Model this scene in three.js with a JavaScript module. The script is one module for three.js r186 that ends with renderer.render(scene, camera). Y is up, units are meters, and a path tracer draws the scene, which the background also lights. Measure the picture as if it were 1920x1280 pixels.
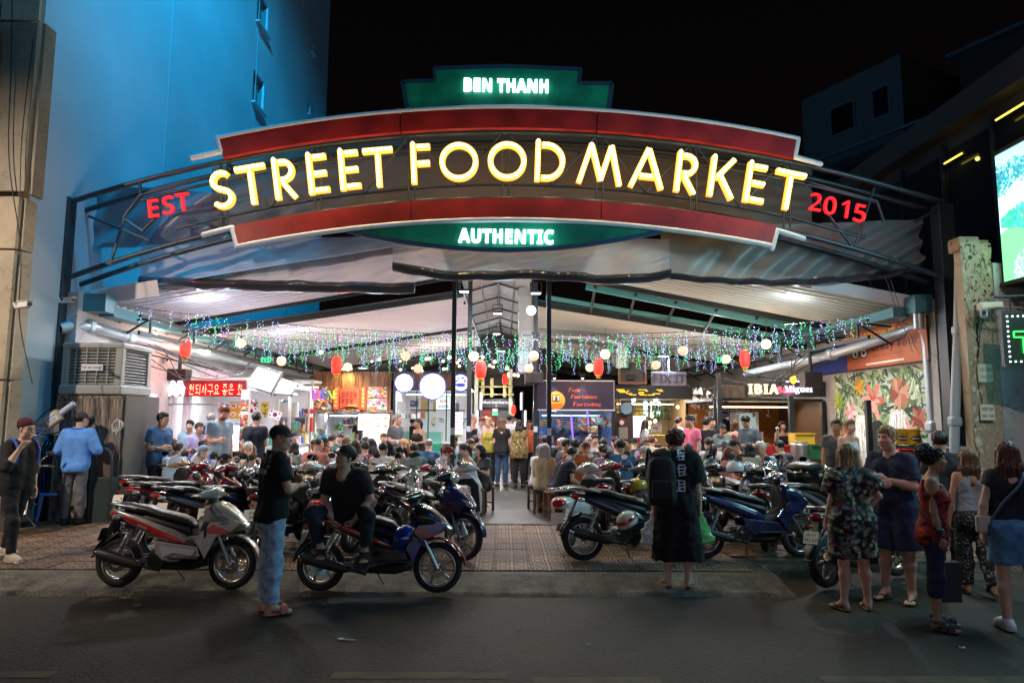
import*as THREE from 'three';
import{mergeGeometries}from 'three/addons/utils/BufferGeometryUtils.js';
import{RoundedBoxGeometry}from 'three/addons/geometries/RoundedBoxGeometry.js';
import{TextGeometry}from 'three/addons/geometries/TextGeometry.js';
import{FontLoader}from 'three/addons/loaders/FontLoader.js';
import{RectAreaLightUniformsLib}from 'three/addons/lights/RectAreaLightUniformsLib.js';
const scene=new THREE.Scene();
const FOCAL=1300,EYE=1.82;
const camera=new THREE.PerspectiveCamera(2*Math.atan(640 / FOCAL)*180 / Math.PI,1024 / 682,0.1,500);
camera.position.set(0,EYE,0);
camera.rotation.set(0.1111,-0.0092,0.005,'YXZ');
camera.updateMatrixWorld(true);
const renderer=new THREE.WebGLRenderer({antialias:true});
renderer.setSize(1024,682);
renderer.toneMapping=THREE.LinearToneMapping;
renderer.toneMappingExposure=1;
renderer.shadowMap.enabled=true;
RectAreaLightUniformsLib.init();
{
const w=64,h=32,d=new Float32Array(w*h*4);
for(let y=0;y<h;y++)for(let x=0;x<w;x++){
const up=Math.max(0,(y+0.5)/ h*2-1),g=Math.exp(-up*5);
d.set([0.0009+0.0035*g,0.0009+0.0014*g,0.0012+0.0007*g,1],(y*w+x)*4);
}
const t=new THREE.DataTexture(d,w,h,THREE.RGBAFormat,THREE.FloatType);
t.mapping=THREE.EquirectangularReflectionMapping;t.magFilter=THREE.LinearFilter;t.needsUpdate=true;
scene.background=t;scene.environment=t;
}
const L={letter:3.4,flood:54,up:1.6,stall:1.15,screen:12,blue:1.8,wallFill:1150,globe:0.45,frontFill:6,street:150,white:6};
const V=(x=0,y=0,z=0)=>new THREE.Vector3(x,y,z),R=(deg)=>deg*Math.PI / 180;
let seedState=7;
function reseed(n){seedState=n>>>0;}
function rnd(a=0,b=1){seedState=(seedState+0x6d2b79f5)|0;let t=Math.imul(seedState ^(seedState>>>15),1|seedState);t=(t+Math.imul(t ^(t>>>7),61|t))^ t;return a+(b-a)*(((t ^(t>>>14))>>>0)/ 4294967296);}
const pick=(a)=>a[Math.floor(rnd(0,a.length-1e-6))];
const lerp=(a,b,t)=>a+(b-a)*t,clamp=(x,a,b)=>Math.min(b,Math.max(a,x)),sstep=(a,b,x)=>{const t=clamp((x-a)/(b-a),0,1);return t*t*(3-2*t);};
function hash3(x,y,z){let h=Math.imul(x,374761393)^ Math.imul(y,668265263)^ Math.imul(z,2147483647 ^ 1274126177);h=Math.imul(h ^(h>>>13),1274126177);return((h ^(h>>>16))>>>0)/ 4294967296;}
function noise(x,y,z){
const i=Math.floor(x),j=Math.floor(y),k=Math.floor(z);let u=x-i,v=y-j,w=z-k;u*=u*(3-2*u);v*=v*(3-2*v);w*=w*(3-2*w);
const c=(a,b,d)=>hash3(i+a,j+b,k+d);
return lerp(lerp(lerp(c(0,0,0),c(1,0,0),u),lerp(c(0,1,0),c(1,1,0),u),v),lerp(lerp(c(0,0,1),c(1,0,1),u),lerp(c(0,1,1),c(1,1,1),u),v),w)*2-1;
}
const fbm=(x,y,z,n=4)=>{let s=0,a=0.5;for(let i=0;i<n;i++,a*=0.5,x*=2.03,y*=2.03,z*=2.03)s+=a*noise(x,y,z);return s;};
const rayOf=(px,py)=>V((px-960)/ FOCAL,-(py-640)/ FOCAL,-1).applyQuaternion(camera.quaternion);
function at(px,py,depth){const r=rayOf(px,py);return r.multiplyScalar(depth / -r.z).add(camera.position);}
function ground(px,py,h=0){const r=rayOf(px,py);return r.multiplyScalar((h-EYE)/ r.y).add(camera.position);}
const used={};
function numbered(name){const n=used[name]=(used[name]??-1)+1;return n?name+'_'+String(n).padStart(3,'0'):name;}
function info(o,label,category,group,kind){if(label)o.userData.label=label;if(category)o.userData.category=category;if(group)o.userData.group=group;if(kind)o.userData.kind=kind;return o;}
function shade(m){m.castShadow=m.receiveShadow=true;return m;}
function thing(name,label,category,p=V(),turn=0,group){const o=new THREE.Group();o.name=numbered(name);scene.add(o);o.position.copy(p);o.rotation.y=turn;return info(o,label,category,group);}
function part(parent,name,geo,m,label){const o=shade(new THREE.Mesh(Array.isArray(geo)?merge(geo):geo,m));o.name=name;parent.add(o);if(label)o.userData.label=label;return o;}
function solo(name,label,category,geo,m,group){const o=part(scene,numbered(name),geo,m);return info(o,label,category,group);}
function struct(name,geo,m){const o=part(scene,numbered(name),geo,m);o.userData.kind='structure';return o;}
function stuff(name,label,category,geo,m){return info(solo(name,label,category,geo,m),null,null,null,'stuff');}
function rebase(g,p){g.position.copy(p);for(const c of g.children)c.position.sub(p);return g;}
function clean(g){if(g.index)g=g.toNonIndexed();const n=g.attributes.position.count;for(const k of Object.keys(g.attributes))if(!['position','normal','uv'].includes(k))g.deleteAttribute(k);if(!g.attributes.normal)g.computeVertexNormals();if(!g.attributes.uv)g.setAttribute('uv',new THREE.BufferAttribute(new Float32Array(n*2),2));g.morphAttributes={};g.clearGroups();return g;}
function merge(list){const a=list.flat(9).filter(Boolean).map(clean);return a.length===1?a[0]:mergeGeometries(a);}
const bx=(w,h,d,x=0,y=0,z=0)=>new THREE.BoxGeometry(w,h,d).translate(x,y,z);
const rbx=(w,h,d,x=0,y=0,z=0,r=0.02,s=2)=>new RoundedBoxGeometry(w,h,d,s,Math.min(r,w / 2.01,h / 2.01,d / 2.01)).translate(x,y,z);
const sph=(r,x=0,y=0,z=0,a=12,b=8)=>new THREE.SphereGeometry(r,a,b).translate(x,y,z);
function rod(a,b,r,r2=r,seg=8){const d=b.clone().sub(a),g=new THREE.CylinderGeometry(r2,r,d.length(),seg);g.translate(0,d.length()/ 2,0);g.applyQuaternion(new THREE.Quaternion().setFromUnitVectors(V(0,1,0),d.normalize()));return g.translate(a.x,a.y,a.z);}
function beam(a,b,w,h){const d=b.clone().sub(a),n=d.length(),g=new THREE.BoxGeometry(w,h,n);g.translate(0,0,n / 2);const m=new THREE.Matrix4().lookAt(b,a,Math.abs(d.y)/ n>0.99?V(0,0,1):V(0,1,0));return g.applyMatrix4(m).translate(a.x,a.y,a.z);}
function tube(pts,r,seg=6,n){return new THREE.TubeGeometry(new THREE.CatmullRomCurve3(pts),n??Math.max(4,pts.length*4),r,seg);}
function poly(pts){const s=new THREE.Shape();pts.forEach((p,i)=>(i?s.lineTo(p[0],p[1]):s.moveTo(p[0],p[1])));return s;}
function plate(shape,depth,bevel=0,seg=12){return new THREE.ExtrudeGeometry(Array.isArray(shape)&&Array.isArray(shape[0])?poly(shape):shape,{depth:depth-2*bevel,bevelEnabled:bevel>0,bevelSize:bevel,bevelThickness:bevel,bevelSegments:2,curveSegments:seg}).translate(0,0,bevel);}
function ribbon(pts,w){
const n=pts.length,l=[],r=[];
for(let i=0;i<n;i++){
const a=pts[Math.max(0,i-1)],b=pts[Math.min(n-1,i+1)],dx=b[0]-a[0],dy=b[1]-a[1],q=w / 2 / Math.hypot(dx,dy);
l.push([pts[i][0]-dy*q,pts[i][1]+dx*q]);r.unshift([pts[i][0]+dy*q,pts[i][1]-dx*q]);
}
return poly([...l,...r]);
}
const arcPts=(cx,cy,rx,ry,a0,a1,n=12)=>Array.from({length:n+1},(_,i)=>{const t=R(a0+(a1-a0)*i / n);return[cx+rx*Math.cos(t),cy+ry*Math.sin(t)];});
const lathe=(pts,seg=16)=>new THREE.LatheGeometry(pts.map((p)=>new THREE.Vector2(p[0],p[1])),seg);
function loft(secs,seg=16,caps=true){
const pos=[],uv=[],idx=[],n=secs.length;
secs.forEach((s,i)=>{for(let j=0;j<=seg;j++){const t=j / seg*Math.PI*2,e=2 /(s.e??2.5),c=Math.cos(t),q=Math.sin(t),a=Math.sign(c)*Math.abs(c)**e,b=Math.sign(q)*Math.abs(q)**e;pos.push(s.c.x+s.u.x*a+s.v.x*b,s.c.y+s.u.y*a+s.v.y*b,s.c.z+s.u.z*a+s.v.z*b);uv.push(j / seg,i /(n-1));}});
for(let i=0;i<n-1;i++)for(let j=0;j<seg;j++){const a=i*(seg+1)+j,b=a+seg+1;idx.push(a,b,a+1,b,b+1,a+1);}
if(caps)for(const i of[0,n-1]){const c=pos.length / 3;pos.push(secs[i].c.x,secs[i].c.y,secs[i].c.z);uv.push(0.5,0.5);for(let j=0;j<seg;j++){const a=i*(seg+1)+j;i?idx.push(a,c,a+1):idx.push(a,a+1,c);}}
const g=new THREE.BufferGeometry();g.setAttribute('position',new THREE.Float32BufferAttribute(pos,3));g.setAttribute('uv',new THREE.Float32BufferAttribute(uv,2));g.setIndex(idx);g.computeVertexNormals();return g;
}
function sheet(nu,nv,f){
const pos=[],uv=[],idx=[];
for(let j=0;j<=nv;j++)for(let i=0;i<=nu;i++){pos.push(...f(i / nu,j / nv));uv.push(i / nu,j / nv);}
for(let j=0;j<nv;j++)for(let i=0;i<nu;i++){const a=j*(nu+1)+i,b=a+nu+1;idx.push(a,a+1,b,b,a+1,b+1);}
const g=new THREE.BufferGeometry();g.setAttribute('position',new THREE.Float32BufferAttribute(pos,3));g.setAttribute('uv',new THREE.Float32BufferAttribute(uv,2));g.setIndex(idx);g.computeVertexNormals();return g;
}
function boxUV(g,s=1){
g=clean(g);const p=g.attributes.position,n=g.attributes.normal,u=g.attributes.uv;
for(let i=0;i<p.count;i++){const ax=Math.abs(n.getX(i)),ay=Math.abs(n.getY(i)),az=Math.abs(n.getZ(i));ay>ax&&ay>az?u.setXY(i,p.getX(i)/ s,p.getZ(i)/ s):ax>az?u.setXY(i,p.getZ(i)/ s,p.getY(i)/ s):u.setXY(i,p.getX(i)/ s,p.getY(i)/ s);}
return g;
}
const col=(c)=>Array.isArray(c)?new THREE.Color().setRGB(...c):new THREE.Color(c);
function mat(c,rough=0.6,metal=0,extra={}){const{phys,...e}=extra,M=phys?THREE.MeshPhysicalMaterial:THREE.MeshStandardMaterial;return new M({color:col(c),roughness:rough,metalness:metal,side:THREE.DoubleSide,...e});}
const paint=(c,rough=0.22,extra={})=>mat(c,rough,0,{phys:1,clearcoat:1,clearcoatRoughness:0.08,...extra});
const glow=(c,k=1,base=0.3)=>new THREE.MeshStandardMaterial({color:col(c).multiplyScalar(base),roughness:0.6,emissive:col(c),emissiveIntensity:k});
const glass=(c=[0.9,0.95,0.95],rough=0.02)=>mat(c,rough,0,{phys:1,transmission:1,thickness:0,ior:1.45});
function canvas(w,h,draw){const c=document.createElement('canvas');c.width=w;c.height=h;draw(c.getContext('2d'),w,h);const t=new THREE.CanvasTexture(c);t.colorSpace=THREE.SRGBColorSpace;t.wrapS=t.wrapT=THREE.RepeatWrapping;return t;}
function grain(w,f,srgb=true){
const d=new Uint8Array(w*w*4);
for(let y=0;y<w;y++)for(let x=0;x<w;x++){const v=f(x / w,y / w),a=Array.isArray(v)?v:[v,v,v];for(let c=0;c<3;c++)d[(y*w+x)*4+c]=clamp(a[c]*255,0,255);d[(y*w+x)*4+3]=255;}
const t=new THREE.DataTexture(d,w,w);t.magFilter=t.minFilter=THREE.LinearFilter;t.wrapS=t.wrapT=THREE.RepeatWrapping;if(srgb)t.colorSpace=THREE.SRGBColorSpace;t.needsUpdate=true;return t;
}
const tileNoise=(u,v,f,n,z=0)=>{
let s=0,a=0.5;for(let o=0;o<n;o++,a*=0.5,f*=2){const x=u*f,y=v*f,i=Math.floor(x),j=Math.floor(y);let p=x-i,q=y-j;p*=p*(3-2*p);q*=q*(3-2*q);const c=(k,l)=>hash3((i+k)% f,(j+l)% f,z+o*7);s+=a*(lerp(lerp(c(0,0),c(1,0),p),lerp(c(0,1),c(1,1),p),q)*2-1);}return s;};
const rep=(t,x,y=x)=>{const c=t.clone();c.repeat.set(x,y);c.needsUpdate=true;return c;};
const font=await new FontLoader().loadAsync('fonts/droid/droid_sans_bold.typeface.json');
const fontReg=await new FontLoader().loadAsync('fonts/droid/droid_sans_regular.typeface.json');
const fontSerif=await new FontLoader().loadAsync('fonts/droid/droid_serif_bold.typeface.json');
function text3(str,size,depth,f=font,bevel=0){const g=new TextGeometry(str,{font:f,size,depth,curveSegments:6,bevelEnabled:bevel>0,bevelSize:bevel,bevelThickness:bevel,bevelSegments:1});g.computeBoundingBox();const b=g.boundingBox;return g.translate(-(b.min.x+b.max.x)/ 2,-(b.min.y+b.max.y)/ 2,0);}
function writes(w,h,bg,lines,deco){
return canvas(w,h,(c)=>{c.fillStyle=bg;c.fillRect(0,0,w,h);deco?.(c,w,h);for(const[t,x,y,s,k,f='bold sans-serif',al='center',maxw]of lines){c.fillStyle=k;c.textAlign=al;c.textBaseline='middle';c.font=f.replace(/^(bold |italic |)/,(m)=>m+s+'px ');maxw?c.fillText(t,x,y,maxw):c.fillText(t,x,y);}});
}
const panelMat=(t,rough=0.5,k=0)=>new THREE.MeshStandardMaterial({map:t,roughness:rough,side:THREE.DoubleSide,...(k?{emissive:new THREE.Color(1,1,1),emissiveMap:t,emissiveIntensity:k}:{})});
function board(parent,name,w,h,d,x,y,z,m,frameM){const g=part(parent,name,bx(w,h,d,x,y,z),frameM);const f=part(parent,'printed_face',new THREE.PlaneGeometry(w*0.985,h*0.985).translate(x,y,z+d / 2+0.003),m);return[g,f];}
function spot(parent,p,to,color,intensity,angle=1.2,pen=0.8,radius=2){const s=new THREE.SpotLight(col(color),intensity,0,angle,pen,2);s.position.copy(p);s.target.position.copy(to);s.castShadow=true;s.shadow.radius=radius;parent.add(s);parent.add(s.target);s.name='lamp_light';return s;}
function point(parent,p,color,intensity,radius=2){const s=new THREE.PointLight(col(color),intensity);s.position.copy(p);s.castShadow=true;s.shadow.radius=radius;s.name='lamp_light';parent.add(s);return s;}
function area(parent,p,to,w,h,color,intensity){const s=new THREE.RectAreaLight(col(color),intensity,w,h);s.position.copy(p);s.lookAt(to);s.name='lamp_light';parent.add(s);return s;}
const M={
black:mat([0.012,0.012,0.014],0.45),blackGloss:paint([0.008,0.008,0.01]),rubber:mat([0.018,0.018,0.018],0.85),steel:mat([0.35,0.36,0.38],0.35,0.9),chrome:mat([0.75,0.75,0.76],0.12,1),darkSteel:mat([0.035,0.045,0.055],0.5,0.3),
galv:mat([0.4,0.43,0.46],0.4,0.7),white:mat([0.75,0.75,0.76],0.5),offwhite:mat([0.62,0.6,0.58],0.6),grey:mat([0.25,0.25,0.26],0.6),wood:mat([0.22,0.1,0.045],0.55),darkWood:mat([0.06,0.03,0.018],0.55),red:mat([0.45,0.02,0.02],0.5),yellow:mat([0.75,0.45,0.04],0.5),green:mat([0.03,0.22,0.06],0.5),blue:mat([0.02,0.05,0.4],0.5),
};
const tx={
asphalt:grain(512,(u,v)=>{const n=tileNoise(u,v,4,4,1)*0.5+tileNoise(u,v,70,3,3)*0.6;const s=tileNoise(u,v,110,1,9)>0.36?0.12:0;const cr=Math.abs(tileNoise(u,v,3,5,14))<0.006?-0.14:0;const k=clamp(0.27+n*0.16+s+cr,0.06,0.8);return[k*1.04,k,k*0.97];}),
asphaltBump:grain(512,(u,v)=>0.5+0.5*tileNoise(u,v,80,3,5),false),
concrete:grain(512,(u,v)=>{const n=tileNoise(u,v,5,5,11),f=tileNoise(u,v,90,2,12),st=-0.3*Math.max(0,tileNoise(u,v,9,5,15)-0.1),k=0.5+n*0.2+f*0.22+st;return[k*1.02,k,k*0.95];}),
roughBump:grain(256,(u,v)=>0.5+0.4*tileNoise(u,v,10,5,21),false),
plaster:grain(512,(u,v)=>{const n=tileNoise(u,v,4,5,31),d=Math.max(0,tileNoise(u,v,24,3,33)-0.22),k=0.8+n*0.12-d*0.35;return[k,k*0.99,k*0.97];}),
streak:grain(512,(u,v)=>{const n=tileNoise(u*1,v*0.08+0.0,24,4,41),m=tileNoise(u,v,4,5,44),k=0.8+n*0.06+m*0.12;return[k,k,k];}),
wood:grain(256,(u,v)=>{const n=tileNoise(u,v*0.125,16,4,51),k=0.62+n*0.5;return[k,k*0.9,k*0.8];}),
cloth:grain(128,(u,v)=>0.5+0.3*Math.sin(u*402)*Math.sin(v*402)+0.2*tileNoise(u,v,32,2,61),false),
denim:grain(256,(u,v)=>{const n=tileNoise(u,v,3,4,71),f=tileNoise(u,v,64,2,72),k=0.82+n*0.22+f*0.16;return[k*0.94,k*0.98,k];}),
smudge:grain(256,(u,v)=>clamp(0.4+0.55*Math.max(0,tileNoise(u,v,5,5,91)+0.12)+0.3*Math.max(0,tileNoise(u,v,40,2,92)),0,1),false),
mild:grain(256,(u,v)=>0.9+0.09*tileNoise(u,v,4,6,95)),
dirt:grain(256,(u,v)=>{const k=0.9+tileNoise(u,v,6,5,81)*0.3;return k;}),
};
const Mg={
asphalt:new THREE.MeshStandardMaterial({map:rep(tx.asphalt,1),color:col([0.23,0.195,0.165]),roughness:0.8,bumpMap:tx.asphaltBump,bumpScale:0.008,side:THREE.DoubleSide}),
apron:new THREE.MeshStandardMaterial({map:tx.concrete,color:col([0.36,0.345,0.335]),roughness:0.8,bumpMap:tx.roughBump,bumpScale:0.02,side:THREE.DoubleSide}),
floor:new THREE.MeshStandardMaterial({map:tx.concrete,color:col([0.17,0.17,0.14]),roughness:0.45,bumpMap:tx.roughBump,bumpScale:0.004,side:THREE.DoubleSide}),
wallBlue:new THREE.MeshStandardMaterial({map:tx.mild,color:col([0.5,0.6,0.66]),roughness:0.85,bumpMap:tx.roughBump,bumpScale:0.01,side:THREE.DoubleSide}),
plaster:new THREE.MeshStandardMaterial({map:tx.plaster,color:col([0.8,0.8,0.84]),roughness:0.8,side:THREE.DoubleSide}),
cream:new THREE.MeshStandardMaterial({map:tx.plaster,color:col([0.68,0.6,0.47]),roughness:0.75,bumpMap:tx.roughBump,bumpScale:0.004,side:THREE.DoubleSide}),
clad:new THREE.MeshStandardMaterial({map:tx.plaster,color:col([0.4,0.35,0.27]),roughness:0.55,side:THREE.DoubleSide}),
dark:new THREE.MeshStandardMaterial({map:tx.streak,color:col([0.045,0.042,0.042]),roughness:0.85,side:THREE.DoubleSide}),
};
for(const[x,z,tx2,tz,k,lab]of[[-10.5,-4.5,-7.6,-10.5,1.6,'street lamp on the near kerb at left, outside the picture'],[5.9,-3.2,7.0,-10.5,0.45,'unseen street lamp added at right as warm fill light']]){const g=thing('street_lamp',lab,'lamp',V(x,0,z)),q=-Math.sign(x);part(g,'pole',rod(V(),V(0,6.6,0),0.09,0.06,12),M.steel);part(g,'arm',rod(V(0,6.5,0),V(q*0.9,6.8,0),0.04),M.steel);part(g,'head',rbx(0.6,0.12,0.26,q*1.0,6.85,0,0.04),M.grey);part(g,'lit_face',bx(0.46,0.02,0.2,q*1.0,6.78,0),glow([1,0.82,0.6],4));spot(g,V(q*1.0,6.72,0),V(tx2-x,1.5,tz-z),[1,0.8,0.62],L.street*k,k<0.6?0.62:0.8,0.8,5);}  // right lamp is an unseen warm fill added for the pillar
struct('ground',boxUV(new THREE.PlaneGeometry(500,500).rotateX(-Math.PI / 2).translate(0,-0.03,0),3),Mg.asphalt);
const KZ=-7.36,PZ=-8.02,TZ=-11.45,PH=0.12;
struct('road',boxUV(sheet(80,40,(u,v)=>{const x=lerp(-40,40,u),z=lerp(-8.8,26,v);return[x,0.006*fbm(x*0.5,z*0.5,3),z];}),1.6),Mg.asphalt);
{
const m=mat([0.075,0.062,0.036],0.85);m.map=tx.dirt;
for(const[a,b,y0]of[[-1.22,0.02,1267],[0.2,1.1,1276],[2.25,4.2,1273],[-4.6,-3.2,1266]]){const z=ground(948,y0).z;struct('lane_marking',boxUV(sheet(14,1,(u,v)=>{const x=lerp(a,b,u);return[x,0.006*fbm(x*0.5,(z+(v-0.5)*0.13)*0.5,3)+0.003,z+(v-0.5)*0.13+0.006*noise(x*6,v*3,2)];}),0.7),m);}
}
{
const end=3.02;
struct('kerb',boxUV(sheet(220,12,(u,v)=>{
const x=lerp(-16,end,u),t=v,n=fbm(x*1.7,v*2,5),z=lerp(KZ+0.05*fbm(x*1.3,1,9),PZ-0.01,t);
const h=t<0.06?lerp(-0.02,0.035,t / 0.06):lerp(0.035,PH,sstep(0,1,(t-0.06)/ 0.94));return[x,h+0.018*n*(t>0.03?1:0)*(1-t)+(t>0.9?-0.004:0),z];
}),1.1),Mg.apron);
struct('kerb',boxUV(sheet(60,5,(u,v)=>{const x=lerp(end,14,u);const p=[[-8.62,-0.02],[-8.66,0.08],[-8.7,0.115],[-8.8,0.118],[-8.9,0.12],[-9.0,0.118]][Math.round(v*5)];return[x+0.002,p[1]+0.006*noise(x*3,v*4,1),p[0]+0.02*noise(x*2,0,5)];}),1.1),Mg.apron);
struct('kerb',boxUV(plate([[KZ,-0.02],[PZ,PH-0.004],[-8.64,PH-0.004],[-8.64,-0.02]].map(([z,y])=>[-z,y]),0.02).rotateY(Math.PI / 2).translate(end-0.012,0,0),1),Mg.apron);
}
{
const pave=struct('pavement',boxUV(merge([bx(19.02,0.1,3.42,-6.49,PH-0.062,(PZ+TZ)/ 2),bx(11.4,0.1,2.5,8.73,PH-0.062,-10.2)]),1),mat([0.06,0.05,0.045],0.9));
const motif=(c,w)=>{c.lineCap='butt';const s=w / 8;for(const[x,y,dx,dy]of[[0.5,0.5,1,1],[4.5,0.5,-1,1],[0.5,4.5,1,-1],[4.5,4.5,1,1]]){for(const k of[0,1.5]){c.beginPath();c.roundRect((x+k*0.5)*s,(y+k*0.5)*s,(3.1-k)*s,(3.1-k)*s,0.6*s);c.stroke();}c.fillRect((x+(dx>0?2.2:0))*s,(y+1.2)*s,s*0.9,s*0.35);}};
const tBump=canvas(256,256,(c,w)=>{c.fillStyle='#bbb';c.fillRect(0,0,w,w);c.strokeStyle='#111';c.fillStyle='#111';c.lineWidth=13;motif(c,w);});tBump.colorSpace='';
const tones=[0.4,0.46,0.52,0.58].map((k,i)=>{const t=canvas(256,256,(c,w)=>{c.fillStyle=`rgb(${k * 265},${k * 212},${k * 172})`;c.fillRect(0,0,w,w);reseed(50+i);for(let n=0;n<900;n++){c.fillStyle=`rgba(${rnd() < 0.5 ? '20,16,12' : '190,170,150'},${rnd(0.02, 0.1)})`;const r=rnd(1,9);c.beginPath();c.arc(rnd(0,w),rnd(0,w),r,0,7);c.fill();}c.strokeStyle='rgba(16,12,9,0.9)';c.fillStyle='rgba(16,12,9,0.9)';c.lineWidth=12;motif(c,w);});return new THREE.MeshStandardMaterial({map:t,bumpMap:tBump,bumpScale:0.012,roughness:0.72});});
const S=0.42,tg=merge([bx(S-0.012,0.02,S-0.012,0,0,0)]);{const p=tg.attributes.position,n=tg.attributes.normal,u=tg.attributes.uv;for(let i=0;i<p.count;i++)if(n.getY(i)>0.5)u.setXY(i,p.getX(i)/ S+0.5,p.getZ(i)/ S+0.5);}
const wide=[];reseed(3);
for(let j=0;j<8;j++)for(let i=-20;i<26;i++){
const x=i*S+0.09,z=PZ-0.03-S / 2-j*(S+0.001);if(x>3.0&&z>-9.1)continue;
const y=PH-0.004+rnd(-0.003,0.003),m=pick(tones);
if(x>-7.7&&x<6.2){const t=part(pave,'tile',tg,m);t.position.set(x,y,z);t.rotation.set(rnd(-0.006,0.006),Math.floor(rnd(0,4))*Math.PI / 2,rnd(-0.006,0.006));}else wide.push(tg.clone().translate(x,y,z));
}
part(pave,'far_tiles',wide,tones[1]).userData.kind='stuff';
}
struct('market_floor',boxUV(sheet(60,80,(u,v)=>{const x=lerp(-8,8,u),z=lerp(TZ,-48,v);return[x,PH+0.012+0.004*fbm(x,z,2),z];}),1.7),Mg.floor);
struct('threshold',boxUV(rbx(16,0.1,0.12,0,PH-0.03,TZ,0.01),1),Mg.apron);
const onX=(px,py,X)=>{const r=rayOf(px,py);return r.multiplyScalar(X / r.x).add(camera.position);};
const WX=-7.75;
{
const b=thing('rendered_building','tall windowless building with pale rendered side wall lit blue, left of the arch','building');
const wins=[[492,25],[484,172],[584,88],[579,205]].map(([x,y],i)=>({p:onX(x,y,WX),w:i<2?0.95:0.35,h:i<2?1.05:0.5}));
const shape=poly([[11,-0.5],[28.5,-0.5],[28.5,44],[11,44]]);
for(const w of wins)shape.holes.push(new THREE.Path([[-w.w,-w.h],[w.w,-w.h],[w.w,w.h],[-w.w,w.h]].map(([a,c])=>new THREE.Vector2(-w.p.z+a / 2,w.p.y+c / 2))));
part(b,'wall',boxUV(plate(shape,0.25).rotateY(Math.PI / 2).translate(WX-0.25,0,0),7),Mg.wallBlue);
part(b,'wall',boxUV(bx(9,44,17,WX-4.9,21.5,-19.9),7),Mg.wallBlue);
part(b,'floor_joint',[bx(0.012,0.05,17.5,WX+0.004,24.2,-19.75),bx(0.012,44,0.04,WX+0.004,21,-15.2),bx(0.012,44,0.04,WX+0.004,21,-20.4)],mat([0.3,0.38,0.45],0.9));
for(const w of wins){
const f=part(b,'window',[0,1].flatMap((s)=>[bx(0.1,w.h,0.05,WX-0.12,w.p.y,w.p.z+(s-0.5)*(w.w-0.05)),bx(0.1,0.05,w.w,WX-0.12,w.p.y+(s-0.5)*(w.h-0.05),w.p.z)]).concat(bx(0.08,w.h,0.04,WX-0.12,w.p.y,w.p.z)),mat([0.1,0.14,0.15],0.5));
part(f,'pane',bx(0.02,w.h,w.w,WX-0.16,w.p.y,w.p.z),mat([0.25,0.4,0.42],0.15));
part(f,'sill',bx(0.14,0.05,w.w+0.15,WX+0.06,w.p.y-w.h / 2-0.03,w.p.z),Mg.wallBlue);
}
rebase(b,V(-12,0,-20));
}
{
const b=thing('stone_clad_building','building corner clad in large cream stone slabs, at the far left edge','building');
const X1=-7.52,Z=-10.5;
part(b,'wall',boxUV(merge([bx(8,26,0.3,X1-4.12,13,Z-0.2)]),3),Mg.clad);
const ys=[[0.1,2.35],[2.37,4.35],[4.37,5.2]];reseed(5);
for(const[a,c]of ys)for(let i=0;i<3;i++){const w=[0.46,0.62,1.6][i],x=X1-[0.23,0.78,1.9][i];const s=part(b,'stone_slab',boxUV(rbx(w-0.012,c-a-0.012,0.08,x,(a+c)/ 2,Z+rnd(-0.004,0.004),0.006),1.6),Mg.cream);}
for(const[a,c]of ys)part(b,'stone_slab',boxUV(rbx(0.06,c-a-0.012,0.26,X1+0.01,(a+c)/ 2,Z-0.18,0.006),1.6),Mg.cream);
for(const[a,c]of[[5.24,8.0],[8.02,10.6],[10.62,13.4]])for(let i=0;i<3;i++)part(b,'cladding_panel',boxUV(rbx([0.62,0.6,1.6][i]-0.02,c-a-0.02,0.06,X1+0.13-[0.31,0.93,2.05][i],(a+c)/ 2,Z+0.1+rnd(-0.003,0.003),0.005),1.2),i===0&&a<6?Mg.clad:a<8?Mg.clad:Mg.cream);
part(b,'cladding_panel',boxUV(rbx(0.06,2.8,0.26,X1+0.16,6.62,Z-0.08,0.005),1.2),Mg.clad);
part(b,'cable',[tube([at(22,-10,10.3),at(20,120,10.3),at(16,300,10.3),at(38,470,10.3),at(36,600,10.3),at(60,720,10.3)],0.008),tube([at(62,70,10.3),at(40,260,10.3),at(36,380,10.3)],0.007)],M.black);
rebase(b,V(-9,0,-10.5));
const w=thing('added_blue_flood','unseen blue floodlight on an arm, added to light the left wall','light',V(-4.4,20,-9));part(w,'lit_face',bx(0.4,0.4,0.04,0,0,0).rotateX(-1).rotateZ(-0.5).translate(-0.1,-0.1,0),glow([0,0.3,1],4));part(w,'case',rbx(0.5,0.3,0.5,0.06,0.14,0,0.03),M.black);part(w,'arm',rod(V(0,0.2,0),V(-3.2,0.5,-1.6),0.06),M.steel);spot(w,V(-0.25,-0.25,0),V(-3.6,-10,-8.5),[0.005,0.48,0.95],L.wallFill*1.5,0.68,0.7,4);  // unseen flood added to wash the gable wall with blue
}
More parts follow.
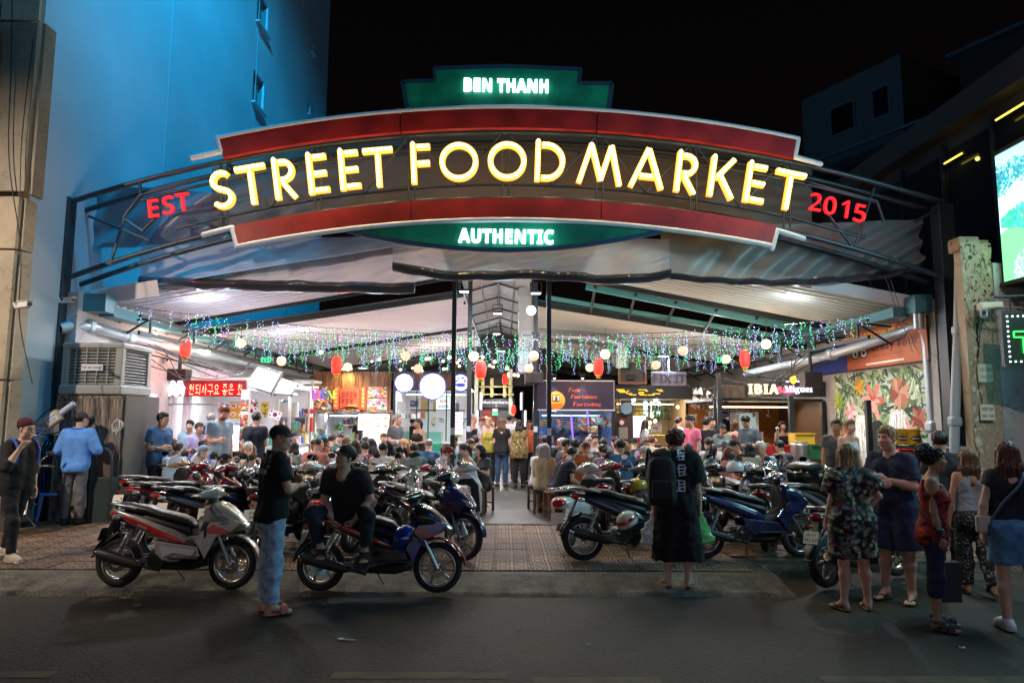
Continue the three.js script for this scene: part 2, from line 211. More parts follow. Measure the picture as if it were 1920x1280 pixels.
{
const b=thing('dark_glazed_building','black glazed building front behind the video screen, right edge','building');
const X=9.0,Z0=-9,Z1=-22,H=7.7;
part(b,'wall',boxUV(bx(4,H,Z0-Z1,X+2.2,H / 2,(Z0+Z1)/ 2),3),Mg.dark);
for(let i=0;i<9;i++)part(b,'mullion',bx(0.08,H-0.3,0.08,X+0.12,H / 2,Z0-0.4-i*1.5),mat([0.05,0.07,0.1],0.3,0.6));
for(let i=0;i<8;i++)part(b,'window',bx(0.03,H-0.7,1.34,X+0.15,H / 2,Z0-1.15-i*1.5),mat([0.012,0.014,0.02],0.06,0,{phys:1,specularIntensity:1}));
part(b,'parapet',boxUV(bx(4.5,0.5,Z0-Z1+0.3,X+2.1,H+0.25,(Z0+Z1)/ 2),3),Mg.dark);
rebase(b,V(X+2,0,-15));
for(const[px,py,n,lab]of[[1788,297,0.28,'short yellow fluorescent tube on the dark building above the arch post'],[1898,207,0.4,'longer yellow fluorescent tube high at the right edge, above the screen']]){
const p=onX(px,py,X-0.05),t=thing('tube_light',lab,'light',p);
part(t,'tube',rod(V(0,0,-n),V(0,0,n),0.02),glow([1,0.8,0.12],1.5));part(t,'holder',[bx(0.05,0.06,0.06,0.03,0,n+0.03),bx(0.05,0.06,0.06,0.03,0,-n-0.03),bx(0.04,0.03,2*n,0.05,0.04,0)],M.black);
point(t,V(-0.12,0,0),[1,0.8,0.2],0.15);
}
}
{
const b=thing('old_concrete_building','old dark concrete building with overhanging floors, upper right behind the arch','building');
const w=22,m=Mg.dark,m2=mat([0.1,0.12,0.15],0.8),g=(a)=>boxUV(a,3);
part(b,'wall',g(bx(w,12.5,8,w / 2,6.2,-4)),m);
for(const y of[4.6,8.2,11.9])part(b,'floor_slab',g(bx(w+0.4,0.35,1.2,w / 2,y,0.4)),Mg.dark);
part(b,'penthouse',g(bx(4.5,3.4,7,2.2,14.1,-3.46)),mat([0.08,0.085,0.09],0.8));
part(b,'penthouse',g(bx(w-7,3.0,6,6+(w-7)/ 2,13.7,-4)),m);
part(b,'roof',bx(w-6.4,0.14,6.6,6+(w-7)/ 2,15.272,-4),mat([0.05,0.08,0.1],0.6));
const win=(x,y,ww,hh,n)=>{const f=part(b,'window',[bx(ww,0.08,0.1,x,y+hh / 2,0.06),bx(ww,0.08,0.1,x,y-hh / 2,0.06),...Array.from({length:n+1},(_,i)=>bx(0.07,hh,0.1,x-ww / 2+ww*i / n,y,0.06))],m2);part(f,'pane',bx(ww,hh,0.03,x,y,0.03),mat([0.005,0.006,0.008],0.1));};
win(8.4,10.1,2.6,1.9,3);win(1.9,14.2,1.1,1.2,1);win(3.6,14.2,0.7,1.2,1);win(3.2,6.4,1.4,1.6,2);win(13,10.1,2.2,1.9,3);win(13,6.4,2.2,1.8,3);win(5,10,1.0,1.5,1);
part(b,'drain_pipe',[rod(V(6.3,8.4,0.9),V(5.7,11.6,0.9),0.05),rod(V(10.6,8,0.2),V(10.6,16,0.2),0.07),rod(V(11.3,9.5,0.2),V(11.0,16,0.2),0.04),rod(V(2.6,5,0.2),V(2.6,12,0.2),0.06),rod(V(3.8,5,0.2),V(3.8,12,0.2),0.05)],m2);
part(b,'gutter',beam(V(0,12.4,1.1),V(w,12.4,1.1),0.14,0.1),m2);
const p=at(1513,330,29);b.position.set(p.x,0,p.z);b.rotation.y=R(-62.5);
}
const AZ=-12,A=(px,py,z=AZ)=>{const p=at(px,py,12);return V(p.x,p.y,z);},ppm=12 / FOCAL;
const Mt={steel:mat([0.05,0.07,0.085],0.4,0.5),red:mat([0.4,0.022,0.02],0.42,0,{map:rep(tx.dirt,0.4)}),tubeWhite:mat([0.72,0.74,0.8],0.35),green:mat([0.01,0.3,0.17],0.38,0,{map:rep(tx.dirt,0.5)}),greenEdge:mat([0.02,0.06,0.11],0.4),
letterFace:new THREE.MeshStandardMaterial({color:col([0.8,0.55,0.15]),roughness:0.4,emissive:col([1,0.43,0.04]),emissiveIntensity:1.6}),bulb:new THREE.MeshStandardMaterial({color:col([1,0.95,0.8]),emissive:col([1,0.8,0.36]),emissiveIntensity:4.5}),
white:glow([0.72,0.95,1],3.2),redLed:glow([1,0.012,0.02],1.15)};
{
const g=thing('arch_sign','steel arch sign over the market entrance with yellow bulb letters and red bands','sign');
const top=(x)=>247+1.95e-4*(x-948)**2,bot=(x)=>371+2.2e-4*(x-948)**2,in1=(x)=>lerp(top(x),bot(x),0.27),in2=(x)=>lerp(top(x),bot(x),0.8);
const run=(f,a,b,z,n=24)=>Array.from({length:n+1},(_,i)=>{const x=lerp(a,b,i / n);return A(x,f(x),z);});
for(const z of[AZ-0.02,AZ-0.5]){part(g,'chord',tube(run(top,122,1768,z),0.05,8,60),Mt.steel);part(g,'chord',tube(run(bot,118,1772,z),0.05,8,60),Mt.steel);}
part(g,'chord',tube(run(in1,262,1645,AZ-0.02),0.026,6,50),Mt.steel);part(g,'chord',tube(run(in2,330,1625,AZ-0.02),0.026,6,50),Mt.steel);
for(let k=-3;k<=3;k++){
const x=948+k*176;
part(g,'web_member',[-6,6].map((o)=>rod(A(x+o,top(x)),A(x+o,bot(x)),0.022,0.022,6)).concat(rod(A(x,top(x)),A(x,top(x),AZ-0.5),0.022),rod(A(x,bot(x)),A(x,bot(x),AZ-0.5),0.022)),Mt.steel);
if(k<3)part(g,'web_member',[rod(A(x+6,top(x)),A(x+88,in2(x+88)),0.02,0.02,6),rod(A(x+170,top(x+176)),A(x+88,in2(x+88)),0.02,0.02,6)],Mt.steel);
}
for(const[a,b]of[[[262,340],[262,366]],[[262,366],[230,409]],[[230,409],[268,434]],[[166,405],[282,452]],[[392,332],[262,366]],[[205,498],[232,412]],[[265,434],[300,400]],[[1640,352],[1603,466]],[[1645,377],[1658,416]],[[1510,345],[1600,464]],[[1482,407],[1622,446]],[[1758,392],[1716,416]],[[1520,342],[1645,377]]])part(g,'web_member',rod(A(...a),A(...b),0.026,0.026,6),Mt.steel);
const colm=(px,pyTop,w)=>{const p=A(px,pyTop);part(g,'column',[rbx(w,p.y-0.1,w,p.x,(p.y+0.1)/ 2,AZ-0.05,0.01),bx(w+0.2,0.02,w+0.2,p.x,PH+0.03,AZ-0.05)],Mt.steel);};
colm(121,370,0.24);colm(1769,384,0.27);
part(g,'column',rbx(0.16,5.2,0.16,A(112,0).x+0.02,2.7,AZ-0.6,0.01),Mt.steel);part(g,'column',rbx(0.16,5.2,0.16,A(1775,0).x+0.08,2.7,AZ-0.6,0.01),Mt.steel);
part(g,'bracket',[rod(A(98,362),A(125,376),0.02),rod(A(98,382),A(122,395),0.02)],Mt.steel);
const k=2.0e-4,q=(x,y0)=>y0+k*(x-950)**2;
const band=(x0,x1,y0,y1,e0=0,e1=0)=>{const s=[];for(let i=0;i<=32;i++){const x=lerp(x0,x1,i / 32),p=A(x,q(x,y0));s.push([p.x,p.y]);}for(let i=32;i>=0;i--){const x=lerp(x0+e0,x1-e1,i / 32),p=A(x,q(x,y1));s.push([p.x,p.y]);}return plate(s,0.1).translate(0,0,AZ+0.08);};
for(const[x0,x1,y0,y1]of[[419,752,211,247],[754,1116,211,247],[1118,1487,211,247]])part(g,'red_panel',band(x0,x1,y0,y1,x0<420?6:0,x1>1480?6:0),Mt.red);
for(const[x0,x1,y0,y1]of[[447,772,377,413],[774,1124,377,413],[1126,1448,377,413]])part(g,'red_panel',band(x0,x1,y0,y1),Mt.red);
const zt=AZ+0.15,tb=(pts)=>part(g,'white_tube',pts.slice(1).map((p,i)=>rod(A(...pts[i],zt),A(...p,zt),0.047,0.047,10)).concat(pts.map((p)=>{const c=A(...p,zt);return sph(0.047,c.x,c.y,c.z,10,8);})),Mt.tubeWhite);
const arcRow=(x0,x1,y0)=>Array.from({length:29},(_,i)=>{const x=lerp(x0,x1,i / 28);return[x,q(x,y0)];});
tb([[367,302],[421,290],[414,264],...arcRow(414,1490,208),[1490,268],[1484,300],[1532,313]]);
tb([[388,444],[441,431],[450,465],...arcRow(450,1442,416),[1442,470],[1451,436],[1500,451]]);
const gp=(pts,z,d)=>plate(pts.map((p)=>{const a=A(...p);return[a.x,a.y];}),d,0.012).translate(0,0,z);
const crown=[[765,207],[757,160],[818,158],[815,135],[950,131],[1088,137],[1085,163],[1146,163],[1139,210],[1040,205],[950,203],[860,204]];
part(g,'green_board',gp(crown,AZ+0.02,0.12),Mt.green);
const edge=(pts)=>part(g,'board_edging',pts.slice(1).map((p,i)=>beam(A(...pts[i],AZ+0.12),A(...p,AZ+0.12),0.05,0.08)),Mt.greenEdge);
edge([[765,207],[757,160],[818,158],[815,135],[950,131],[1088,137],[1085,163],[1146,163],[1139,210]]);
const lensTop=Array.from({length:13},(_,i)=>{const x=lerp(655,1238,i / 12);return[x,q(x,419)];}),lensBot=Array.from({length:17},(_,i)=>{const x=lerp(1238,655,i / 16);return[x,lerp(436,472,Math.sin(Math.PI*i / 16)**0.85)];});
part(g,'green_board',gp([...lensTop,...lensBot],AZ+0.0,0.1),Mt.green);edge(lensBot);
const word=(s,px,py,wpx,hpx,z)=>{const t=text3(s,1,0.18,font,0.02);t.computeBoundingBox();const b=t.boundingBox,c=A(px,py);t.scale(wpx*ppm /(b.max.x-b.min.x),hpx*ppm /(b.max.y-b.min.y),0.35);return t.rotateZ(R(-0.6)).translate(c.x,c.y,z);};
part(g,'letters',word('BEN THANH',949,169,164,25,AZ+0.15),Mt.white);part(g,'letters',word('AUTHENTIC',949,447,181,27,AZ+0.12),Mt.white);
for(const[px,py]of[[900,169],[1000,169],[890,447],[1005,447]]){const s=spot(g,A(px,py,AZ+0.28),A(px,py+200,0),[0.7,0.95,1],L.white,1.45,1);}
const red=(s,px,py,h,rot)=>{const c=A(px,py);part(g,'red_letter',text3(s,h*0.92*ppm / 0.76,0.05,fontReg,0.004).scale(1.05,1,1).rotateZ(R(rot)).translate(c.x,c.y,AZ+0.05),Mt.redLed);};
red('E',291,393,28,8);red('S',319,387,28,8);red('T',346,381,28,9);red('2',1526,381,28,-10);red('0',1553,388,28,-10);red('1',1581,394,28,-11);red('5',1609,402,28,-11);
point(g,A(319,387,AZ+0.35),[1,0.05,0.08],0.5);point(g,A(1567,393,AZ+0.35),[1,0.05,0.08],0.5);
const GL={
S:[0.56,[[...arcPts(0.29,0.715,0.2,0.2,35,262,14),...arcPts(0.27,0.29,0.21,0.2,82,-150,14)]]],
T:[0.72,[[[0,0.91],[0.72,0.91]],[[0.36,0.82],[0.36,0]]]],R:[0.6,[[[0.09,0],[0.09,1]],[[0.18,0.915],[0.28,0.915],...arcPts(0.28,0.695,0.2,0.22,85,-85,10),[0.28,0.475],[0.18,0.475]],[[0.24,0.4],[0.5,0]]]],
E:[0.52,[[[0.09,0],[0.09,1]],[[0.18,0.915],[0.5,0.915]],[[0.18,0.5],[0.48,0.5]],[[0.18,0.085],[0.52,0.085]]]],F:[0.5,[[[0.09,0],[0.09,1]],[[0.18,0.915],[0.5,0.915]],[[0.18,0.5],[0.48,0.5]]]],
O:[0.98,[arcPts(0.49,0.5,0.405,0.415,90,450,32)]],D:[0.78,[[[0.09,0],[0.09,1]],[[0.18,0.915],[0.3,0.915],...arcPts(0.3,0.5,0.39,0.415,88,-88,16),[0.3,0.085],[0.18,0.085]]]],
M:[1.1,[[[0.06,0],[0.32,0.98]],[[0.325,0.96],[0.58,0.1]],[[0.585,0.12],[0.8,0.96]],[[0.805,0.98],[1.04,0]]]],A:[0.86,[[[0.06,0],[0.43,1]],[[0.435,0.98],[0.8,0]],[[0.26,0.29],[0.62,0.29]]]],K:[0.66,[[[0.09,0],[0.09,1]],[[0.58,1],[0.18,0.46]],[[0.27,0.56],[0.62,0]]]],
};
const slots=[['S',420],['T',475],['R',537],['E',597],['E',656],['T',711],['F',789],['O',861],['O',951],['D',1031],['M',1124],['A',1212],['R',1286],['K',1351],['E',1413],['T',1475]];
const Hm=80*ppm;
for(const[ch,px]of slots){
const[w,strokes]=GL[ch],c=A(px,305+1.93e-4*(px-948)**2),rot=-2*1.93e-4*(px-948);
const fix=(g2)=>g2.translate(-w / 2,-0.5,0).scale(Hm,Hm,1).rotateZ(rot).translate(c.x,c.y,AZ+0.02);
const letter=part(g,'letter',strokes.map((s,i)=>fix(plate(ribbon(s,0.132),0.1-i*0.003))),Mt.letterFace);
const bulbs=[];
for(const s of strokes){let acc=0.05,gap=0.105;for(let i=1;i<s.length;i++){const[a,b]=[s[i-1],s[i]],l=Math.hypot(b[0]-a[0],b[1]-a[1]);while(acc<l-0.0){const t=acc / l;bulbs.push(fix(new THREE.SphereGeometry(1,7,5).scale(0.046,0.046,0.035).translate(lerp(a[0],b[0],t),lerp(a[1],b[1],t),0.11)));acc+=gap;}acc-=l;}}
part(letter,'bulbs',bulbs,Mt.bulb).userData.kind='stuff';
spot(g,V(c.x,c.y,AZ+0.3),V(c.x*0.6,-2,-4),[1,0.74,0.36],L.letter,1.5,0.9);
point(g,V(c.x,c.y,AZ+0.55),[1,0.72,0.3],L.letter*0.11);
}
rebase(g,V(0,PH,AZ));
}
{
const film=(c,tr,ro)=>mat(c,ro,0,{phys:1,transmission:tr,thickness:0,ior:1.4});
const hang=(name,label,px0,px1,topF,botF,d,m,folds,seed,hem)=>{
const g=thing(name,label,'plastic sheet');reseed(seed);
const f=(u,v)=>{const px=lerp(px0,px1,u),py=lerp(topF(u),botF(u),v);const p=at(px,py,d);const w=folds(u,v);return[p.x,p.y,p.z+w];};
part(g,'sheet',sheet(110,26,f),m);
if(hem){const pts=[];for(let i=0;i<=26;i++){const p=f(i / 26,1);pts.push(V(p[0],p[1]+hem*0.25+rnd(-0.004,0.004),p[2]+0.03));}part(g,'rolled_hem',loft(pts.map((p,i)=>({c:p,u:V(0,0,hem*rnd(0.5,0.58)),v:V(0,hem*rnd(0.5,0.6),0),e:2})),12),mat([0.035,0.04,0.055],0.3,0,{phys:1,clearcoat:0.8}));}
const c=at((px0+px1)/ 2,topF(0.5),d);rebase(g,c);
};
const wav=(f,a,ph)=>(u,v)=>a*Math.sin(u*f+ph+2*v)*(0.4+v)+0.5*a*noise(u*14,v*4,ph)+0.022*noise(u*30+v*14,v*9-u*10,ph+3)*(0.3+v);
hang('tarpaulin','brownish clear plastic sheet with dark rolled hem, hanging left under the sign',264,778,(u)=>lerp(455,440,u),(u)=>lerp(532,546,Math.sqrt(u)),12.86,film([0.8,0.78,0.82],0.62,0.62),wav(30,0.03,1),11,0.2);
hang('tarpaulin','clear plastic sheet with dark rolled hem, hanging below the green AUTHENTIC board',736,1256,(u)=>lerp(445,448,u),(u)=>503+24*Math.sin(u*2.6)+6*Math.sin(u*9),12.55,film([0.8,0.8,0.8],0.75,0.5),wav(34,0.035,2),12,0.17);
hang('tarpaulin','creased shiny plastic sheet, teal lit, hanging right under the sign',1240,1728,(u)=>lerp(425,412,u),(u)=>lerp(520,528,u)+14*Math.sin(u*3.1)-20*u*u,12.6,film([0.6,0.66,0.68],0.72,0.32),(u,v)=>0.07*Math.sin((u*1.2+v*0.55*(0.3+u))*26)*(0.3+v)*(0.4+u)+0.05*noise(u*9,v*3,4),13,0.12);
hang('tarpaulin','dark amber lit plastic film stretched behind the yellow letters',396,1524,(u)=>252+62*(2*u-1)**2,(u)=>370+66*(2*u-1)**2,12.78,film([0.3,0.27,0.24],0.62,0.55),wav(24,0.03,5),15,0);
hang('tarpaulin','crumpled dark plastic sheet in the left end of the arch truss',132,420,(u)=>lerp(372,352,Math.sin(u*3)),(u)=>lerp(470,448,u),12.75,film([0.2,0.26,0.3],0.45,0.3),(u,v)=>0.08*noise(u*6,v*3,8)+0.05*Math.sin(u*22+v*9),14,0);
}
{
const X=7.62,z0=-10.35,z1=-5.2,y0=3.93,y1=5.92;
const b=thing('video_screen','large bright outdoor video screen showing a tree and meadow, right edge','screen');
const t=canvas(1024,400,(c,w,h)=>{
const g=c.createLinearGradient(0,0,0,h);g.addColorStop(0,'#c4f4ff');g.addColorStop(0.5,'#f2ffff');g.addColorStop(1,'#f4fff8');c.fillStyle=g;c.fillRect(0,0,w,h);reseed(21);
c.fillStyle='#8fe08a';c.beginPath();c.moveTo(0,250);c.bezierCurveTo(150,190,250,260,420,250);c.lineTo(w,300);c.lineTo(w,400);c.lineTo(0,400);c.fill();
for(let i=0;i<700;i++){const x=rnd(0,1)**1.5*300,y=30+rnd(0,90)*(1-x / 340)+rnd(0,20);c.fillStyle=`rgba(${rnd(20, 90)},${rnd(110, 170)},${rnd(120, 170)},0.7)`;c.beginPath();c.arc(x,y,rnd(1,6),0,7);c.fill();}
for(let i=0;i<500;i++){const x=rnd(10,190),y=215+rnd(-35,35)*(1-Math.abs(x-90)/ 120);c.fillStyle=`rgba(${rnd(30, 110)},${rnd(150, 220)},${rnd(120, 190)},0.8)`;c.beginPath();c.arc(x,y,rnd(2,9),0,7);c.fill();}
for(let i=0;i<1400;i++){const x=rnd(40,520),y=400-rnd(0,1)**1.6*170*Math.min(1,x / 150);c.fillStyle=rnd()<0.75?'rgba(255,255,255,0.9)':'rgba(140,170,190,0.8)';c.fillRect(x,y,rnd(2,7),rnd(2,10));}
for(let i=0;i<1200;i++){c.fillStyle=`rgba(${rnd(120, 255)},${rnd(200, 255)},${rnd(180, 255)},0.7)`;c.fillRect(rnd(520,w),rnd(0,h),rnd(3,14),rnd(3,14));}
});
const s=sheet(1,1,(u,v)=>[X-0.003,lerp(y0,y1,v),lerp(z0,z1,u)]);
part(b,'screen',s,new THREE.MeshStandardMaterial({color:0x050505,roughness:0.3,emissive:col([0.62,0.95,1]),emissiveMap:t,emissiveIntensity:2.3,side:THREE.DoubleSide}));
part(b,'cabinet',[bx(0.5,y1-y0,z1-z0,X+0.252,(y0+y1)/ 2,(z0+z1)/ 2),bx(0.56,0.06,z1-z0+0.1,X+0.25,y0-0.032,(z0+z1)/ 2),bx(0.56,0.06,z1-z0+0.1,X+0.25,y1+0.032,(z0+z1)/ 2)],M.black);
part(b,'soffit',bx(2.2,0.05,6,X+1.4,y0-0.3,-8.2),mat([0.6,0.6,0.5],0.4));part(b,'bracket',[bx(0.08,0.9,0.08,X+0.5,y0-0.3,z0+0.3),bx(0.08,0.9,0.08,X+0.5,y0-0.3,z1-0.3)],M.black);
area(b,V(X-0.06,(y0+y1)/ 2,-7.9),V(-8,(y0+y1)/ 2-0.4,-9),4.8,1.9,[0.4,0.86,1],L.screen);
rebase(b,V(X,y0,-8));
}
{
const b=thing('added_blue_panel','blue lit hoarding on posts, unseen, added for its blue light','light_panel',V(7.5,0,1.5));  // unseen panel added for blue highlights on the bikes
part(b,'lit_face',new THREE.PlaneGeometry(6,3.4).rotateY(R(-118)).translate(-0.08,8.2,0),glow([0.01,0.17,0.75],1.5));part(b,'case',bx(6.1,3.5,0.3,0,0,-0.2).rotateY(R(-118)).translate(0,8.2,0),M.black);part(b,'post',[rod(V(0.2,0,-1.5),V(0.2,6.6,-1.5),0.1),rod(V(0.2,0,1.5),V(0.2,6.6,1.5),0.1)],M.steel);
area(b,V(-0.16,8.2,-0.06),V(-16.5,4.3,-14.5),6,3.4,[0.012,0.29,1],L.blue);
}
{
const b=thing('added_shop_front','unseen lit shop front added across the street as fill light','building',V(1,0,9.5));  // unseen frontage added to carry a broad frontal fill light
part(b,'wall',[bx(26,1,0.3,0,4.2,0.2),bx(26,0.5,0.3,0,0.2,0.2),bx(0.6,5,0.3,-6.5,2.2,0.16),bx(0.6,5,0.3,6.5,2.2,0.16)],Mg.dark);part(b,'window',bx(26,3.3,0.04,0,2.1,0.2),glow([0.8,0.72,0.7],0.4));
part(b,'sign',bx(9,1.0,0.2,5,5.4,0.1),glow([0.7,0.5,0.55],0.5));
area(b,V(0,2.4,-0.05),V(-0.5,1.2,-12),20,3.0,[1,0.86,0.84],L.frontFill*0.12);
}
{
const g=thing('plastered_pillar','cracked plaster pillar with address plates, right of the arch post','pillar');
const p0=at(1808,650,10.5),p1=at(1864,650,10.5),x0=p0.x,x1=p1.x,w=x1-x0,H=4.55;
const crack=canvas(224,2048,(c,W2,H2)=>{c.fillStyle='#a8957c';c.fillRect(0,0,W2,H2);reseed(33);for(let i=0;i<3000;i++){c.fillStyle=rnd()<0.5?`rgba(80,62,44,${rnd(0.02, 0.14)})`:`rgba(225,208,184,${rnd(0.03, 0.16)})`;c.beginPath();c.ellipse(rnd(0,W2),rnd(0,H2),rnd(1,14),rnd(1,18),0,0,7);c.fill();}
const cr=(x,y,n,lw,dx,dy=1)=>{c.strokeStyle='#1d130d';c.lineWidth=lw;c.beginPath();c.moveTo(x,y);for(let i=0;i<n;i++){x+=rnd(-7,7)+dx;y+=rnd(3,12)*dy;c.lineTo(x,y);}c.stroke();};
for(let i=0;i<60;i++)cr(rnd(0,W2),rnd(0,620),7,rnd(1,4),rnd(-6,6));cr(92,520,90,6,0.1);cr(86,560,30,12,0.2);cr(20,1250,60,5,0.5);for(let i=0;i<70;i++){c.fillStyle=`rgba(25,16,10,${rnd(0.3, 0.8)})`;c.beginPath();c.ellipse(rnd(0,W2),rnd(0,560),rnd(2,16),rnd(2,12),rnd(0,3),0,7);c.fill();}for(let i=0;i<60;i++){c.fillStyle='rgba(235,225,205,0.5)';c.beginPath();c.ellipse(rnd(0,90),rnd(700,1700),rnd(3,12),rnd(5,26),0,0,7);c.fill();}});
const pm=new THREE.MeshStandardMaterial({map:crack,roughness:0.85,bumpMap:crack,bumpScale:0.02,side:THREE.DoubleSide});
const face=(a,b2,z,yy0,yy1)=>sheet(12,40,(u,v)=>[lerp(a,b2,u),lerp(yy0,yy1,v),z+0.008*fbm(u*3+a,v*9,3)+(v>0.86?0.03*noise(u*6,v*40,7):0)]);
part(g,'plaster',face(x0,x1,-10.42,0,H),pm);part(g,'wall',boxUV(bx(w-0.1,H-0.05,0.26,(x0+x1)/ 2+0.04,H / 2-0.03,-10.6),2),Mg.cream);
part(g,'rough_top',[rbx(w*0.7,0.22,0.3,(x0+x1)/ 2-0.05,H+0.02,-10.62,0.03),rbx(0.2,0.16,0.24,x1-0.06,H+0.0,-10.6,0.03)],pm);
part(g,'wing_wall',boxUV(bx(0.56,H-0.3,0.3,0,(H-0.3)/ 2,0).rotateY(R(12)).translate(x1+0.26,0,-10.62),1.5),new THREE.MeshStandardMaterial({map:tx.plaster,color:col([0.7,0.76,0.8]),roughness:0.7,bumpMap:tx.roughBump,bumpScale:0.02,side:THREE.DoubleSide}));
rebase(g,V((x0+x1)/ 2,0,-10.8));
const plateOf=(name,label,px,py,wpx,hpx,lines)=>{const c=at(px,py,10.36),s=10.36 / FOCAL,w2=wpx*s,h2=hpx*s;const o=thing(name,label,'plate',V(c.x,c.y,-10.36));board(o,'plate_body',w2,h2,0.02,0,0,0,panelMat(writes(256,Math.round(256*hpx / wpx),'#dcd2ba',lines)),mat([0.5,0.46,0.38],0.6));part(o,'screw',[[-1,-1],[1,-1],[-1,1],[1,1]].map(([a,b2])=>sph(0.008,a*w2*0.44,b2*h2*0.42,0.014,6,4)),M.steel);};
plateOf('address_plate','cream address plate reading 26-30 on the cracked pillar, upper one',1848,699,27,35,[['26-30',128,110,92,'#4a4236','serif'],['THI KHOA HUAN',128,238,80,'#4a4236','serif','center',232]]);
plateOf('opening_hours_plate','white opening hours plate reading EVERY DAY on the cracked pillar',1852,773,26,30,[['EVERY DAY',128,88,96,'#2c2924','bold sans-serif','center',226],['9AM - 1AM',128,212,74,'#2c2924','bold sans-serif','center',222]]);
}
{
const p=at(1893,635,9.6),g=thing('neon_sign','black sign board with green neon letter T and white bulb border, right edge','sign',V(p.x+0.28,p.y,-9.6),R(-14));
const w=0.62,h=0.72;part(g,'sign_board',rbx(w,h,0.08,0,0,0,0.01),mat([0.008,0.02,0.012],0.3));part(g,'frame',[bx(w+0.04,0.03,0.1,0,h / 2+0.015,0),bx(w+0.04,0.03,0.1,0,-h / 2-0.015,0),bx(0.03,h,0.1,-w / 2-0.015,0,0),bx(0.03,h,0.1,w / 2+0.015,0,0)],M.black);
const T=[[-0.16,0.1],[0.16,0.1],[0.16,0.02],[0.05,0.02],[0.05,-0.2],[-0.05,-0.2],[-0.05,0.02],[-0.16,0.02],[-0.16,0.1]];part(g,'neon_letter',T.slice(1).map((q,i)=>rod(V(T[i][0]-0.05,T[i][1],0.07),V(q[0]-0.05,q[1],0.07),0.011)),glow([0.05,1,0.12],2.5));
const bl=[];for(let i=0;i<9;i++){const x=lerp(-w / 2+0.04,w / 2-0.04,i / 8);bl.push(sph(0.014,x,h / 2-0.04,0.05,8,6),sph(0.014,x,-h / 2+0.04,0.05,8,6));}for(let i=1;i<9;i++)for(const s of[-1,1])bl.push(sph(0.014,s*(w / 2-0.04),lerp(-h / 2+0.04,h / 2-0.04,i / 9),0.05,8,6));
part(g,'bulbs',bl,glow([0.8,0.95,1],3)).userData.kind='stuff';part(g,'hanger',[rod(V(-0.4,h / 2+0.25,0),V(0.7,h / 2+0.25,0),0.02),rod(V(-0.2,h / 2,0),V(-0.2,h / 2+0.25,0),0.012),rod(V(0.2,h / 2,0),V(0.2,h / 2+0.25,0),0.012),rod(V(-0.1,h / 2+0.02,0),V(0.15,h / 2+0.26,0),0.018)],M.black);
point(g,V(0.05,-0.1,0.15),[0.1,1,0.5],0.2);point(g,V(-0.42,-0.6,0.3),[0.15,0.8,1],0.7);
}
const cctv=(label,px,py,d,turn,s=1)=>{const o=thing('security_camera',label,'camera',at(px,py,d),turn);part(o,'housing',[rbx(0.09*s,0.09*s,0.26*s,0,0,0.05,0.02),bx(0.11*s,0.01,0.3*s,0,0.055*s,0.06)],M.white);part(o,'lens',rod(V(0,0,0.17*s),V(0,0,0.2*s),0.032*s),M.black);part(o,'arm',[rod(V(0,-0.03,-0.03),V(0,-0.02,-0.2*s),0.02*s),rod(V(0,-0.02,-0.2*s),V(0,0.05,-0.26*s),0.02)],M.offwhite);};
cctv('white security camera on the cracked pillar on the right',1846,590,10.2,R(-35));cctv('white security camera on the stone corner at far left',42,572,10.0,R(60));cctv('white security camera on the black post left of the gutter',124,563,11.7,R(70),0.8);cctv('dark security camera on the white wall above the Korean stall',309,676,15.2,R(40),0.8);
{const a=at(1848,574,10.2),o=thing('floodlight','white box floodlight on the pillar above the camera','light',a,R(-20));part(o,'housing',rbx(0.3,0.1,0.2,0.06,0,0,0.02),M.offwhite);part(o,'lamp_glass',bx(0.26,0.06,0.01,0.06,0,0.106),mat([0.8,0.7,0.5],0.2));part(o,'bracket',[rod(V(0.1,-0.05,0),V(0.1,-0.12,-0.1),0.012),rod(V(0.2,-0.02,-0.05),V(0.7,-0.05,-0.05),0.016)],M.grey);}
const pipe=(name,label,pts,r,m,joints=[])=>{const o=thing(name,label,'pipe');const w=pts.map((p)=>at(...p));part(o,'pipe',tube(w,r,12,w.length*10),m);joints.forEach((j)=>{const a=at(...j);part(o,'collar',rbx(r*2.5,r*2.5,r*2.5,a.x,a.y,a.z,r*0.8),m);});rebase(o,w[0].clone());};
pipe('drain_pipe','blue-grey rain pipe standing beside the cracked pillar',[[1800,478,10.8],[1798,600,10.8],[1792,760,10.8],[1790,860,10.8],[1789,965,10.8]],0.07,mat([0.3,0.36,0.42],0.4),[[1798,620,10.8],[1791,790,10.8]]);
pipe('drain_pipe','silver rain pipe bending from the right gutter along the painted wall',[[1400,701,18.5],[1560,664,15.2],[1690,624,13.2],[1722,612,12.8],[1736,626,12.6],[1743,680,12.5],[1752,800,12.5],[1760,910,12.5]],0.1,mat([0.42,0.48,0.52],0.35,0.4),[[1560,664,15.2],[1752,800,12.5]]);
pipe('drain_pipe','silver rain pipe running back from the left gutter over the cooler',[[110,616,12.0],[150,611,12.3],[240,632,13.6],[330,652,15.4],[500,690,20.4],[575,709,24]],0.1,mat([0.42,0.5,0.54],0.35,0.4),[[240,632,13.6],[165,611,12.5]]);
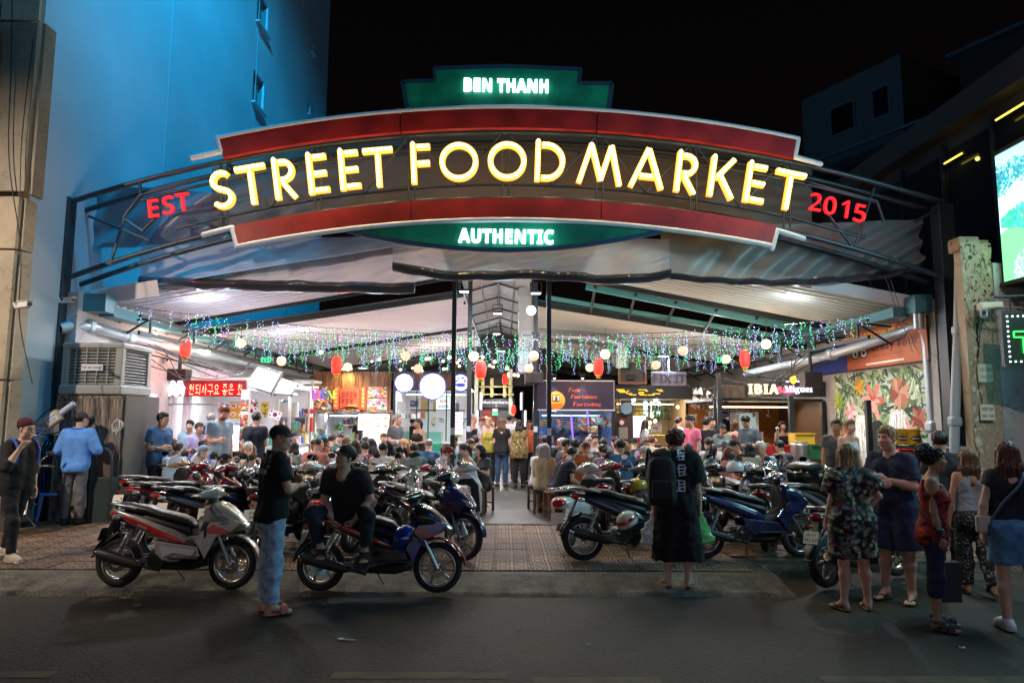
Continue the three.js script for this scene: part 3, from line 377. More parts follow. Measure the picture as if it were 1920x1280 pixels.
for(const[lab,pts,px,py,d]of[['teal sheet metal gutter end under the left roof corner',[[132,553],[206,562],[206,585],[132,582]],153,585,12.4],['teal sheet metal gutter end under the right roof corner',[[1708,565],[1739,555],[1739,582],[1708,586]],1722,585,12.4]]){
const o=thing('gutter',lab,'gutter');const q=pts.map((p)=>at(...p,d));const xa=Math.min(...q.map((p)=>p.x)),xb=Math.max(...q.map((p)=>p.x)),ya=Math.min(...q.map((p)=>p.y)),yb=Math.max(...q.map((p)=>p.y));
part(o,'trough',[bx(xb-xa,0.02,0.3,(xa+xb)/ 2,ya,-d),bx(xb-xa,yb-ya,0.02,(xa+xb)/ 2,(ya+yb)/ 2,-d+0.15),bx(xb-xa,yb-ya,0.02,(xa+xb)/ 2,(ya+yb)/ 2,-d-0.15),bx(0.02,yb-ya,0.28,xa+0.012,(ya+yb)/ 2,-d),bx(0.02,yb-ya,0.28,xb-0.012,(ya+yb)/ 2,-d)],mat([0.08,0.22,0.26],0.35,0.2));
part(o,'gutter_run',bx(0.28,0.18,14,lab.includes('left')?-7.3:7.3,ya+0.04,-d-7.2),mat([0.08,0.22,0.26],0.35,0.2));const a=at(px,py,d);part(o,'downpipe',rod(V(a.x,ya,-d),V(a.x,ya-0.3,-d),0.09,0.09,12),M.galv);rebase(o,V((xa+xb)/ 2,ya,-d));
}
{
const d=11.75,p=at(176,741,d),g=thing('air_cooler','large grey evaporative air cooler with louvred sides on the boarded stand','air cooler',V(p.x,p.y,-12.1)),W2=0.98,H2=0.83,D=0.95,body=mat([0.3,0.31,0.3],0.5),lou=mat([0.33,0.34,0.32],0.45);
part(g,'base',rbx(W2+0.06,0.16,D+0.06,0,0.09,0,0.03),body);part(g,'top',rbx(W2+0.04,0.1,D+0.04,0,H2,0,0.03),body);part(g,'core',bx(W2-0.12,H2-0.2,D-0.12,0,0.48,0),M.black);
part(g,'corner_post',[[-1,-1],[1,-1],[-1,1],[1,1]].map(([a,b])=>rbx(0.12,H2-0.2,0.12,a*(W2 / 2-0.05),0.48,b*(D / 2-0.05),0.02)),body);
for(let i=0;i<12;i++){const y=0.2+i*0.052;part(g,'louvre',[bx(W2-0.2,0.012,0.06,0,0,0).rotateX(0.6).translate(0,y,D / 2-0.03)],lou);part(g,'louvre',[bx(0.06,0.012,D-0.2,0,0,0).rotateZ(-0.6).translate(W2 / 2-0.03,y,0)],lou);}
part(g,'grille_bar',[-0.27,-0.09,0.09,0.27].map((x)=>bx(0.014,H2-0.22,0.02,x,0.48,D / 2+0.008)),lou);
board(g,'badge',0.36,0.11,0.012,0.02,0.46,D / 2+0.02,panelMat(writes(256,80,'#d8d8d8',[['TOP AIR COOLER',128,42,40,'#111','bold sans-serif','center',236]])),M.grey);
const h=thing('boarded_stand','weathered grey board enclosure carrying the air cooler','stand',V(p.x,PH,-12.25));const wm=new THREE.MeshStandardMaterial({map:tx.wood,color:col([0.5,0.52,0.56]),roughness:0.7,side:THREE.DoubleSide});const hh=p.y-PH;
for(let i=0;i<5;i++)part(h,'board',boxUV(rbx(0.215,hh-0.01,0.03,-0.44+i*0.22,hh / 2,0.6+rnd(-0.005,0.005),0.004),0.5),wm);part(h,'frame',[bx(0.05,hh,1.1,-0.54,hh / 2,0.02),bx(0.05,hh,1.1,0.56,hh / 2,0.02),bx(1.1,0.05,1.1,0,hh-0.026,0)],mat([0.12,0.11,0.1],0.7));
const pc=at(200,800,11.5);const rope=thing('rope_coil','small coil of pale rope hanging at the edge of the boarded stand','rope',at(219,795,11.5));part(rope,'coil',[0,1,2,3].map((i)=>new THREE.TorusGeometry(0.07+i*0.012,0.008,6,18).rotateY(0.3*i).rotateZ(i).translate(0.01*i,-0.02*i,0.01*i)),mat([0.5,0.5,0.46],0.9));
const box=thing('utility_box','printed cardboard meter boxes and taped conduit tied to the post behind the smoker','box',at(90,800,11.4));const pr=(s,w,h2)=>panelMat(writes(256,128,'#c9cfd6',[[s,128,40,48,'#18459a','bold sans-serif','center',240],['028 3822',128,92,44,'#18459a','bold sans-serif','center',240]]));const bp=pr('CONG TRINH');
board(box,'box_body',0.3,0.22,0.14,-0.02,-0.02,0,bp,M.offwhite);part(box,'conduit',[rod(V(0.02,0.03,0.12),V(0.46,0.38,0.12),0.045,0.045,10),rod(V(-0.02,-0.12,0.1),V(-0.18,-0.3,0.1),0.05)],mat([0.5,0.56,0.68],0.6));part(box,'junction_box',rbx(0.26,0.2,0.1,0,0,0,0.02).rotateZ(0.65).translate(0.17,0.13,0.16),mat([0.42,0.34,0.22],0.6));part(box,'sticker',new THREE.PlaneGeometry(0.2,0.13).rotateZ(0.65).translate(0.17,0.13,0.213),bp);
part(box,'cable',[tube([V(0.44,0.36,0.12),V(0.5,0.25,0.13),V(0.38,0.0,0.13),V(0.1,-0.12,0.13),V(-0.1,-0.1,0.12)],0.011),tube([V(0.44,0.38,0.12),V(0.3,0.4,0.13),V(0.05,0.26,0.13),V(-0.15,0.05,0.12)],0.009)],M.black);
}
function foldedGate(label,px0,px1,pyTop,d,n){
const a=at(px0,pyTop,d),b=at(px1,pyTop,d),g=thing('folding_gate',label,'gate',V((a.x+b.x)/ 2,PH,-d)),H2=a.y-PH,m=mat([0.035,0.05,0.075],0.35,0.5);
for(let i=0;i<n;i++){const x=lerp(a.x,b.x,i /(n-1))-(a.x+b.x)/ 2;part(g,'hoop',tube([V(x,0.05,0.25),V(x,H2-0.2,0.25),V(x,H2-0.04,0.16),V(x,H2,0),V(x,H2-0.04,-0.16),V(x,H2-0.2,-0.25),V(x,0.05,-0.25)],0.024,6,18),m);}
part(g,'cross_rod',[0.25,0.7].map((t)=>rod(V(a.x-(a.x+b.x)/ 2,H2*t,0.22),V(b.x-(a.x+b.x)/ 2,H2*t,0.22),0.012)),m);part(g,'wheel',[0,1].map((i)=>new THREE.TorusGeometry(0.045,0.02,6,12).translate(i?b.x-(a.x+b.x)/ 2:a.x-(a.x+b.x)/ 2,0.06,0.27)),M.rubber);
}
foldedGate('dark folded accordion gate behind the smoker, left side',72,130,823,12.0,9);foldedGate('dark folded accordion gate with ribbed top behind the walkers, right side',1740,1850,838,11.2,18);
{
const d=11.55,p=at(206,785,11.55),g=thing('arched_cabinet','low dark cabinet with arched tube frame beside the green bin','cabinet',V(p.x,PH,-d));part(g,'body',rbx(0.3,0.72,0.3,0,0.37,0,0.01),mat([0.03,0.05,0.05],0.4));part(g,'panel',plate(ribbon([[-0.0,0.74],[0,1.15]],0.24),0.02).translate(0,0,0.05),mat([0.12,0.07,0.05],0.6));part(g,'arch',tube([V(-0.15,0.02,0.16),V(-0.15,0.95,0.16),V(-0.09,1.16,0.16),V(0.02,1.2,0.16),V(0.12,1.14,0.16),V(0.16,0.95,0.16),V(0.16,0.02,0.16)],0.02,8,40),M.darkSteel);
const bin=(label,px,py,c,d2,s,w)=>{const q=at(px,py,d2),o=thing('rubbish_bin',label,'bin',V(q.x,PH,-d2));const H2=q.y-PH;part(o,'body',loft([[0,0.7],[0.9,0.95]].map(([t,k])=>({c:V(0,H2*t,0),u:V(w / 2*k,0,0),v:V(0,0,0.2*k),e:6})),20),mat(c,0.45));part(o,'lid',rbx(w*1.08,H2*0.1,0.46,0,H2*0.95,0,0.03),mat(c,0.45));};
bin('green wheeled bin left of the row of motorbikes',227,850,[0.02,0.16,0.06],12.2,1,0.34);bin('orange bin next to the green bin behind the red scooter',243,872,[0.5,0.13,0.02],12.7,1,0.26);
}
const Mi={roof:mat([0.64,0.62,0.67],0.55),roofR:mat([0.58,0.59,0.53],0.55),post:mat([0.02,0.028,0.035],0.4,0.3),truss:mat([0.02,0.03,0.03],0.5,0.3),duct:mat([0.5,0.53,0.53],0.35,0.8)};
const FLY=PH+0.014;
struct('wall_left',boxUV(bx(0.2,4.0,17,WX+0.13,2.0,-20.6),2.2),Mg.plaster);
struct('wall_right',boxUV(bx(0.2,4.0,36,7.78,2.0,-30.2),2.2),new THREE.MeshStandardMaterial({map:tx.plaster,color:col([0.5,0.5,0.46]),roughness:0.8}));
{
const ribbed=(x0,y0,x1,y1,za,zb,pitch)=>{const n=Math.round(Math.abs(zb-za)/ pitch)*4;return sheet(10,n,(u,v)=>{const k=Math.round(v*n)% 4;const x=lerp(x0,x1,u),z=lerp(za,zb,v);return[x,lerp(y0,y1,u)+(k===1||k===2?0.03:0)+0.03*noise(x*0.4,z*0.3,2),z];});};
const o=thing('market_roof','ribbed pale sheet roof of the market hall in two stepped halves','roof');
part(o,'roof_sheet',ribbed(-7.6,4.02,-1.3,5.15,-12.7,-15.6,0.26),Mi.roof,'front left roof sheet');part(o,'roof_sheet',ribbed(7.6,4.05,1.8,5.15,-12.7,-15.9,0.3),Mi.roofR,'front right roof sheet');
part(o,'roof_sheet',ribbed(-7.62,3.78,-1.0,4.82,-16.1,-40,0.2),Mi.roof);part(o,'roof_sheet',ribbed(7.62,3.75,0.6,4.86,-17.4,-40,0.2),Mi.roofR);
for(let i=0;i<11;i++)for(const s of[-1,1]){const z=-12.9-i*0.26;part(o,'roof_rib',beam(V(s*7.6,s<0?4.0:4.03,z),V(s<0?-1.3:1.8,5.12,z),0.045,0.16),s<0?Mi.roof:Mi.roofR);}
for(let i=0;i<40;i++)for(const s of[-1,1]){const z=(s<0?-16.2:-17.5)-i*0.3;part(o,'roof_rib',beam(V(s*7.6,s<0?3.76:3.73,z),V(s<0?-1.0:0.6,s<0?4.79:4.83,z),0.035,0.1),s<0?Mi.roof:Mi.roofR);}
part(o,'gap_light_blocker',beam(V(-7.6,4.12,-15.95),V(-1.2,5.24,-15.95),0.95,0.03),Mi.post);  // sheet added over the roof gap to block the blue floodlight
part(o,'fascia',[beam(V(-7.6,3.98,-12.62),V(-6.4,4.18,-12.62),0.03,0.3),beam(V(7.6,4.0,-12.62),V(5.7,4.36,-12.62),0.03,0.22)],Mi.roof);
const rf=(a,b,w=0.08,h=0.14)=>part(o,'rafter',beam(a,b,w,h),Mi.truss);
for(const z of[-15.65]){rf(V(-7.6,3.93,z),V(-1.2,5.07,z));rf(V(7.6,3.95,z-0.2),V(1.7,5.07,z-0.2));}
for(const z of[-16.05,-22,-28,-34]){rf(V(-7.6,3.68,z),V(-1.0,4.72,z));rf(V(7.6,3.66,z-1.3),V(0.6,4.76,z-1.3));}
for(let i=0;i<6;i++){const x=2.1+i*0.95;part(o,'strut',rod(V(x,5.0-(x-1.8)*0.19,-16.0),V(x+0.05,4.55-(x-1.8)*0.16,-17.3),0.035),Mi.truss);}
part(o,'purlin',[beam(V(1.9,4.95,-16.15),V(7.5,3.86,-16.15),0.1,0.16),beam(V(1.0,4.86,-17.2),V(7.5,3.8,-17.2),0.1,0.1)],mat([0.1,0.32,0.3],0.4));
const ms=mat([0.22,0.23,0.22],0.6);
part(o,'roof_sheet',ribbed(-1.05,5.05,-0.2,5.3,-15.2,-40,0.22),ms,'grey sheet of the raised ridge');part(o,'roof_sheet',ribbed(0.6,5.05,-0.2,5.3,-15.2,-40,0.22),ms,'grey sheet of the raised ridge');
for(let i=0;i<12;i++){const z=-15.4-i*2;part(o,'ridge_frame',[rod(V(-1.05,5.0,z),V(-0.2,5.25,z),0.025,0.025,6),rod(V(0.6,5.0,z),V(-0.2,5.25,z),0.025,0.025,6),rod(V(-1.05,4.7,z),V(-1.05,5.02,z),0.03),rod(V(0.6,4.7,z),V(0.6,5.02,z),0.03)],Mi.post);}
part(o,'ridge_rail',[rod(V(-0.2,5.24,-15.3),V(-0.2,5.24,-39),0.02),rod(V(-0.6,5.12,-15.3),V(-0.6,5.12,-39),0.015),rod(V(0.2,5.12,-15.3),V(0.2,5.12,-39),0.015)],Mi.post);
for(let i=0;i<12;i++)for(const s of[-1,1]){const z=-13.4-i*1.9;part(o,'wall_bracket',[rod(V(s*7.55,3.65,z),V(s*6.9,3.72,z),0.025,0.025,6),rod(V(s*7.55,3.3,z),V(s*6.9,3.72,z),0.022,0.022,6),rod(V(s*6.9,3.72,z),V(s*6.9,3.4,z),0.022,0.022,6)],Mi.post);}
part(o,'eaves_rail',[beam(V(-6.9,3.4,-13),V(-6.9,3.4,-36),0.05,0.07),beam(V(6.9,3.4,-13),V(6.9,3.4,-36),0.05,0.07),beam(V(-6.9,3.72,-13),V(-6.9,3.72,-36),0.05,0.05),beam(V(6.9,3.72,-13),V(6.9,3.72,-36),0.05,0.05)],Mi.post);
rebase(o,V(0,4,-16));
const post=(lab,px,d,w,py1)=>{const p=at(px,785,d),y1=at(px,py1,d).y,g=thing('steel_post',lab,'post',V(p.x,FLY,-d));part(g,'shaft',rbx(w,y1-FLY,w,0,(y1-FLY)/ 2,0,0.008),Mi.post);part(g,'foot_plate',bx(w*2.2,0.015,w*2.2,0,0.008,0),Mi.post);part(g,'sticker',bx(w*0.9,0.13,0.004,0,1.45,w / 2+0.003),mat([0.45,0.5,0.6],0.5));};
post('dark steel post left of the aisle, in front of the white globe signs',849,13.0,0.085,512);post('dark steel post right of the aisle, in front of the purple food sign',1029.5,13.0,0.085,512);
post('dark steel post behind the left aisle post, under the ridge',879,16.2,0.1,524);post('dark steel post beside the silver duct, right of the aisle',1004,16.2,0.1,530);
}
{
const o=thing('ventilation_duct','silver sheet metal duct dropping right of the aisle and turning down behind the purple sign','duct');const d=17.2,a=at(985,540,d),b=at(985,700,d);
part(o,'duct',rbx(0.34,a.y-b.y,0.34,a.x,(a.y+b.y)/ 2,-d,0.02),Mi.duct);const c=at(1010,627,19.5),e=at(1150,640,19.5),f=at(1167,690,19.5);
part(o,'duct',tube([c,e,V(f.x-0.02,e.y-0.12,-19.5),f],0.19,14,40),Mi.duct);for(let i=0;i<5;i++)part(o,'seam',rbx(0.37,0.03,0.37,a.x,lerp(a.y,b.y,(i+0.5)/ 5),-d,0.01),Mi.duct);rebase(o,V(a.x,b.y,-d));
}
const lampGlow=glow([0.95,1,0.97],5);
function flood(px,py,d,w,k,lab){
const p=at(px,py,d),g=thing('flood_lamp',lab,'lamp',p);part(g,'housing',rbx(w,0.05,w*0.7,0,0.03,0,0.015),M.black);part(g,'lit_face',bx(w*0.85,0.012,w*0.55,0,0,0).rotateX(0),lampGlow);part(g,'hanger',[rod(V(-w*0.5,0.03,0),V(-w*0.5,0.25,0),0.01),rod(V(w*0.5,0.03,0),V(w*0.5,0.25,0),0.01),rod(V(-w*0.5,0.25,0),V(w*0.5,0.25,0),0.01),rod(V(0,0.25,0),V(0,0.7,0),0.006)],M.black);
if(k)spot(g,V(0,-0.05,0),V(0,-3,0.3),[0.9,0.94,1],L.flood*k,1.35,0.7,6),point(g,V(0,-0.3,0),[0.86,0.9,1],L.up*k,6);
}
flood(379,547,13.6,0.3,1,'square floodlight hanging under the front left roof sheet');flood(1490,549,13.6,0.3,1,'square floodlight hanging under the front right roof sheet');flood(870,547,15.0,0.22,0.8,'small floodlight left of the ridge over the aisle');flood(1005,550,15.0,0.24,0.8,'small floodlight right of the ridge beside the duct');
flood(535,618,17.5,0.28,1,'bell pendant lamp above the Korean stall queue');flood(1335,622,17.5,0.3,1,'pendant lamp under the right roof near the bar');flood(933,588,19,0.26,0.8,'pendant lamp inside the ridge over the aisle, nearer one');flood(931,626,25,0.3,0.8,'pendant lamp inside the ridge over the aisle, farther one');flood(680,690,20.5,0.26,0.8,'pendant lamp above the carved wooden stall front');flood(1243,668,20,0.3,0.8,'slim pendant lamp above the FIX IT board');flood(940,659,16.5,0.2,0,'small clip lamp on the left wall');
function globe(px,py,rpx,d,c,k,lab){const p=at(px,py,d),r=rpx*d / FOCAL,g=thing('paper_globe',lab,'lantern',p);part(g,'shade',new THREE.SphereGeometry(r,20,14),glow(c,1.25,0.6));part(g,'cap',[rod(V(0,r*0.9,0),V(0,r+0.03,0),r*0.3),rod(V(0,r,0),V(0.02,r+0.5,0),0.005)],M.black);point(g,V(0,0,0),c,k*L.globe,4);}
const pk=[1,0.5,0.34],wm=[1,0.8,0.48],wh=[1,0.94,0.88];
[[451,643,9.5,15,pk,4,'salmon paper globe over the left tables, highest on the left side'],[527,677,8.5,17.5,pk,4,'salmon paper globe right of the green EXIT sign'],[652,688,8,18,wm,5,'warm white paper globe right of a red lantern, above the carved stall'],[760,667,9,17,pk,4,'salmon paper globe above the middle of the left tables'],[784,691,8.5,18.5,pk,4,'salmon paper globe right above the white disc signs'],[888,668,9.5,15.5,wm,6,'yellow paper globe above the red lantern by the aisle'],[996,582,9.5,15.4,wh,6,'white paper globe beside the silver duct, highest of all'],[1001,667,9.5,15.5,pk,4,'salmon paper globe under the duct, upper of a pair'],[992,690,8.5,15.8,pk,3,'salmon paper globe under the duct, lower of a pair'],[1135,664,9.5,15.5,wm,6,'warm white paper globe right above a red lantern, right half'],[1106,689,8,17.5,wm,4,'warm white paper globe left of the red lantern above the purple sign'],[1281,657,9.5,16,pk,4,'salmon paper globe above the FIX IT bar, right'],[1230,684,8.5,18,pk,4,'salmon paper globe above the FIX IT board'],[1437,645,9.5,14.6,wm,6,'warm white paper globe farthest right under the fairy lights'],[1362,673,8.5,16.5,wm,5,'warm white paper globe on the pole near the right exit sign']].forEach((a)=>globe(...a));
for(const[px,py,d,lab]of[[291,626,14.6,'bare bulb on the left wall bracket, nearest'],[390,657,16.5,'bare bulb on the left wall bracket, farther along'],[601,660,17.5,'bare bulb above the wooden stall roof']]){const g=thing('bare_bulb',lab,'bulb',at(px,py,d));part(g,'bulb',sph(0.045,0,0,0),glow([1,0.8,0.5],6));part(g,'socket',rod(V(0,0.03,0),V(0,0.12,0),0.02),M.black);point(g,V(0,0,0),[1,0.85,0.6],2.5);}
function redLantern(px,py,hpx,d,lab){
const p=at(px,py,d),h=hpx*d / FOCAL,r=h*0.29,g=thing('red_lantern',lab,'lantern',p);
const pr=[];for(let i=0;i<=12;i++){const t=i / 12;pr.push([r*(0.62+0.38*Math.sin(Math.PI*t)**0.5),(t-0.5)*h*0.9]);}
const sk=lathe(pr,40),q=sk.attributes.position;for(let i=0;i<q.count;i++){const a=Math.atan2(q.getZ(i),q.getX(i)),k=1-0.07*Math.abs(Math.sin(a*5));q.setX(i,q.getX(i)*k);q.setZ(i,q.getZ(i)*k);}sk.computeVertexNormals();
part(g,'shade',sk,mat([0.75,0.03,0.02],0.6,0,{phys:1,transmission:0.5,thickness:0,emissive:col([1,0.05,0.025]),emissiveIntensity:0.55}));part(g,'ring',[rod(V(0,h*0.45,0),V(0,h*0.5,0),r*0.6,r*0.6,14),rod(V(0,-h*0.5,0),V(0,-h*0.45,0),r*0.6,r*0.6,14)],mat([0.6,0.32,0.04],0.4));part(g,'tassel',rbx(r*0.8,h*0.16,r*0.2,0,-h*0.57,0,0.01),mat([0.8,0.55,0.05],0.6));part(g,'cord',rod(V(0,h*0.5,0),V(0,h*0.5+0.5,0),0.006),M.black);
part(g,'lamp_bulb',sph(0.04),glow([1,0.5,0.25],8));point(g,V(),[1,0.35,0.2],3,2);
}
redLantern(347,654,36,15,'red ribbed lantern in front of the white wall, farthest left');redLantern(631,685,35,15.4,'red ribbed lantern above the carved wooden stall');redLantern(901,693,36,15.4,'red ribbed lantern beside the aisle post');redLantern(1122,688,33,16,'red ribbed lantern above the purple food sign');redLantern(1397,673,34,15.2,'red ribbed lantern farthest right, above the beer bar');redLantern(947,711,20,22,'small red lantern high over the far end of the aisle');redLantern(963,768,17,24,'small round red lantern low over the aisle crowd');
{
reseed(77);const tints=[[[0.4,0.52,1],0.62,'white'],[[0.06,1,0.28],0.32,'green'],[[0.65,0.12,1],0.06,'purple']],places=tints.map(()=>[]),wires=[];
for(const[d,X0,X1,yEnd,yMid,drop,n]of[[13.1,-7.0,7.0,3.8,3.4,0.42,96],[14.3,-6.6,6.9,3.72,3.45,0.5,84],[15.6,-6.4,6.8,3.68,3.4,0.5,84],[17.0,-6.2,6.8,3.66,3.5,0.6,80],[18.6,-5.8,6.6,3.68,3.55,0.65,76],[20.4,-3.6,5.5,3.68,3.6,0.55,36]]){
const yc=(x)=>lerp(yMid,yEnd,((x-0.3)/ 6.6)**2),cable=[];for(let i=0;i<=24;i++){const x=lerp(X0,X1,i / 24);cable.push(V(x,yc(x),-d));}wires.push(tube(cable,0.006,4,48));
let run=pick([0,0,1]);for(let i=0;i<n;i++){
const x=lerp(X0,X1,(i+rnd(0.2,0.8))/ n),l=drop*rnd(0.25,0.95),y=yc(x),off=rnd()<0.12;run=rnd()<0.5?0:rnd()<0.88?1:2;const sw=rnd(-0.05,0.05);wires.push(rod(V(x,y,-d),V(x+sw,y-l,-d),0.0035,0.0035,3));if(off)continue;
const k=Math.round(l / 0.026);for(let j=0;j<k;j++){const c=rnd()<0.6?run:rnd()<0.6?0:1;places[c].push([x+sw*j / k+rnd(-0.035,0.035),y-l*j / k+rnd(-0.02,0.02),-d+rnd(-0.04,0.04)]);}
}
}
const bulbG=new THREE.OctahedronGeometry(0.0072,0);
tints.forEach(([c,,nm],i)=>{const im=new THREE.InstancedMesh(bulbG,glow(c,i?4.5:5.5),places[i].length),m4=new THREE.Matrix4();places[i].forEach((p,j)=>im.setMatrixAt(j,m4.makeTranslation(...p)));im.name=numbered('fairy_lights');scene.add(im);info(im,`tiny ${nm} fairy lights hanging in curtains under the market roof`,'fairy lights',null,'stuff');});
stuff('fairy_light_wires','thin dark wires of the fairy light curtains under the roof','wires',wires,M.black);
for(const[px,d]of[[420,14.5],[700,15],[950,15],[1180,15],[1420,14.5]]){const p=at(px,650,d);const l=point(scene,p,[0.5,0.8,1],2,10);l.position.y=3.35;}
}
for(const[px,py,d,txt,lab]of[[500,675,17.2,'EXIT','green EXIT sign hanging over the left tables'],[1354,675,17.2,'EXIT','green EXIT sign on the right pole, partly behind a globe']]){const p=at(px,py,d),g=thing('exit_sign',lab,'sign',p);const w=23*d / FOCAL,h=12*d / FOCAL;part(g,'case',rbx(w,h,0.06,0,0,0,0.006),mat([0.01,0.03,0.02],0.4));part(g,'letters',text3(txt,h*0.75,0.006).scale(w*0.85 / 0.24*0.24 /(h*2.0),1,1).translate(0,0,0.034),glow([0.03,0.9,0.25],2));part(g,'hanger',rod(V(0,h / 2,0),V(0,h / 2+0.6,0),0.012),M.black);}
{
const sp=(lab,px,py,d,w,h)=>{const p=at(px,py,d),g=thing('loudspeaker',lab,'speaker',p);part(g,'cabinet',rbx(w,h,0.3,0,0,0,0.01),mat([0.03,0.02,0.02],0.5));part(g,'grille',bx(w*0.9,h*0.85,0.01,0,0,0.156),mat([0.015,0.012,0.012],0.9));part(g,'bracket',rod(V(0,h / 2,0),V(0,h / 2+0.55,0),0.04),M.black);};
sp('dark loudspeaker box hanging above the left end of the red Korean sign',336,703,15.6,0.42,0.26);sp('dark loudspeaker box on the post left of the purple food sign',1001,709,16.0,0.42,0.26);sp('dark loudspeaker box on the right wall above the beer bar',1521,712,15.6,0.4,0.34);
}
const goods=[[0.6,0.05,0.04],[0.1,0.25,0.1],[0.5,0.35,0.1],[0.05,0.1,0.4],[0.7,0.7,0.7],[0.3,0.15,0.08],[0.05,0.3,0.3]];
const wallW=mat([0.78,0.78,0.8],0.6),steelTop=mat([0.6,0.62,0.64],0.3,0.9);
const noticeMs=[];const noticeM=()=>{if(noticeMs.length<7){const i=noticeMs.length;noticeMs.push(panelMat(canvas(96,96,(c,w,h)=>{c.fillStyle=['#dfe3ea','#e8dcc0','#b8c8d8','#c83a30','#e8c040','#3a5a8a','#d8d0d8'][i];c.fillRect(0,0,w,h);reseed(700+i);for(let k=0;k<16;k++){c.fillStyle=pick(['#445','#a33','#e8e0d0','#785','#c93','#357','#222']);c.fillRect(rnd(4,70),5+k*5.6,rnd(6,50),rnd(2,9));}})));return noticeMs[i];}return pick(noticeMs);};
function booth(name,label,px0,px1,pyTop,d,deep,o={}){
const a=at(px0,785,d),b=at(px1,785,d),w=b.x-a.x,top=at((px0+px1)/ 2,pyTop,d).y-FLY,g=thing(name,label,'stall',V((a.x+b.x)/ 2,FLY,-d)),wm2=o.wall??wallW;
part(g,'back_wall',boxUV(bx(w,top,0.06,0,top / 2,-deep),1),o.back??wm2);for(const q of[-1,1]){const hw=q===Math.sign(948-px0)?0.95:top;part(g,'side_wall',bx(0.06,hw,deep,q*(w / 2-0.03),hw / 2,-deep / 2),wm2);if(hw<1)part(g,'side_ledge',rbx(0.24,0.03,deep,q*(w / 2-0.06),0.965,-deep / 2,0.008),steelTop);}
part(g,'post',rbx(0.06,top,0.06,Math.sign(948-px0)*(w / 2-0.03),top / 2,-deep+0.05,0.006),o.post??M.offwhite);part(g,'ceiling',bx(w,0.06,deep,0,top+0.03,-deep / 2),o.ceil??wm2);
part(g,'counter',[rbx(w,0.9,0.5,0,0.45,-0.3,0.01)],o.counter??wm2);part(g,'counter_top',rbx(w+0.04,0.04,0.62,0,0.94,-0.3,0.01),o.topm??steelTop);
for(const q of[-1,1])part(g,'post',rbx(0.07,top,0.07,q*(w / 2-0.03),top / 2,0.04,0.006),o.post??M.offwhite);
const ly=top-0.12;part(g,'tube_light',bx(w*0.8,0.03,0.06,0,ly,-deep*0.45),glow(o.light??[0.95,0.97,1],5));area(g,V(0,ly-0.03,-deep*0.45),V(0,0,-deep*0.45+0.9),w*0.8,0.35,o.light??[0.9,0.95,1],(o.k??12)*L.stall);
reseed(px0);for(let i=0;i<9;i++){const pw=rnd(0.14,0.4),ph=rnd(0.16,0.4);part(g,'notice',new THREE.PlaneGeometry(pw,ph).translate(rnd(-w / 2+0.25,w / 2-0.25),rnd(1.25,top-0.35),-deep+0.036+i*0.003),noticeM());}const od=Math.sign(948-px0)*(w / 2-0.06);for(let i=0;i<8;i++){const r=rnd(0.03,0.06),hh=rnd(0.1,0.3),z=-deep*(i+0.5)/ 8;part(g,pick(['jar','tub','carton']),rnd()<0.6?rod(V(od,0.98,z),V(od,0.98+hh,z),r,r*0.8,10):rbx(r*2,hh,r*2,od,0.98+hh / 2,z,0.01),mat(pick(goods),0.3));}for(let i=0;i<4;i++){const x=lerp(-w / 2+0.3,w / 2-0.3,(i+rnd(0.2,0.8))/ 4),l=rnd(0.2,0.45);part(g,'hanging_utensil',[rod(V(x,top-0.06,-deep*0.7),V(x,top-l,-deep*0.7),0.006),rod(V(x,top-l,-deep*0.7),V(x,top-l-0.04,-deep*0.68),0.06,0.03,12)],steelTop);}
return{g,w,top,d,deep,s:d / FOCAL,x:(px)=>at(px,785,d).x-(a.x+b.x)/ 2,y:(py,px)=>at(px??(px0+px1)/ 2,py,d).y-FLY};
}
const shelfGoods=(s,n,x0,x1,y,z,cols,hMin=0.1,hMax=0.28)=>{for(let i=0;i<n;i++){const x=lerp(x0,x1,(i+0.5)/ n)+rnd(-0.02,0.02),h=rnd(hMin,hMax),r=rnd(0.03,0.055),m=mat(pick(cols),0.3);part(s.g,pick(['jar','carton','tub']),rnd()<0.55?rod(V(x,y,z),V(x,y+h,z),r,r*rnd(0.6,1),10):rbx(r*2,h,r*2,x,y+h / 2,z,0.01),m);}};
const foodPic=(seed,w=256,h=256,bg='#3a2018')=>canvas(w,h,(c)=>{c.fillStyle=bg;c.fillRect(0,0,w,h);reseed(seed);for(let i=0;i<90;i++){c.fillStyle=pick(['#b5382a','#e0a040','#6d8a3a','#e9d9b0','#7a4a2a','#c85a3a','#2a2a30','#5ab0c0','#d94f70']);c.beginPath();c.ellipse(rnd(0,w),rnd(0,h),rnd(6,30),rnd(4,16),rnd(0,3),0,7);c.fill();}});
const dishGrid=(seed,nx,ny,bg='#f1ece2',head)=>canvas(256,384,(c,w,h)=>{c.fillStyle=bg;c.fillRect(0,0,w,h);reseed(seed);const y0=head?70:8;if(head){c.fillStyle='#c07a28';c.font='bold 34px sans-serif';c.textAlign='center';c.fillText(head,w / 2,48,230);}for(let j=0;j<ny;j++)for(let i=0;i<nx;i++){const x=(i+0.5)*w / nx,y=y0+(j+0.5)*(h-y0)/ ny,r=Math.min(w / nx,(h-y0)/ ny)*0.38;c.fillStyle='#fff';c.beginPath();c.arc(x,y,r,0,7);c.fill();for(let k=0;k<12;k++){c.fillStyle=pick(['#b5532a','#e0a040','#7d9a4a','#d8302a','#8a4a22','#f0d060']);c.beginPath();c.arc(x+rnd(-r,r)*0.5,y+rnd(-r,r)*0.5,r*rnd(0.15,0.35),0,7);c.fill();}c.fillStyle='#777';c.fillRect(x-r*0.8,y+r+3,r*1.6,4);}});
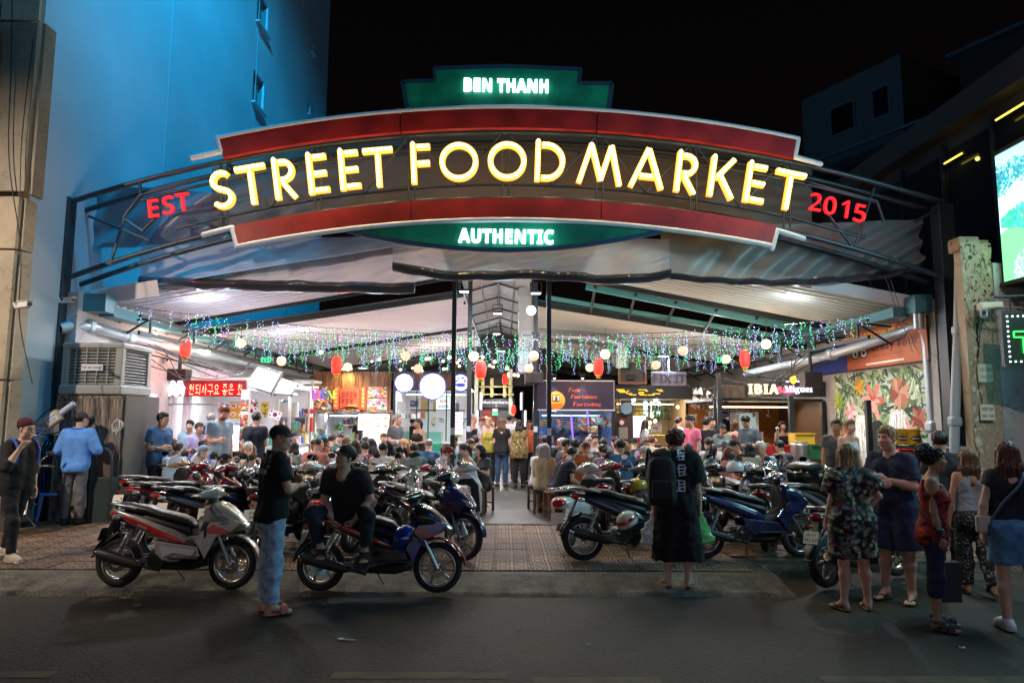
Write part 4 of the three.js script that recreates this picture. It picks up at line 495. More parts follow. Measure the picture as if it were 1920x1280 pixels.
{
const s=booth('korean_stall','bright white Korean food stall under a red LED sign, left wall',318,462,712,15.7,2.2,{k:13});reseed(90);
const fy=s.y(728),fw=s.w;part(s.g,'fascia',rbx(fw*0.98,0.36,0.16,0.02,fy,0.06,0.01),mat([0.2,0.012,0.025],0.4));
const K={
g:'M.1 .1L.9 .1L.9 .9',n:'M.1 .1L.1 .8L.9 .8',d:'M.9 .1L.1 .1L.1 .9L.9 .9',s:'M.5 .1L.1 .9M.5 .1L.9 .9',ng:'O',j:'M.1 .1L.9 .1M.5 .1L.1 .9M.5 .1L.9 .9',ch:'M.4 0L.6 0M.1 .2L.9 .2M.5 .2L.1 .9M.5 .2L.9 .9',h:'M.3 0L.7 0M.1 .2L.9 .2O'};
const led=canvas(1024,128,(c,w,h)=>{c.fillStyle='#8a0008';c.fillRect(0,0,w,h);c.fillStyle='rgba(255,0,20,0.55)';c.fillRect(6,6,w-12,h-12);c.strokeStyle='#ffe9b8';c.lineWidth=9;c.lineCap='round';
const dr=(k,x,y,sw,sh)=>{const p=K[k];c.beginPath();let cmds=p.match(/[ML][^MLO]+|O/g);for(const q of cmds){if(q==='O'){c.moveTo(x+sw*0.9,y+sh*0.55);c.ellipse(x+sw / 2,y+sh*0.55,sw*0.38,sh*0.38,0,0,7);}else{const[a,b]=q.slice(1).trim().split(' ').map(Number);q[0]==='M'?c.moveTo(x+a*sw,y+b*sh):c.lineTo(x+a*sw,y+b*sh);}}c.stroke();};
const ln=(...a)=>{c.beginPath();for(let i=0;i<a.length;i+=4){c.moveTo(a[i],a[i+1]);c.lineTo(a[i+2],a[i+3]);}c.stroke();};
const X=(i)=>30+i*118+(i>4?40:0)+(i>6?50:0);
dr('ng',X(0),14,40,34);ln(X(0),56,X(0)+56,56,X(0)+28,56,X(0)+28,72,X(0)+74,14,X(0)+74,80,X(0)+58,44,X(0)+74,44);dr('n',X(0),82,80,36);
dr('d',X(1),18,50,44);ln(X(1)+25,70,X(1)+25,94,X(1)-4,98,X(1)+60,98,X(1)+80,14,X(1)+80,114);dr('s',X(2),20,50,80);ln(X(2)+70,14,X(2)+70,114,X(2)+70,60,X(2)+90,60);dr('g',X(3),14,80,44);ln(X(3)-6,80,X(3)+96,80,X(3)+46,80,X(3)+46,116);dr('ng',X(4),10,80,56);ln(X(4)-6,104,X(4)+90,104,X(4)+28,76,X(4)+28,104,X(4)+58,76,X(4)+58,104);
dr('j',X(5),10,80,40);ln(X(5)+40,58,X(5)+40,74,X(5)-6,76,X(5)+90,76);dr('ng',X(5)+10,80,60,36);dr('ng',X(6)+10,6,60,38);ln(X(6)-6,66,X(6)+90,66);dr('n',X(6),78,80,34);dr('ch',X(7),12,56,60);ln(X(7)+26,80,X(7)+26,104,X(7)-6,108,X(7)+60,108,X(7)+76,14,X(7)+76,80);});
const lw=s.x(455)-s.x(354);part(s.g,'led_display',new THREE.PlaneGeometry(lw,0.29).translate((s.x(455)+s.x(354))/ 2,fy-0.03,0.145),new THREE.MeshStandardMaterial({color:0x100000,emissive:col([1,1,1]),emissiveMap:led,emissiveIntensity:1.7}));
const lx=s.x(334);part(s.g,'lit_logo',[plate([[-0.15,-0.16],[-0.17,0.02],[-0.1,0.19],[-0.03,0.1],[0.02,0.02],[0.04,0.18],[0.1,0.2],[0.12,0.08],[0.17,0.02],[0.15,-0.15],[0.08,-0.1],[0,-0.17],[-0.08,-0.12]],0.05,0.012).translate(lx,fy-0.01,0.145)],glow([1,0.95,0.97],3));
point(s.g,V(0.1,fy-0.05,0.5),[1,0.05,0.1],0.7);part(s.g,'awning_rail',rod(V(-s.w / 2,s.y(758),0.1),V(s.w / 2,s.y(758),0.1),0.016),M.steel);
reseed(92);for(const[px,py,w,h,sd]of[[372,772,0.34,0.3,1],[398,770,0.24,0.36,2],[350,778,0.2,0.7,3],[386,796,0.5,0.28,4]]){const z=-s.deep+0.05;part(s.g,'poster',new THREE.PlaneGeometry(w,h).translate(s.x(px)*1.08,s.y(py),z),panelMat(canvas(128,128,(c,W2,H2)=>{c.fillStyle='#e8ecf2';c.fillRect(0,0,W2,H2);for(let i=0;i<26;i++){c.fillStyle=pick(['#9ab0c8','#c0c8a0','#8a98a8','#c84a4a','#60a0c0']);c.fillRect(rnd(0,110),rnd(0,120),rnd(6,40),rnd(2,12));}})));}
part(s.g,'menu_poster',new THREE.PlaneGeometry(0.38,0.38).translate(s.x(428),s.y(768),-0.5),panelMat(dishGrid(95,2,2,'#e0a818')));part(s.g,'column',rod(V(s.x(342),0,-0.2),V(s.x(342),s.top,-0.2),0.1,0.1,14),M.white);
part(s.g,'lit_counter_front',bx(0.34,0.72,0.05,s.x(436),s.y(828),0.06),glow([0.85,0.93,1],2));shelfGoods(s,10,s.x(425),s.x(460),0.96,-0.1,goods,0.1,0.2);part(s.g,'water_drum',rod(V(s.x(352),0.95,-0.35),V(s.x(352),1.3,-0.35),0.14,0.13,14),mat([0.02,0.1,0.6],0.2));
const pl=thing('poster_pillar','narrow pillar covered in food photos between two Korean stalls','pillar',V(at(459,785,15.5).x,FLY,-15.5));part(pl,'pillar',rbx(0.18,2.3,0.12,0,1.15,0,0.01),M.white);[1.0,1.3,1.62,1.95].forEach((y,i)=>part(pl,'food_photo',new THREE.PlaneGeometry(0.17,0.26).translate(0,y,0.064),panelMat(foodPic(100+i,64,96,'#d8d4dc'))));
const wb=thing('menu_board','pale framed menu board on the white wall above the red sign','board',at(401,704,16));board(wb,'board_body',0.66,0.24,0.03,0,0,0,panelMat(writes(256,96,'#cfcbe0',[['A A',66,44,30,'#8a7a8a'],['B',160,48,34,'#7a6a7a']])),M.offwhite);
}
{
const lb=(lab,q,d0,d1)=>{const p=q.map(([x,y],i)=>at(x,y,i===0||i===3?d0:d1));const g=thing('light_box',lab,'light box');const geo=new THREE.BufferGeometry();geo.setAttribute('position',new THREE.Float32BufferAttribute([p[0],p[3],p[2],p[0],p[2],p[1]].flatMap((v)=>[v.x,v.y,v.z]),3));geo.computeVertexNormals();part(g,'lit_face',geo,glow([0.93,0.96,1],3.2));const n=p[1].clone().sub(p[0]).cross(p[3].clone().sub(p[0])).normalize().multiplyScalar(0.12);if(n.z>0)n.negate();part(g,'frame',p.flatMap((v,i)=>[rod(v,p[(i+1)% 4],0.025),rod(v,v.clone().add(n),0.025)]),M.grey);part(g,'back',(()=>{const h=geo.clone();h.translate(n.x,n.y,n.z);return h;})(),M.grey);
const c=p.reduce((a,v)=>a.add(v),V()).multiplyScalar(0.25),nn=n.clone().normalize();area(g,c.clone().addScaledVector(nn,-0.06),c.clone().addScaledVector(nn,-1),0.7,0.35,[0.85,0.92,1],12);rebase(g,c);};
lb('white glowing light box tilted over the Korean stalls, nearer one',[[458,722],[482,686],[528,700],[508,737]],16.6,16.9);lb('white glowing light box tilted over the stalls, farther one',[[513,738],[529,711],[556,720],[545,739]],17.6,17.8);
}
{
reseed(110);const s=booth('noodle_counter','white stall under a purple sign with small flags, left wall',464,545,728,18.2,1.8,{k:13});part(s.g,'fascia',rbx(0.52,0.28,0.05,s.x(494),s.y(738),0.1,0.01),mat([0.28,0.05,0.35],0.4));part(s.g,'printed_face',new THREE.PlaneGeometry(0.5,0.26).translate(s.x(494),s.y(738),0.128),panelMat(writes(256,128,'#7b2a8e',[['MIEN DAT VIET',128,64,40,'#f0e0ff','bold sans-serif','center',236]]),0.5,0.5));
part(s.g,'lit_logo',rbx(0.12,0.36,0.06,s.x(470),s.y(738),0.14,0.03),glow([1,0.95,1],2.5));part(s.g,'shelf',[0,1].map((i)=>bx(s.w*0.96,0.03,0.3,0,1.3+i*0.45,-s.deep+0.2)),M.wood);shelfGoods(s,12,-s.w / 2+0.1,s.w / 2-0.1,1.32,-s.deep+0.2,goods);shelfGoods(s,9,-s.w / 2+0.1,s.w / 2-0.1,1.77,-s.deep+0.2,goods,0.1,0.2);shelfGoods(s,14,-s.w / 2,s.w / 2,0.96,-0.15,goods,0.08,0.22);part(s.g,'post',rbx(0.08,s.top,0.08,s.x(507),s.top / 2,0.02,0.01),mat([0.5,0.36,0.16],0.5));part(s.g,'blackboard',rbx(0.8,0.4,0.03,s.x(520),s.y(768),-0.5,0.01),mat([0.45,0.47,0.47],0.5));
const flag=canvas(96,64,(c)=>{c.fillStyle='#fff';c.fillRect(0,0,96,64);c.fillStyle='#c2242f';c.beginPath();c.arc(48,32,15,Math.PI,0);c.fill();c.fillStyle='#16409a';c.beginPath();c.arc(48,32,15,0,Math.PI);c.fill();c.fillStyle='#111';for(const[x,y]of[[16,14],[80,14],[16,50],[80,50]])c.fillRect(x-6,y-5,12,10);});
[[470,770,16.2,0.1,'small South Korean flag beside the poster pillar'],[515,777,16.4,0.35,'small South Korean flag left of the red counter sign']].forEach(([px,py,d,r,lab])=>{const o=thing('flag',lab,'flag',at(px,py,d));part(o,'cloth',sheet(8,5,(u,v)=>[(u-0.5)*0.3,(v-0.5)*0.2,0.015*Math.sin(u*7)]).rotateZ(-r),panelMat(flag,0.8));part(o,'stick',rod(V(-0.16,0.16,0),V(-0.16,-0.5,0),0.006),M.white);});
const q=booth('juice_stall','narrow white stall under a colourful SAIGON sign beside the carved wooden stall',546,586,716,20.5,1.6,{k:10});const lets='SAIGON',cs=[[0.02,0.5,0.15],[0.9,0.6,0.05],[0.5,0.1,0.75],[0.6,0.1,0.6],[0.05,0.2,0.7],[0.5,0.6,0.05]];for(let i=0;i<6;i++)part(q.g,'sign_letter',text3(lets[i],0.26,0.05).translate(q.x(566)+(i*0.17),q.y(740),0.12),mat(cs[i],0.4,0,{emissive:col(cs[i]),emissiveIntensity:0.35}));
part(q.g,'menu_panel',new THREE.PlaneGeometry(0.52,0.48).translate(q.x(567),q.y(763),0.1),panelMat(writes(256,240,'#eef2ff',Array.from({length:12},(_,i)=>['- - ---- - --',128,24+i*18,22,'#5a6070'])),0.5,1.2));shelfGoods(q,7,-q.w / 2,q.w / 2,0.96,-0.15,goods);
}
{
reseed(120);const s=booth('stir_fry_stall','wood fronted stall with red STIR FRY panel and carved food pictures',587,733,772,21.5,2.4,{k:13,post:M.wood});const wm2=new THREE.MeshStandardMaterial({map:tx.wood,color:col([0.42,0.2,0.07]),roughness:0.55,side:THREE.DoubleSide});
const yT=s.y(697),yB=s.y(770),n=11;for(let i=0;i<n;i++)part(s.g,'plank',boxUV(rbx(s.w / n-0.008,yT-yB,0.05,-s.w / 2+(i+0.5)*s.w / n,(yT+yB)/ 2,0.1+rnd(-0.004,0.004),0.005),0.5),wm2);
const z=0.15;const pan=(px0,px1,py0,py1,m,nm)=>part(s.g,nm,new THREE.PlaneGeometry(s.x(px1)-s.x(px0),s.y(py0)-s.y(py1)).translate((s.x(px0)+s.x(px1))/ 2,(s.y(py0)+s.y(py1))/ 2,z+0.012),m),fr=(px0,px1,py0,py1,m)=>part(s.g,'panel_frame',rbx(s.x(px1)-s.x(px0)+0.05,s.y(py0)-s.y(py1)+0.05,0.05,(s.x(px0)+s.x(px1))/ 2,(s.y(py0)+s.y(py1))/ 2,z-0.02,0.02),m??M.wood);
[[590,623,726,745],[590,623,748,768],[690,726,726,745],[690,726,748,768]].forEach((q,i)=>{fr(...q);pan(...q,panelMat(foodPic(130+i,192,128,['#4a2a24','#3a3038','#2a2018','#5aa0a8'][i])),'food_picture');});
const redp=mat([0.62,0.06,0.02],0.45);part(s.g,'sign_panel',(()=>{const x0=s.x(639),x1=s.x(674),y0=s.y(766),y1=s.y(727);return plate([[x0,y0],[x0+0.1,y0+0.05],[(x0+x1)/ 2,y0+0.09],[x1-0.1,y0+0.05],[x1,y0],[x1,y1-0.06],[x1-0.1,y1-0.02],[(x0+x1)/ 2,y1+0.05],[x0+0.1,y1-0.02],[x0,y1-0.06]],0.06,0.012).translate(0,0,z-0.03);})(),redp);
const cx=(s.x(639)+s.x(674))/ 2;const ink=mat([0.12,0.02,0.012],0.5);part(s.g,'letters',[text3('STIR',0.17,0.02).scale(1,1,1).translate(cx,s.y(740),z+0.034),text3('FRY',0.15,0.02).translate(cx-0.05,s.y(752),z+0.034)],ink);part(s.g,'letters',text3('NOODLE',0.05,0.02).translate(cx+0.1,s.y(760),z+0.034),M.yellow);
for(const px of[631,682]){part(s.g,'side_roller',rod(V(s.x(px),s.y(768),z),V(s.x(px),s.y(726),z),0.09,0.09,14),redp);part(s.g,'gold_script',[0,1,2,3,4].map((i)=>rbx(0.07,0.07,0.02,s.x(px),s.y(731+i*7.5),z+0.09,0.02)),M.yellow);}
part(s.g,'wave_trim',tube(Array.from({length:30},(_,i)=>V(lerp(-s.w / 2,s.w / 2,i / 29),yB-0.01+0.03*Math.sin(i*1.3),z-0.02)),0.035,6,60),M.wood);const lx=s.x(652);part(s.g,'picture_light',bx(0.3,0.05,0.12,lx,yT+0.06,0.35),glow([1,0.82,0.45],3));spot(s.g,V(lx,yT+0.0,0.42),V(lx,yB,0.1),[1,0.76,0.36],9,1.3,0.9);
board(s.g,'menu_board',s.x(703)-s.x(673),s.y(776)-s.y(806),0.03,(s.x(703)+s.x(673))/ 2,s.y(791),0.12,panelMat(dishGrid(140,2,1,'#e8e2d6','SPECIAL'),0.5,0.25),M.white);board(s.g,'menu_board',s.x(731)-s.x(704),s.y(776)-s.y(806),0.03,(s.x(731)+s.x(704))/ 2,s.y(791),0.12,panelMat(dishGrid(141,2,2),0.5,0.25),M.white);board(s.g,'menu_board',s.x(731)-s.x(683),s.y(807)-s.y(836),0.03,(s.x(731)+s.x(683))/ 2,s.y(821.5),0.12,panelMat(dishGrid(142,4,3,'#efe4d4'),0.5,0.25),M.white);
part(s.g,'shelf',[1.45,1.85].map((y)=>bx(1.0,0.03,0.3,-0.3,y,-s.deep+0.25)),steelTop);shelfGoods(s,8,-0.8,0.2,1.47,-s.deep+0.25,goods);shelfGoods(s,9,-1.1,0.4,0.96,-0.2,goods,0.1,0.3);part(s.g,'steel_cabinet',rbx(0.25,0.5,0.3,s.x(598),s.y(790),-0.3,0.01),steelTop);
const pt=thing('potted_plant','small leafy plant on the counter of the wooden stall','plant',V(at(629,806,21.2).x,FLY+0.96,-21.6));part(pt,'pot',lathe([[0,0],[0.08,0],[0.11,0.16],[0.1,0.16],[0.08,0.02]],14),M.white);const lv=[];for(let i=0;i<160;i++){const a=rnd(0,6.3),e=rnd(0,1.5),r=rnd(0.08,0.22);lv.push(new THREE.PlaneGeometry(0.05,0.03).rotateX(rnd(-1,1)).rotateY(a).translate(r*Math.cos(a)*Math.cos(e),0.34+r*Math.sin(e)*1.2,r*Math.sin(a)*Math.cos(e)));}part(pt,'leaves',lv,mat([0.05,0.16,0.04],0.6)).userData.kind='stuff';part(pt,'stem',rod(V(0,0.1,0),V(0,0.4,0),0.012),M.wood);
const rs=thing('counter_sign','small red oval and banner sign on a wooden post left of the wooden stall','sign',V(at(580,800,20).x,FLY,-20));part(rs,'post',rbx(0.07,1.3,0.07,0,0.65,0,0.01),M.wood);part(rs,'oval_board',rod(V(0,1.85,0),V(0,1.85,0.05),0.15,0.15,24).scale(1.2,0.5,1).translate(0,0.95,0),M.red);part(rs,'banner',rbx(0.18,0.42,0.04,0,1.5,0.02,0.02),M.red);
}
{
reseed(150);const s=booth('noodle_stall','white glazed noodle stall under three large white disc signs, left of the aisle',737,882,730,21.0,2.4,{k:14,post:Mi.post});const yT=s.y(699),yB=s.y(731);part(s.g,'fascia',boxUV(rbx(s.w,yT-yB,0.06,0,(yT+yB)/ 2,0.06,0.01),0.6),new THREE.MeshStandardMaterial({map:tx.wood,color:col([0.24,0.09,0.06]),roughness:0.5}));part(s.g,'frame',[bx(s.w+0.06,0.07,0.1,0,yT,0.08),bx(s.w,0.05,0.1,0,yB,0.08)],Mi.post);
for(const[px,py,r]of[[759,719,17],[812,725,24],[864,718,16]]){const rr=r*s.s,c=V(s.x(px),s.y(py),0.2);part(s.g,'disc_sign',rod(c,c.clone().setZ(0.32),rr,rr,36),glow([0.96,0.97,1],r===16?1.15:2.6));part(s.g,'disc_rim',new THREE.TorusGeometry(rr,0.02,6,40).translate(c.x,c.y,0.32),M.blue);if(r===16)[[0,-0.07,0.16,0.06],[-0.13,0.05,0.05,0.03],[0.06,0.14,0.05,0.03],[-0.06,0.12,0.04,0.03],[0.13,0.05,0.04,0.04],[-0.17,-0.04,0.05,0.03]].forEach(([x,y,a,b])=>part(s.g,'disc_emblem',new THREE.CylinderGeometry(1,1,0.01,14).rotateX(Math.PI / 2).scale(a*0.9,b,1).translate(c.x+x,c.y+y,0.33),M.blue));else point(s.g,V(c.x,c.y,0.7),[0.9,0.95,1],r*0.16);}
for(const px of[780,802,836])part(s.g,'glazing_bar',bx(0.035,yB-1.0,0.04,s.x(px),(yB+1.0)/ 2,-0.12),Mi.post);part(s.g,'glazing_bar',bx(s.x(872)-s.x(768),0.035,0.04,(s.x(872)+s.x(768))/ 2,s.y(769),-0.12),Mi.post);part(s.g,'pane',bx(s.x(872)-s.x(790),yB-1.0,0.01,(s.x(872)+s.x(790))/ 2,(yB+1)/ 2,-0.12),glass());
part(s.g,'poster',new THREE.PlaneGeometry(s.x(841)-s.x(814),0.45).translate(s.x(829),s.y(757),-0.3),panelMat(writes(256,200,'#ffffff',[['BUN',128,60,60,'#c83030'],['NOODLE',128,130,46,'#444']]),0.5,0.6));part(s.g,'menu_poster',new THREE.PlaneGeometry(0.28,0.66).translate(s.x(859),s.y(793),0.09),panelMat(writes(180,400,'#eceaf0',[['Mi Ga',90,50,44,'#a0303a'],['MIEN LUON',90,120,44,'#a0303a','bold sans-serif','center',170],['BUN CA',90,180,44,'#a0303a'],['BUN TOM',90,240,44,'#a0303a','bold sans-serif','center',170],['RICE NOODLES',90,310,40,'#a0303a','bold sans-serif','center',170]]),0.5,0.4));
part(s.g,'carton',[rbx(0.22,0.5,0.3,s.x(790),s.y(757),-0.8,0.01),rbx(0.34,0.46,0.3,s.x(818),s.y(757),-0.8,0.01)],mat([0.45,0.28,0.13],0.7));part(s.g,'shelf',[bx(1.4,0.03,0.35,s.x(790),s.y(769),-0.85),bx(1.0,0.03,0.3,s.x(760),s.y(785),-1.2)],steelTop);part(s.g,'cup_stack',[0,1,2].map((i)=>rod(V(s.x(742+i*5),s.y(775),-0.5),V(s.x(742+i*5),s.y(752),-0.5),0.05,0.045,10)),M.white);shelfGoods(s,8,s.x(742),s.x(790),s.y(785),-1.2,goods,0.1,0.3);part(s.g,'steam_pot',rod(V(s.x(755),0.96,-0.3),V(s.x(755),1.45,-0.3),0.16,0.16,16),steelTop);
const gc=thing('glass_display_case','pale green glass display counter in front of the noodle stall','counter',V(at(785,800,19.6).x,FLY,-19.6));part(gc,'glass_case',[bx(1.3,0.62,0.012,0,1.0,0.3),bx(1.3,0.012,0.6,0,1.312,0),bx(0.012,0.62,0.6,0.65,1.0,0),bx(0.012,0.62,0.6,-0.65,1.0,0)],glass([0.6,0.9,0.82],0.05));part(gc,'inner_tray',bx(1.24,0.3,0.5,0,0.85,0),mat([0.45,0.62,0.58],0.3));part(gc,'base',rbx(1.32,0.68,0.62,0,0.35,0,0.01),mat([0.55,0.6,0.6],0.4,0.5));
}
{
reseed(160);const s=booth('curry_stall','glass fronted stall under a large purple sign lit by spotlights, right of the aisle',1006,1151,770,18.6,2.6,{k:2.2,light:[0.5,0.66,1],post:Mi.post,wall:mat([0.16,0.2,0.28],0.5),ceil:M.black});const yT=s.y(713.5),yB=s.y(769.5);
const sg=writes(1024,400,'#2c2340',[],(c,w,h)=>{c.fillStyle='#f0a52c';c.beginPath();c.arc(250,270,122,0,7);c.fill();c.fillStyle='#d8701c';c.beginPath();c.arc(250,280,104,0.3,2.8);c.fill();c.fillStyle='#2c2340';c.fillRect(200,190,100,96);c.fillStyle='#f4e2c0';c.font='bold 90px serif';c.fillText('FF',206,268);c.fillStyle='#e8641c';[['Feels',410,150],['Fast Cuisine',440,240],['Fast Cooking',470,340]].forEach(([t,x,y])=>{c.font='italic bold 74px serif';c.fillText(t[0],x,y);c.font='italic bold 56px serif';c.fillText(t.slice(1),x+50,y);});});
board(s.g,'sign_board',s.w,yT-yB,0.08,0,(yT+yB)/ 2,0.1,new THREE.MeshStandardMaterial({map:sg,roughness:0.4}),mat([0.5,0.5,0.62],0.4));part(s.g,'sign_edging',[bx(s.w,0.025,0.03,0,yT-0.012,0.155),bx(s.w,0.025,0.03,0,yB+0.012,0.155)],M.white);
for(const px of[1038,1090]){part(s.g,'spot_lamp',rod(V(s.x(px),yT+0.06,0.4),V(s.x(px),yT+0.14,0.44),0.05),M.black);part(s.g,'spot_bulb',sph(0.035,s.x(px),yT+0.05,0.385),glow([1,0.95,0.9],5));spot(s.g,V(s.x(px),yT+0.01,0.36),V(s.x(px),yB,0.12),[1,0.94,0.92],2.6,0.62,0.6,1);}
part(s.g,'pane',bx(s.w-0.1,yB-1.0,0.012,0,(yB+1.0)/ 2,0.06),glass([0.75,0.85,1]));part(s.g,'uv_tube',[rod(V(s.x(1079),1.0,-0.6),V(s.x(1075),yB-0.1,-0.6),0.022),rod(V(s.x(1108),1.55,-0.6),V(s.x(1106),yB,-0.6),0.025)],glow([0.35,0.12,1],3));
for(const[px,py,w,h,bg,k]of[[1094,787,0.26,0.2,'#6a2a50',0.5],[1094,800,0.26,0.2,'#3a4a3a',0.4],[1116,787,0.18,0.22,'#e0e4ff',1.2],[1113,804,0.26,0.18,'#d8dcf8',1.0],[1127,787,0.16,0.24,'#b01418',0.8],[1140,790,0.2,0.3,'#c0a0b0',0.6],[1112,818,0.22,0.14,'#c8d8ff',1.2]])part(s.g,'menu_card',new THREE.PlaneGeometry(w,h).translate(s.x(px),s.y(py),-0.3+px*1e-4),panelMat(foodPic(px,64,64,bg),0.4,k));shelfGoods(s,10,-s.w / 2+0.1,s.w / 2-0.1,0.96,-0.2,goods,0.1,0.3);point(s.g,V(-0.5,1.9,-0.8),[0.5,0.7,1],3);
}
{
reseed(170);const s=booth('repair_themed_bar','dark open bar under the FIX IT board, bottles and bulbs inside',1152,1300,748,20.2,3.0,{k:3,light:[1,0.8,0.5],post:Mi.post,wall:mat([0.3,0.22,0.12],0.6),ceil:M.black,counter:M.darkWood,topm:M.darkWood});const yT=s.y(722),yB=s.y(748);
part(s.g,'fascia',rbx(s.w,yT-yB,0.1,0,(yT+yB)/ 2,0.1,0.01),mat([0.02,0.02,0.022],0.25));part(s.g,'amber_led_text',Array.from({length:26},(_,i)=>bx(rnd(0.06,0.22),0.018,0.01,lerp(s.x(1160),s.x(1245),rnd()),s.y(731+(i % 5)*2.4),0.156)),glow([1,0.62,0.02],2));part(s.g,'ceiling_lamp',[1190,1232].map((px)=>sph(0.06,s.x(px),s.y(750),-0.1)),glow([0.85,0.92,1],6));point(s.g,V(s.x(1190),s.y(752),0.1),[0.85,0.9,1],2);point(s.g,V(s.x(1232),s.y(752),0.1),[0.85,0.9,1],2);
const fx=thing('fix_it_sign','grey board with carved words FIX IT standing on the bar roof','sign',V(at(1254,710,20.0).x,at(1254,710,20).y,-20.0));const fm=new THREE.MeshStandardMaterial({map:tx.dirt,color:col([0.35,0.38,0.5]),roughness:0.5});part(fx,'board',boxUV(rbx(65*s.s,26*s.s,0.12,0,0,0,0.01),0.5),fm);part(fx,'letters',[text3('FIX',0.26,0.06).translate(-0.2,0,0.06),text3('IT',0.26,0.06).translate(0.3,0,0.06)],mat([0.1,0.11,0.17],0.4));part(fx,'support',rod(V(0.02,0.2,0),V(0.02,0.75,0),0.03),M.galv);
const clock=(px,py,r,face,rim)=>{const c=V(s.x(px),s.y(py),0.16);part(s.g,'wall_clock',rod(c,c.clone().setZ(0.2),r,r,28),face);part(s.g,'clock_rim',new THREE.TorusGeometry(r,0.018,6,30).translate(c.x,c.y,0.2),rim);};part(s.g,'side_panel',rbx(0.5,1.75,0.08,s.x(1170),1.0,0.06,0.01),M.darkWood);clock(1173,766,0.19,mat([0.22,0.36,0.45],0.5),M.black);clock(1164,792,0.085,M.white,M.red);part(s.g,'framed_picture',[rbx(0.26,0.34,0.04,s.x(1167),s.y(812),0.13,0.01)],mat([0.3,0.27,0.22],0.5));part(s.g,'fridge',[rbx(0.55,1.5,0.5,s.x(1199),0.9,-0.4,0.02)],mat([0.5,0.02,0.03],0.3));part(s.g,'fridge_door',bx(0.42,0.62,0.02,s.x(1199),s.y(800),-0.13),glow([0.75,0.7,1],1.8));part(s.g,'yellow_rail',rod(V(s.x(1196),s.y(816),0.14),V(s.x(1262),s.y(816),0.14),0.025),mat([0.7,0.5,0.02],0.4));part(s.g,'lit_back_shelf',[0,1,2].map((i)=>bx(0.12,0.55,0.02,s.x(1246+i*14),s.y(762),-s.deep+0.3)),glow([0.7,1,0.9],2.2));part(s.g,'shelf',[768,785].map((py)=>bx(1.4,0.03,0.2,s.x(1262),s.y(py),-s.deep+0.5)),M.darkWood);
for(const[px,py]of[[1231,780],[1226,793],[1237,789],[1281,762],[1224,802]]){const c=V(s.x(px),s.y(py),-0.6);part(s.g,'filament_bulb',sph(0.055,c.x,c.y,c.z),glow([1,0.72,0.32],4));point(s.g,c,[1,0.72,0.35],1.2);}
for(let i=0;i<26;i++){const x=i<8?s.x(1155)+(i % 2)*0.1:lerp(s.x(1240),s.x(1296),rnd()),y=i<8?s.y(756+(i>>1)*16):s.y(pick([767,784])),z=i<8?0.06:-s.deep+0.5,h=rnd(0.2,0.3),p=V(s.g.position.x+x,FLY+y,-s.d+z),b=thing('bottle',i<8?'amber bottle on the narrow rack at the left end of the FIX IT bar':'green or clear bottle on the lit back shelves of the FIX IT bar','bottle',p,0,i<8?'bottles on the narrow rack':'bottles on the back shelves of the bar');part(b,'bottle_body',lathe([[0,0],[0.035,0.005],[0.037,h*0.55],[0.014,h*0.75],[0.013,h]],10),mat(i<8?[0.5,0.3,0.02]:pick([[0.05,0.3,0.06],[0.35,0.4,0.3],[0.1,0.25,0.02]]),0.1,0,{phys:1,transmission:0.5,thickness:0}));part(b,'cap',rod(V(0,h,0),V(0,h+0.02,0),0.015),M.black);}
const tv=thing('picture_frame','dark wooden framed box hanging above the bar, left of FIX IT','frame',at(1186,698,19.6));part(tv,'frame',[bx(0.8,0.06,0.1,0,0.3,0),bx(0.8,0.06,0.1,0,-0.3,0),bx(0.06,0.54,0.1,-0.37,0,0),bx(0.06,0.54,0.1,0.37,0,0)],M.wood);part(tv,'backing',bx(0.7,0.54,0.04,0,0,-0.05),mat([0.05,0.06,0.07],0.5));part(tv,'hung_object',[rbx(0.16,0.14,0.05,-0.15,0.14,0,0.03),rbx(0.26,0.16,0.05,-0.05,-0.15,0,0.04)],M.black);
const tr=thing('paper_tree','pale crumpled paper bunting hanging between the two bars','bunting',at(1322,750,18.5));const bits=[];for(let i=0;i<46;i++)bits.push(new THREE.CircleGeometry(rnd(0.06,0.14),3).rotateX(rnd(-1,1)).rotateY(rnd(-1,1)).rotateZ(rnd(0,6)).translate(rnd(-0.32,0.32),rnd(-0.55,0.3),rnd(-0.1,0.1)));part(tr,'paper_scraps',bits,mat([0.5,0.44,0.38],0.8)).userData.kind='stuff';part(tr,'cord',tube([V(-0.5,0.4,0),V(-0.1,0.25,0),V(0.4,0.42,0)],0.01),M.black);
}
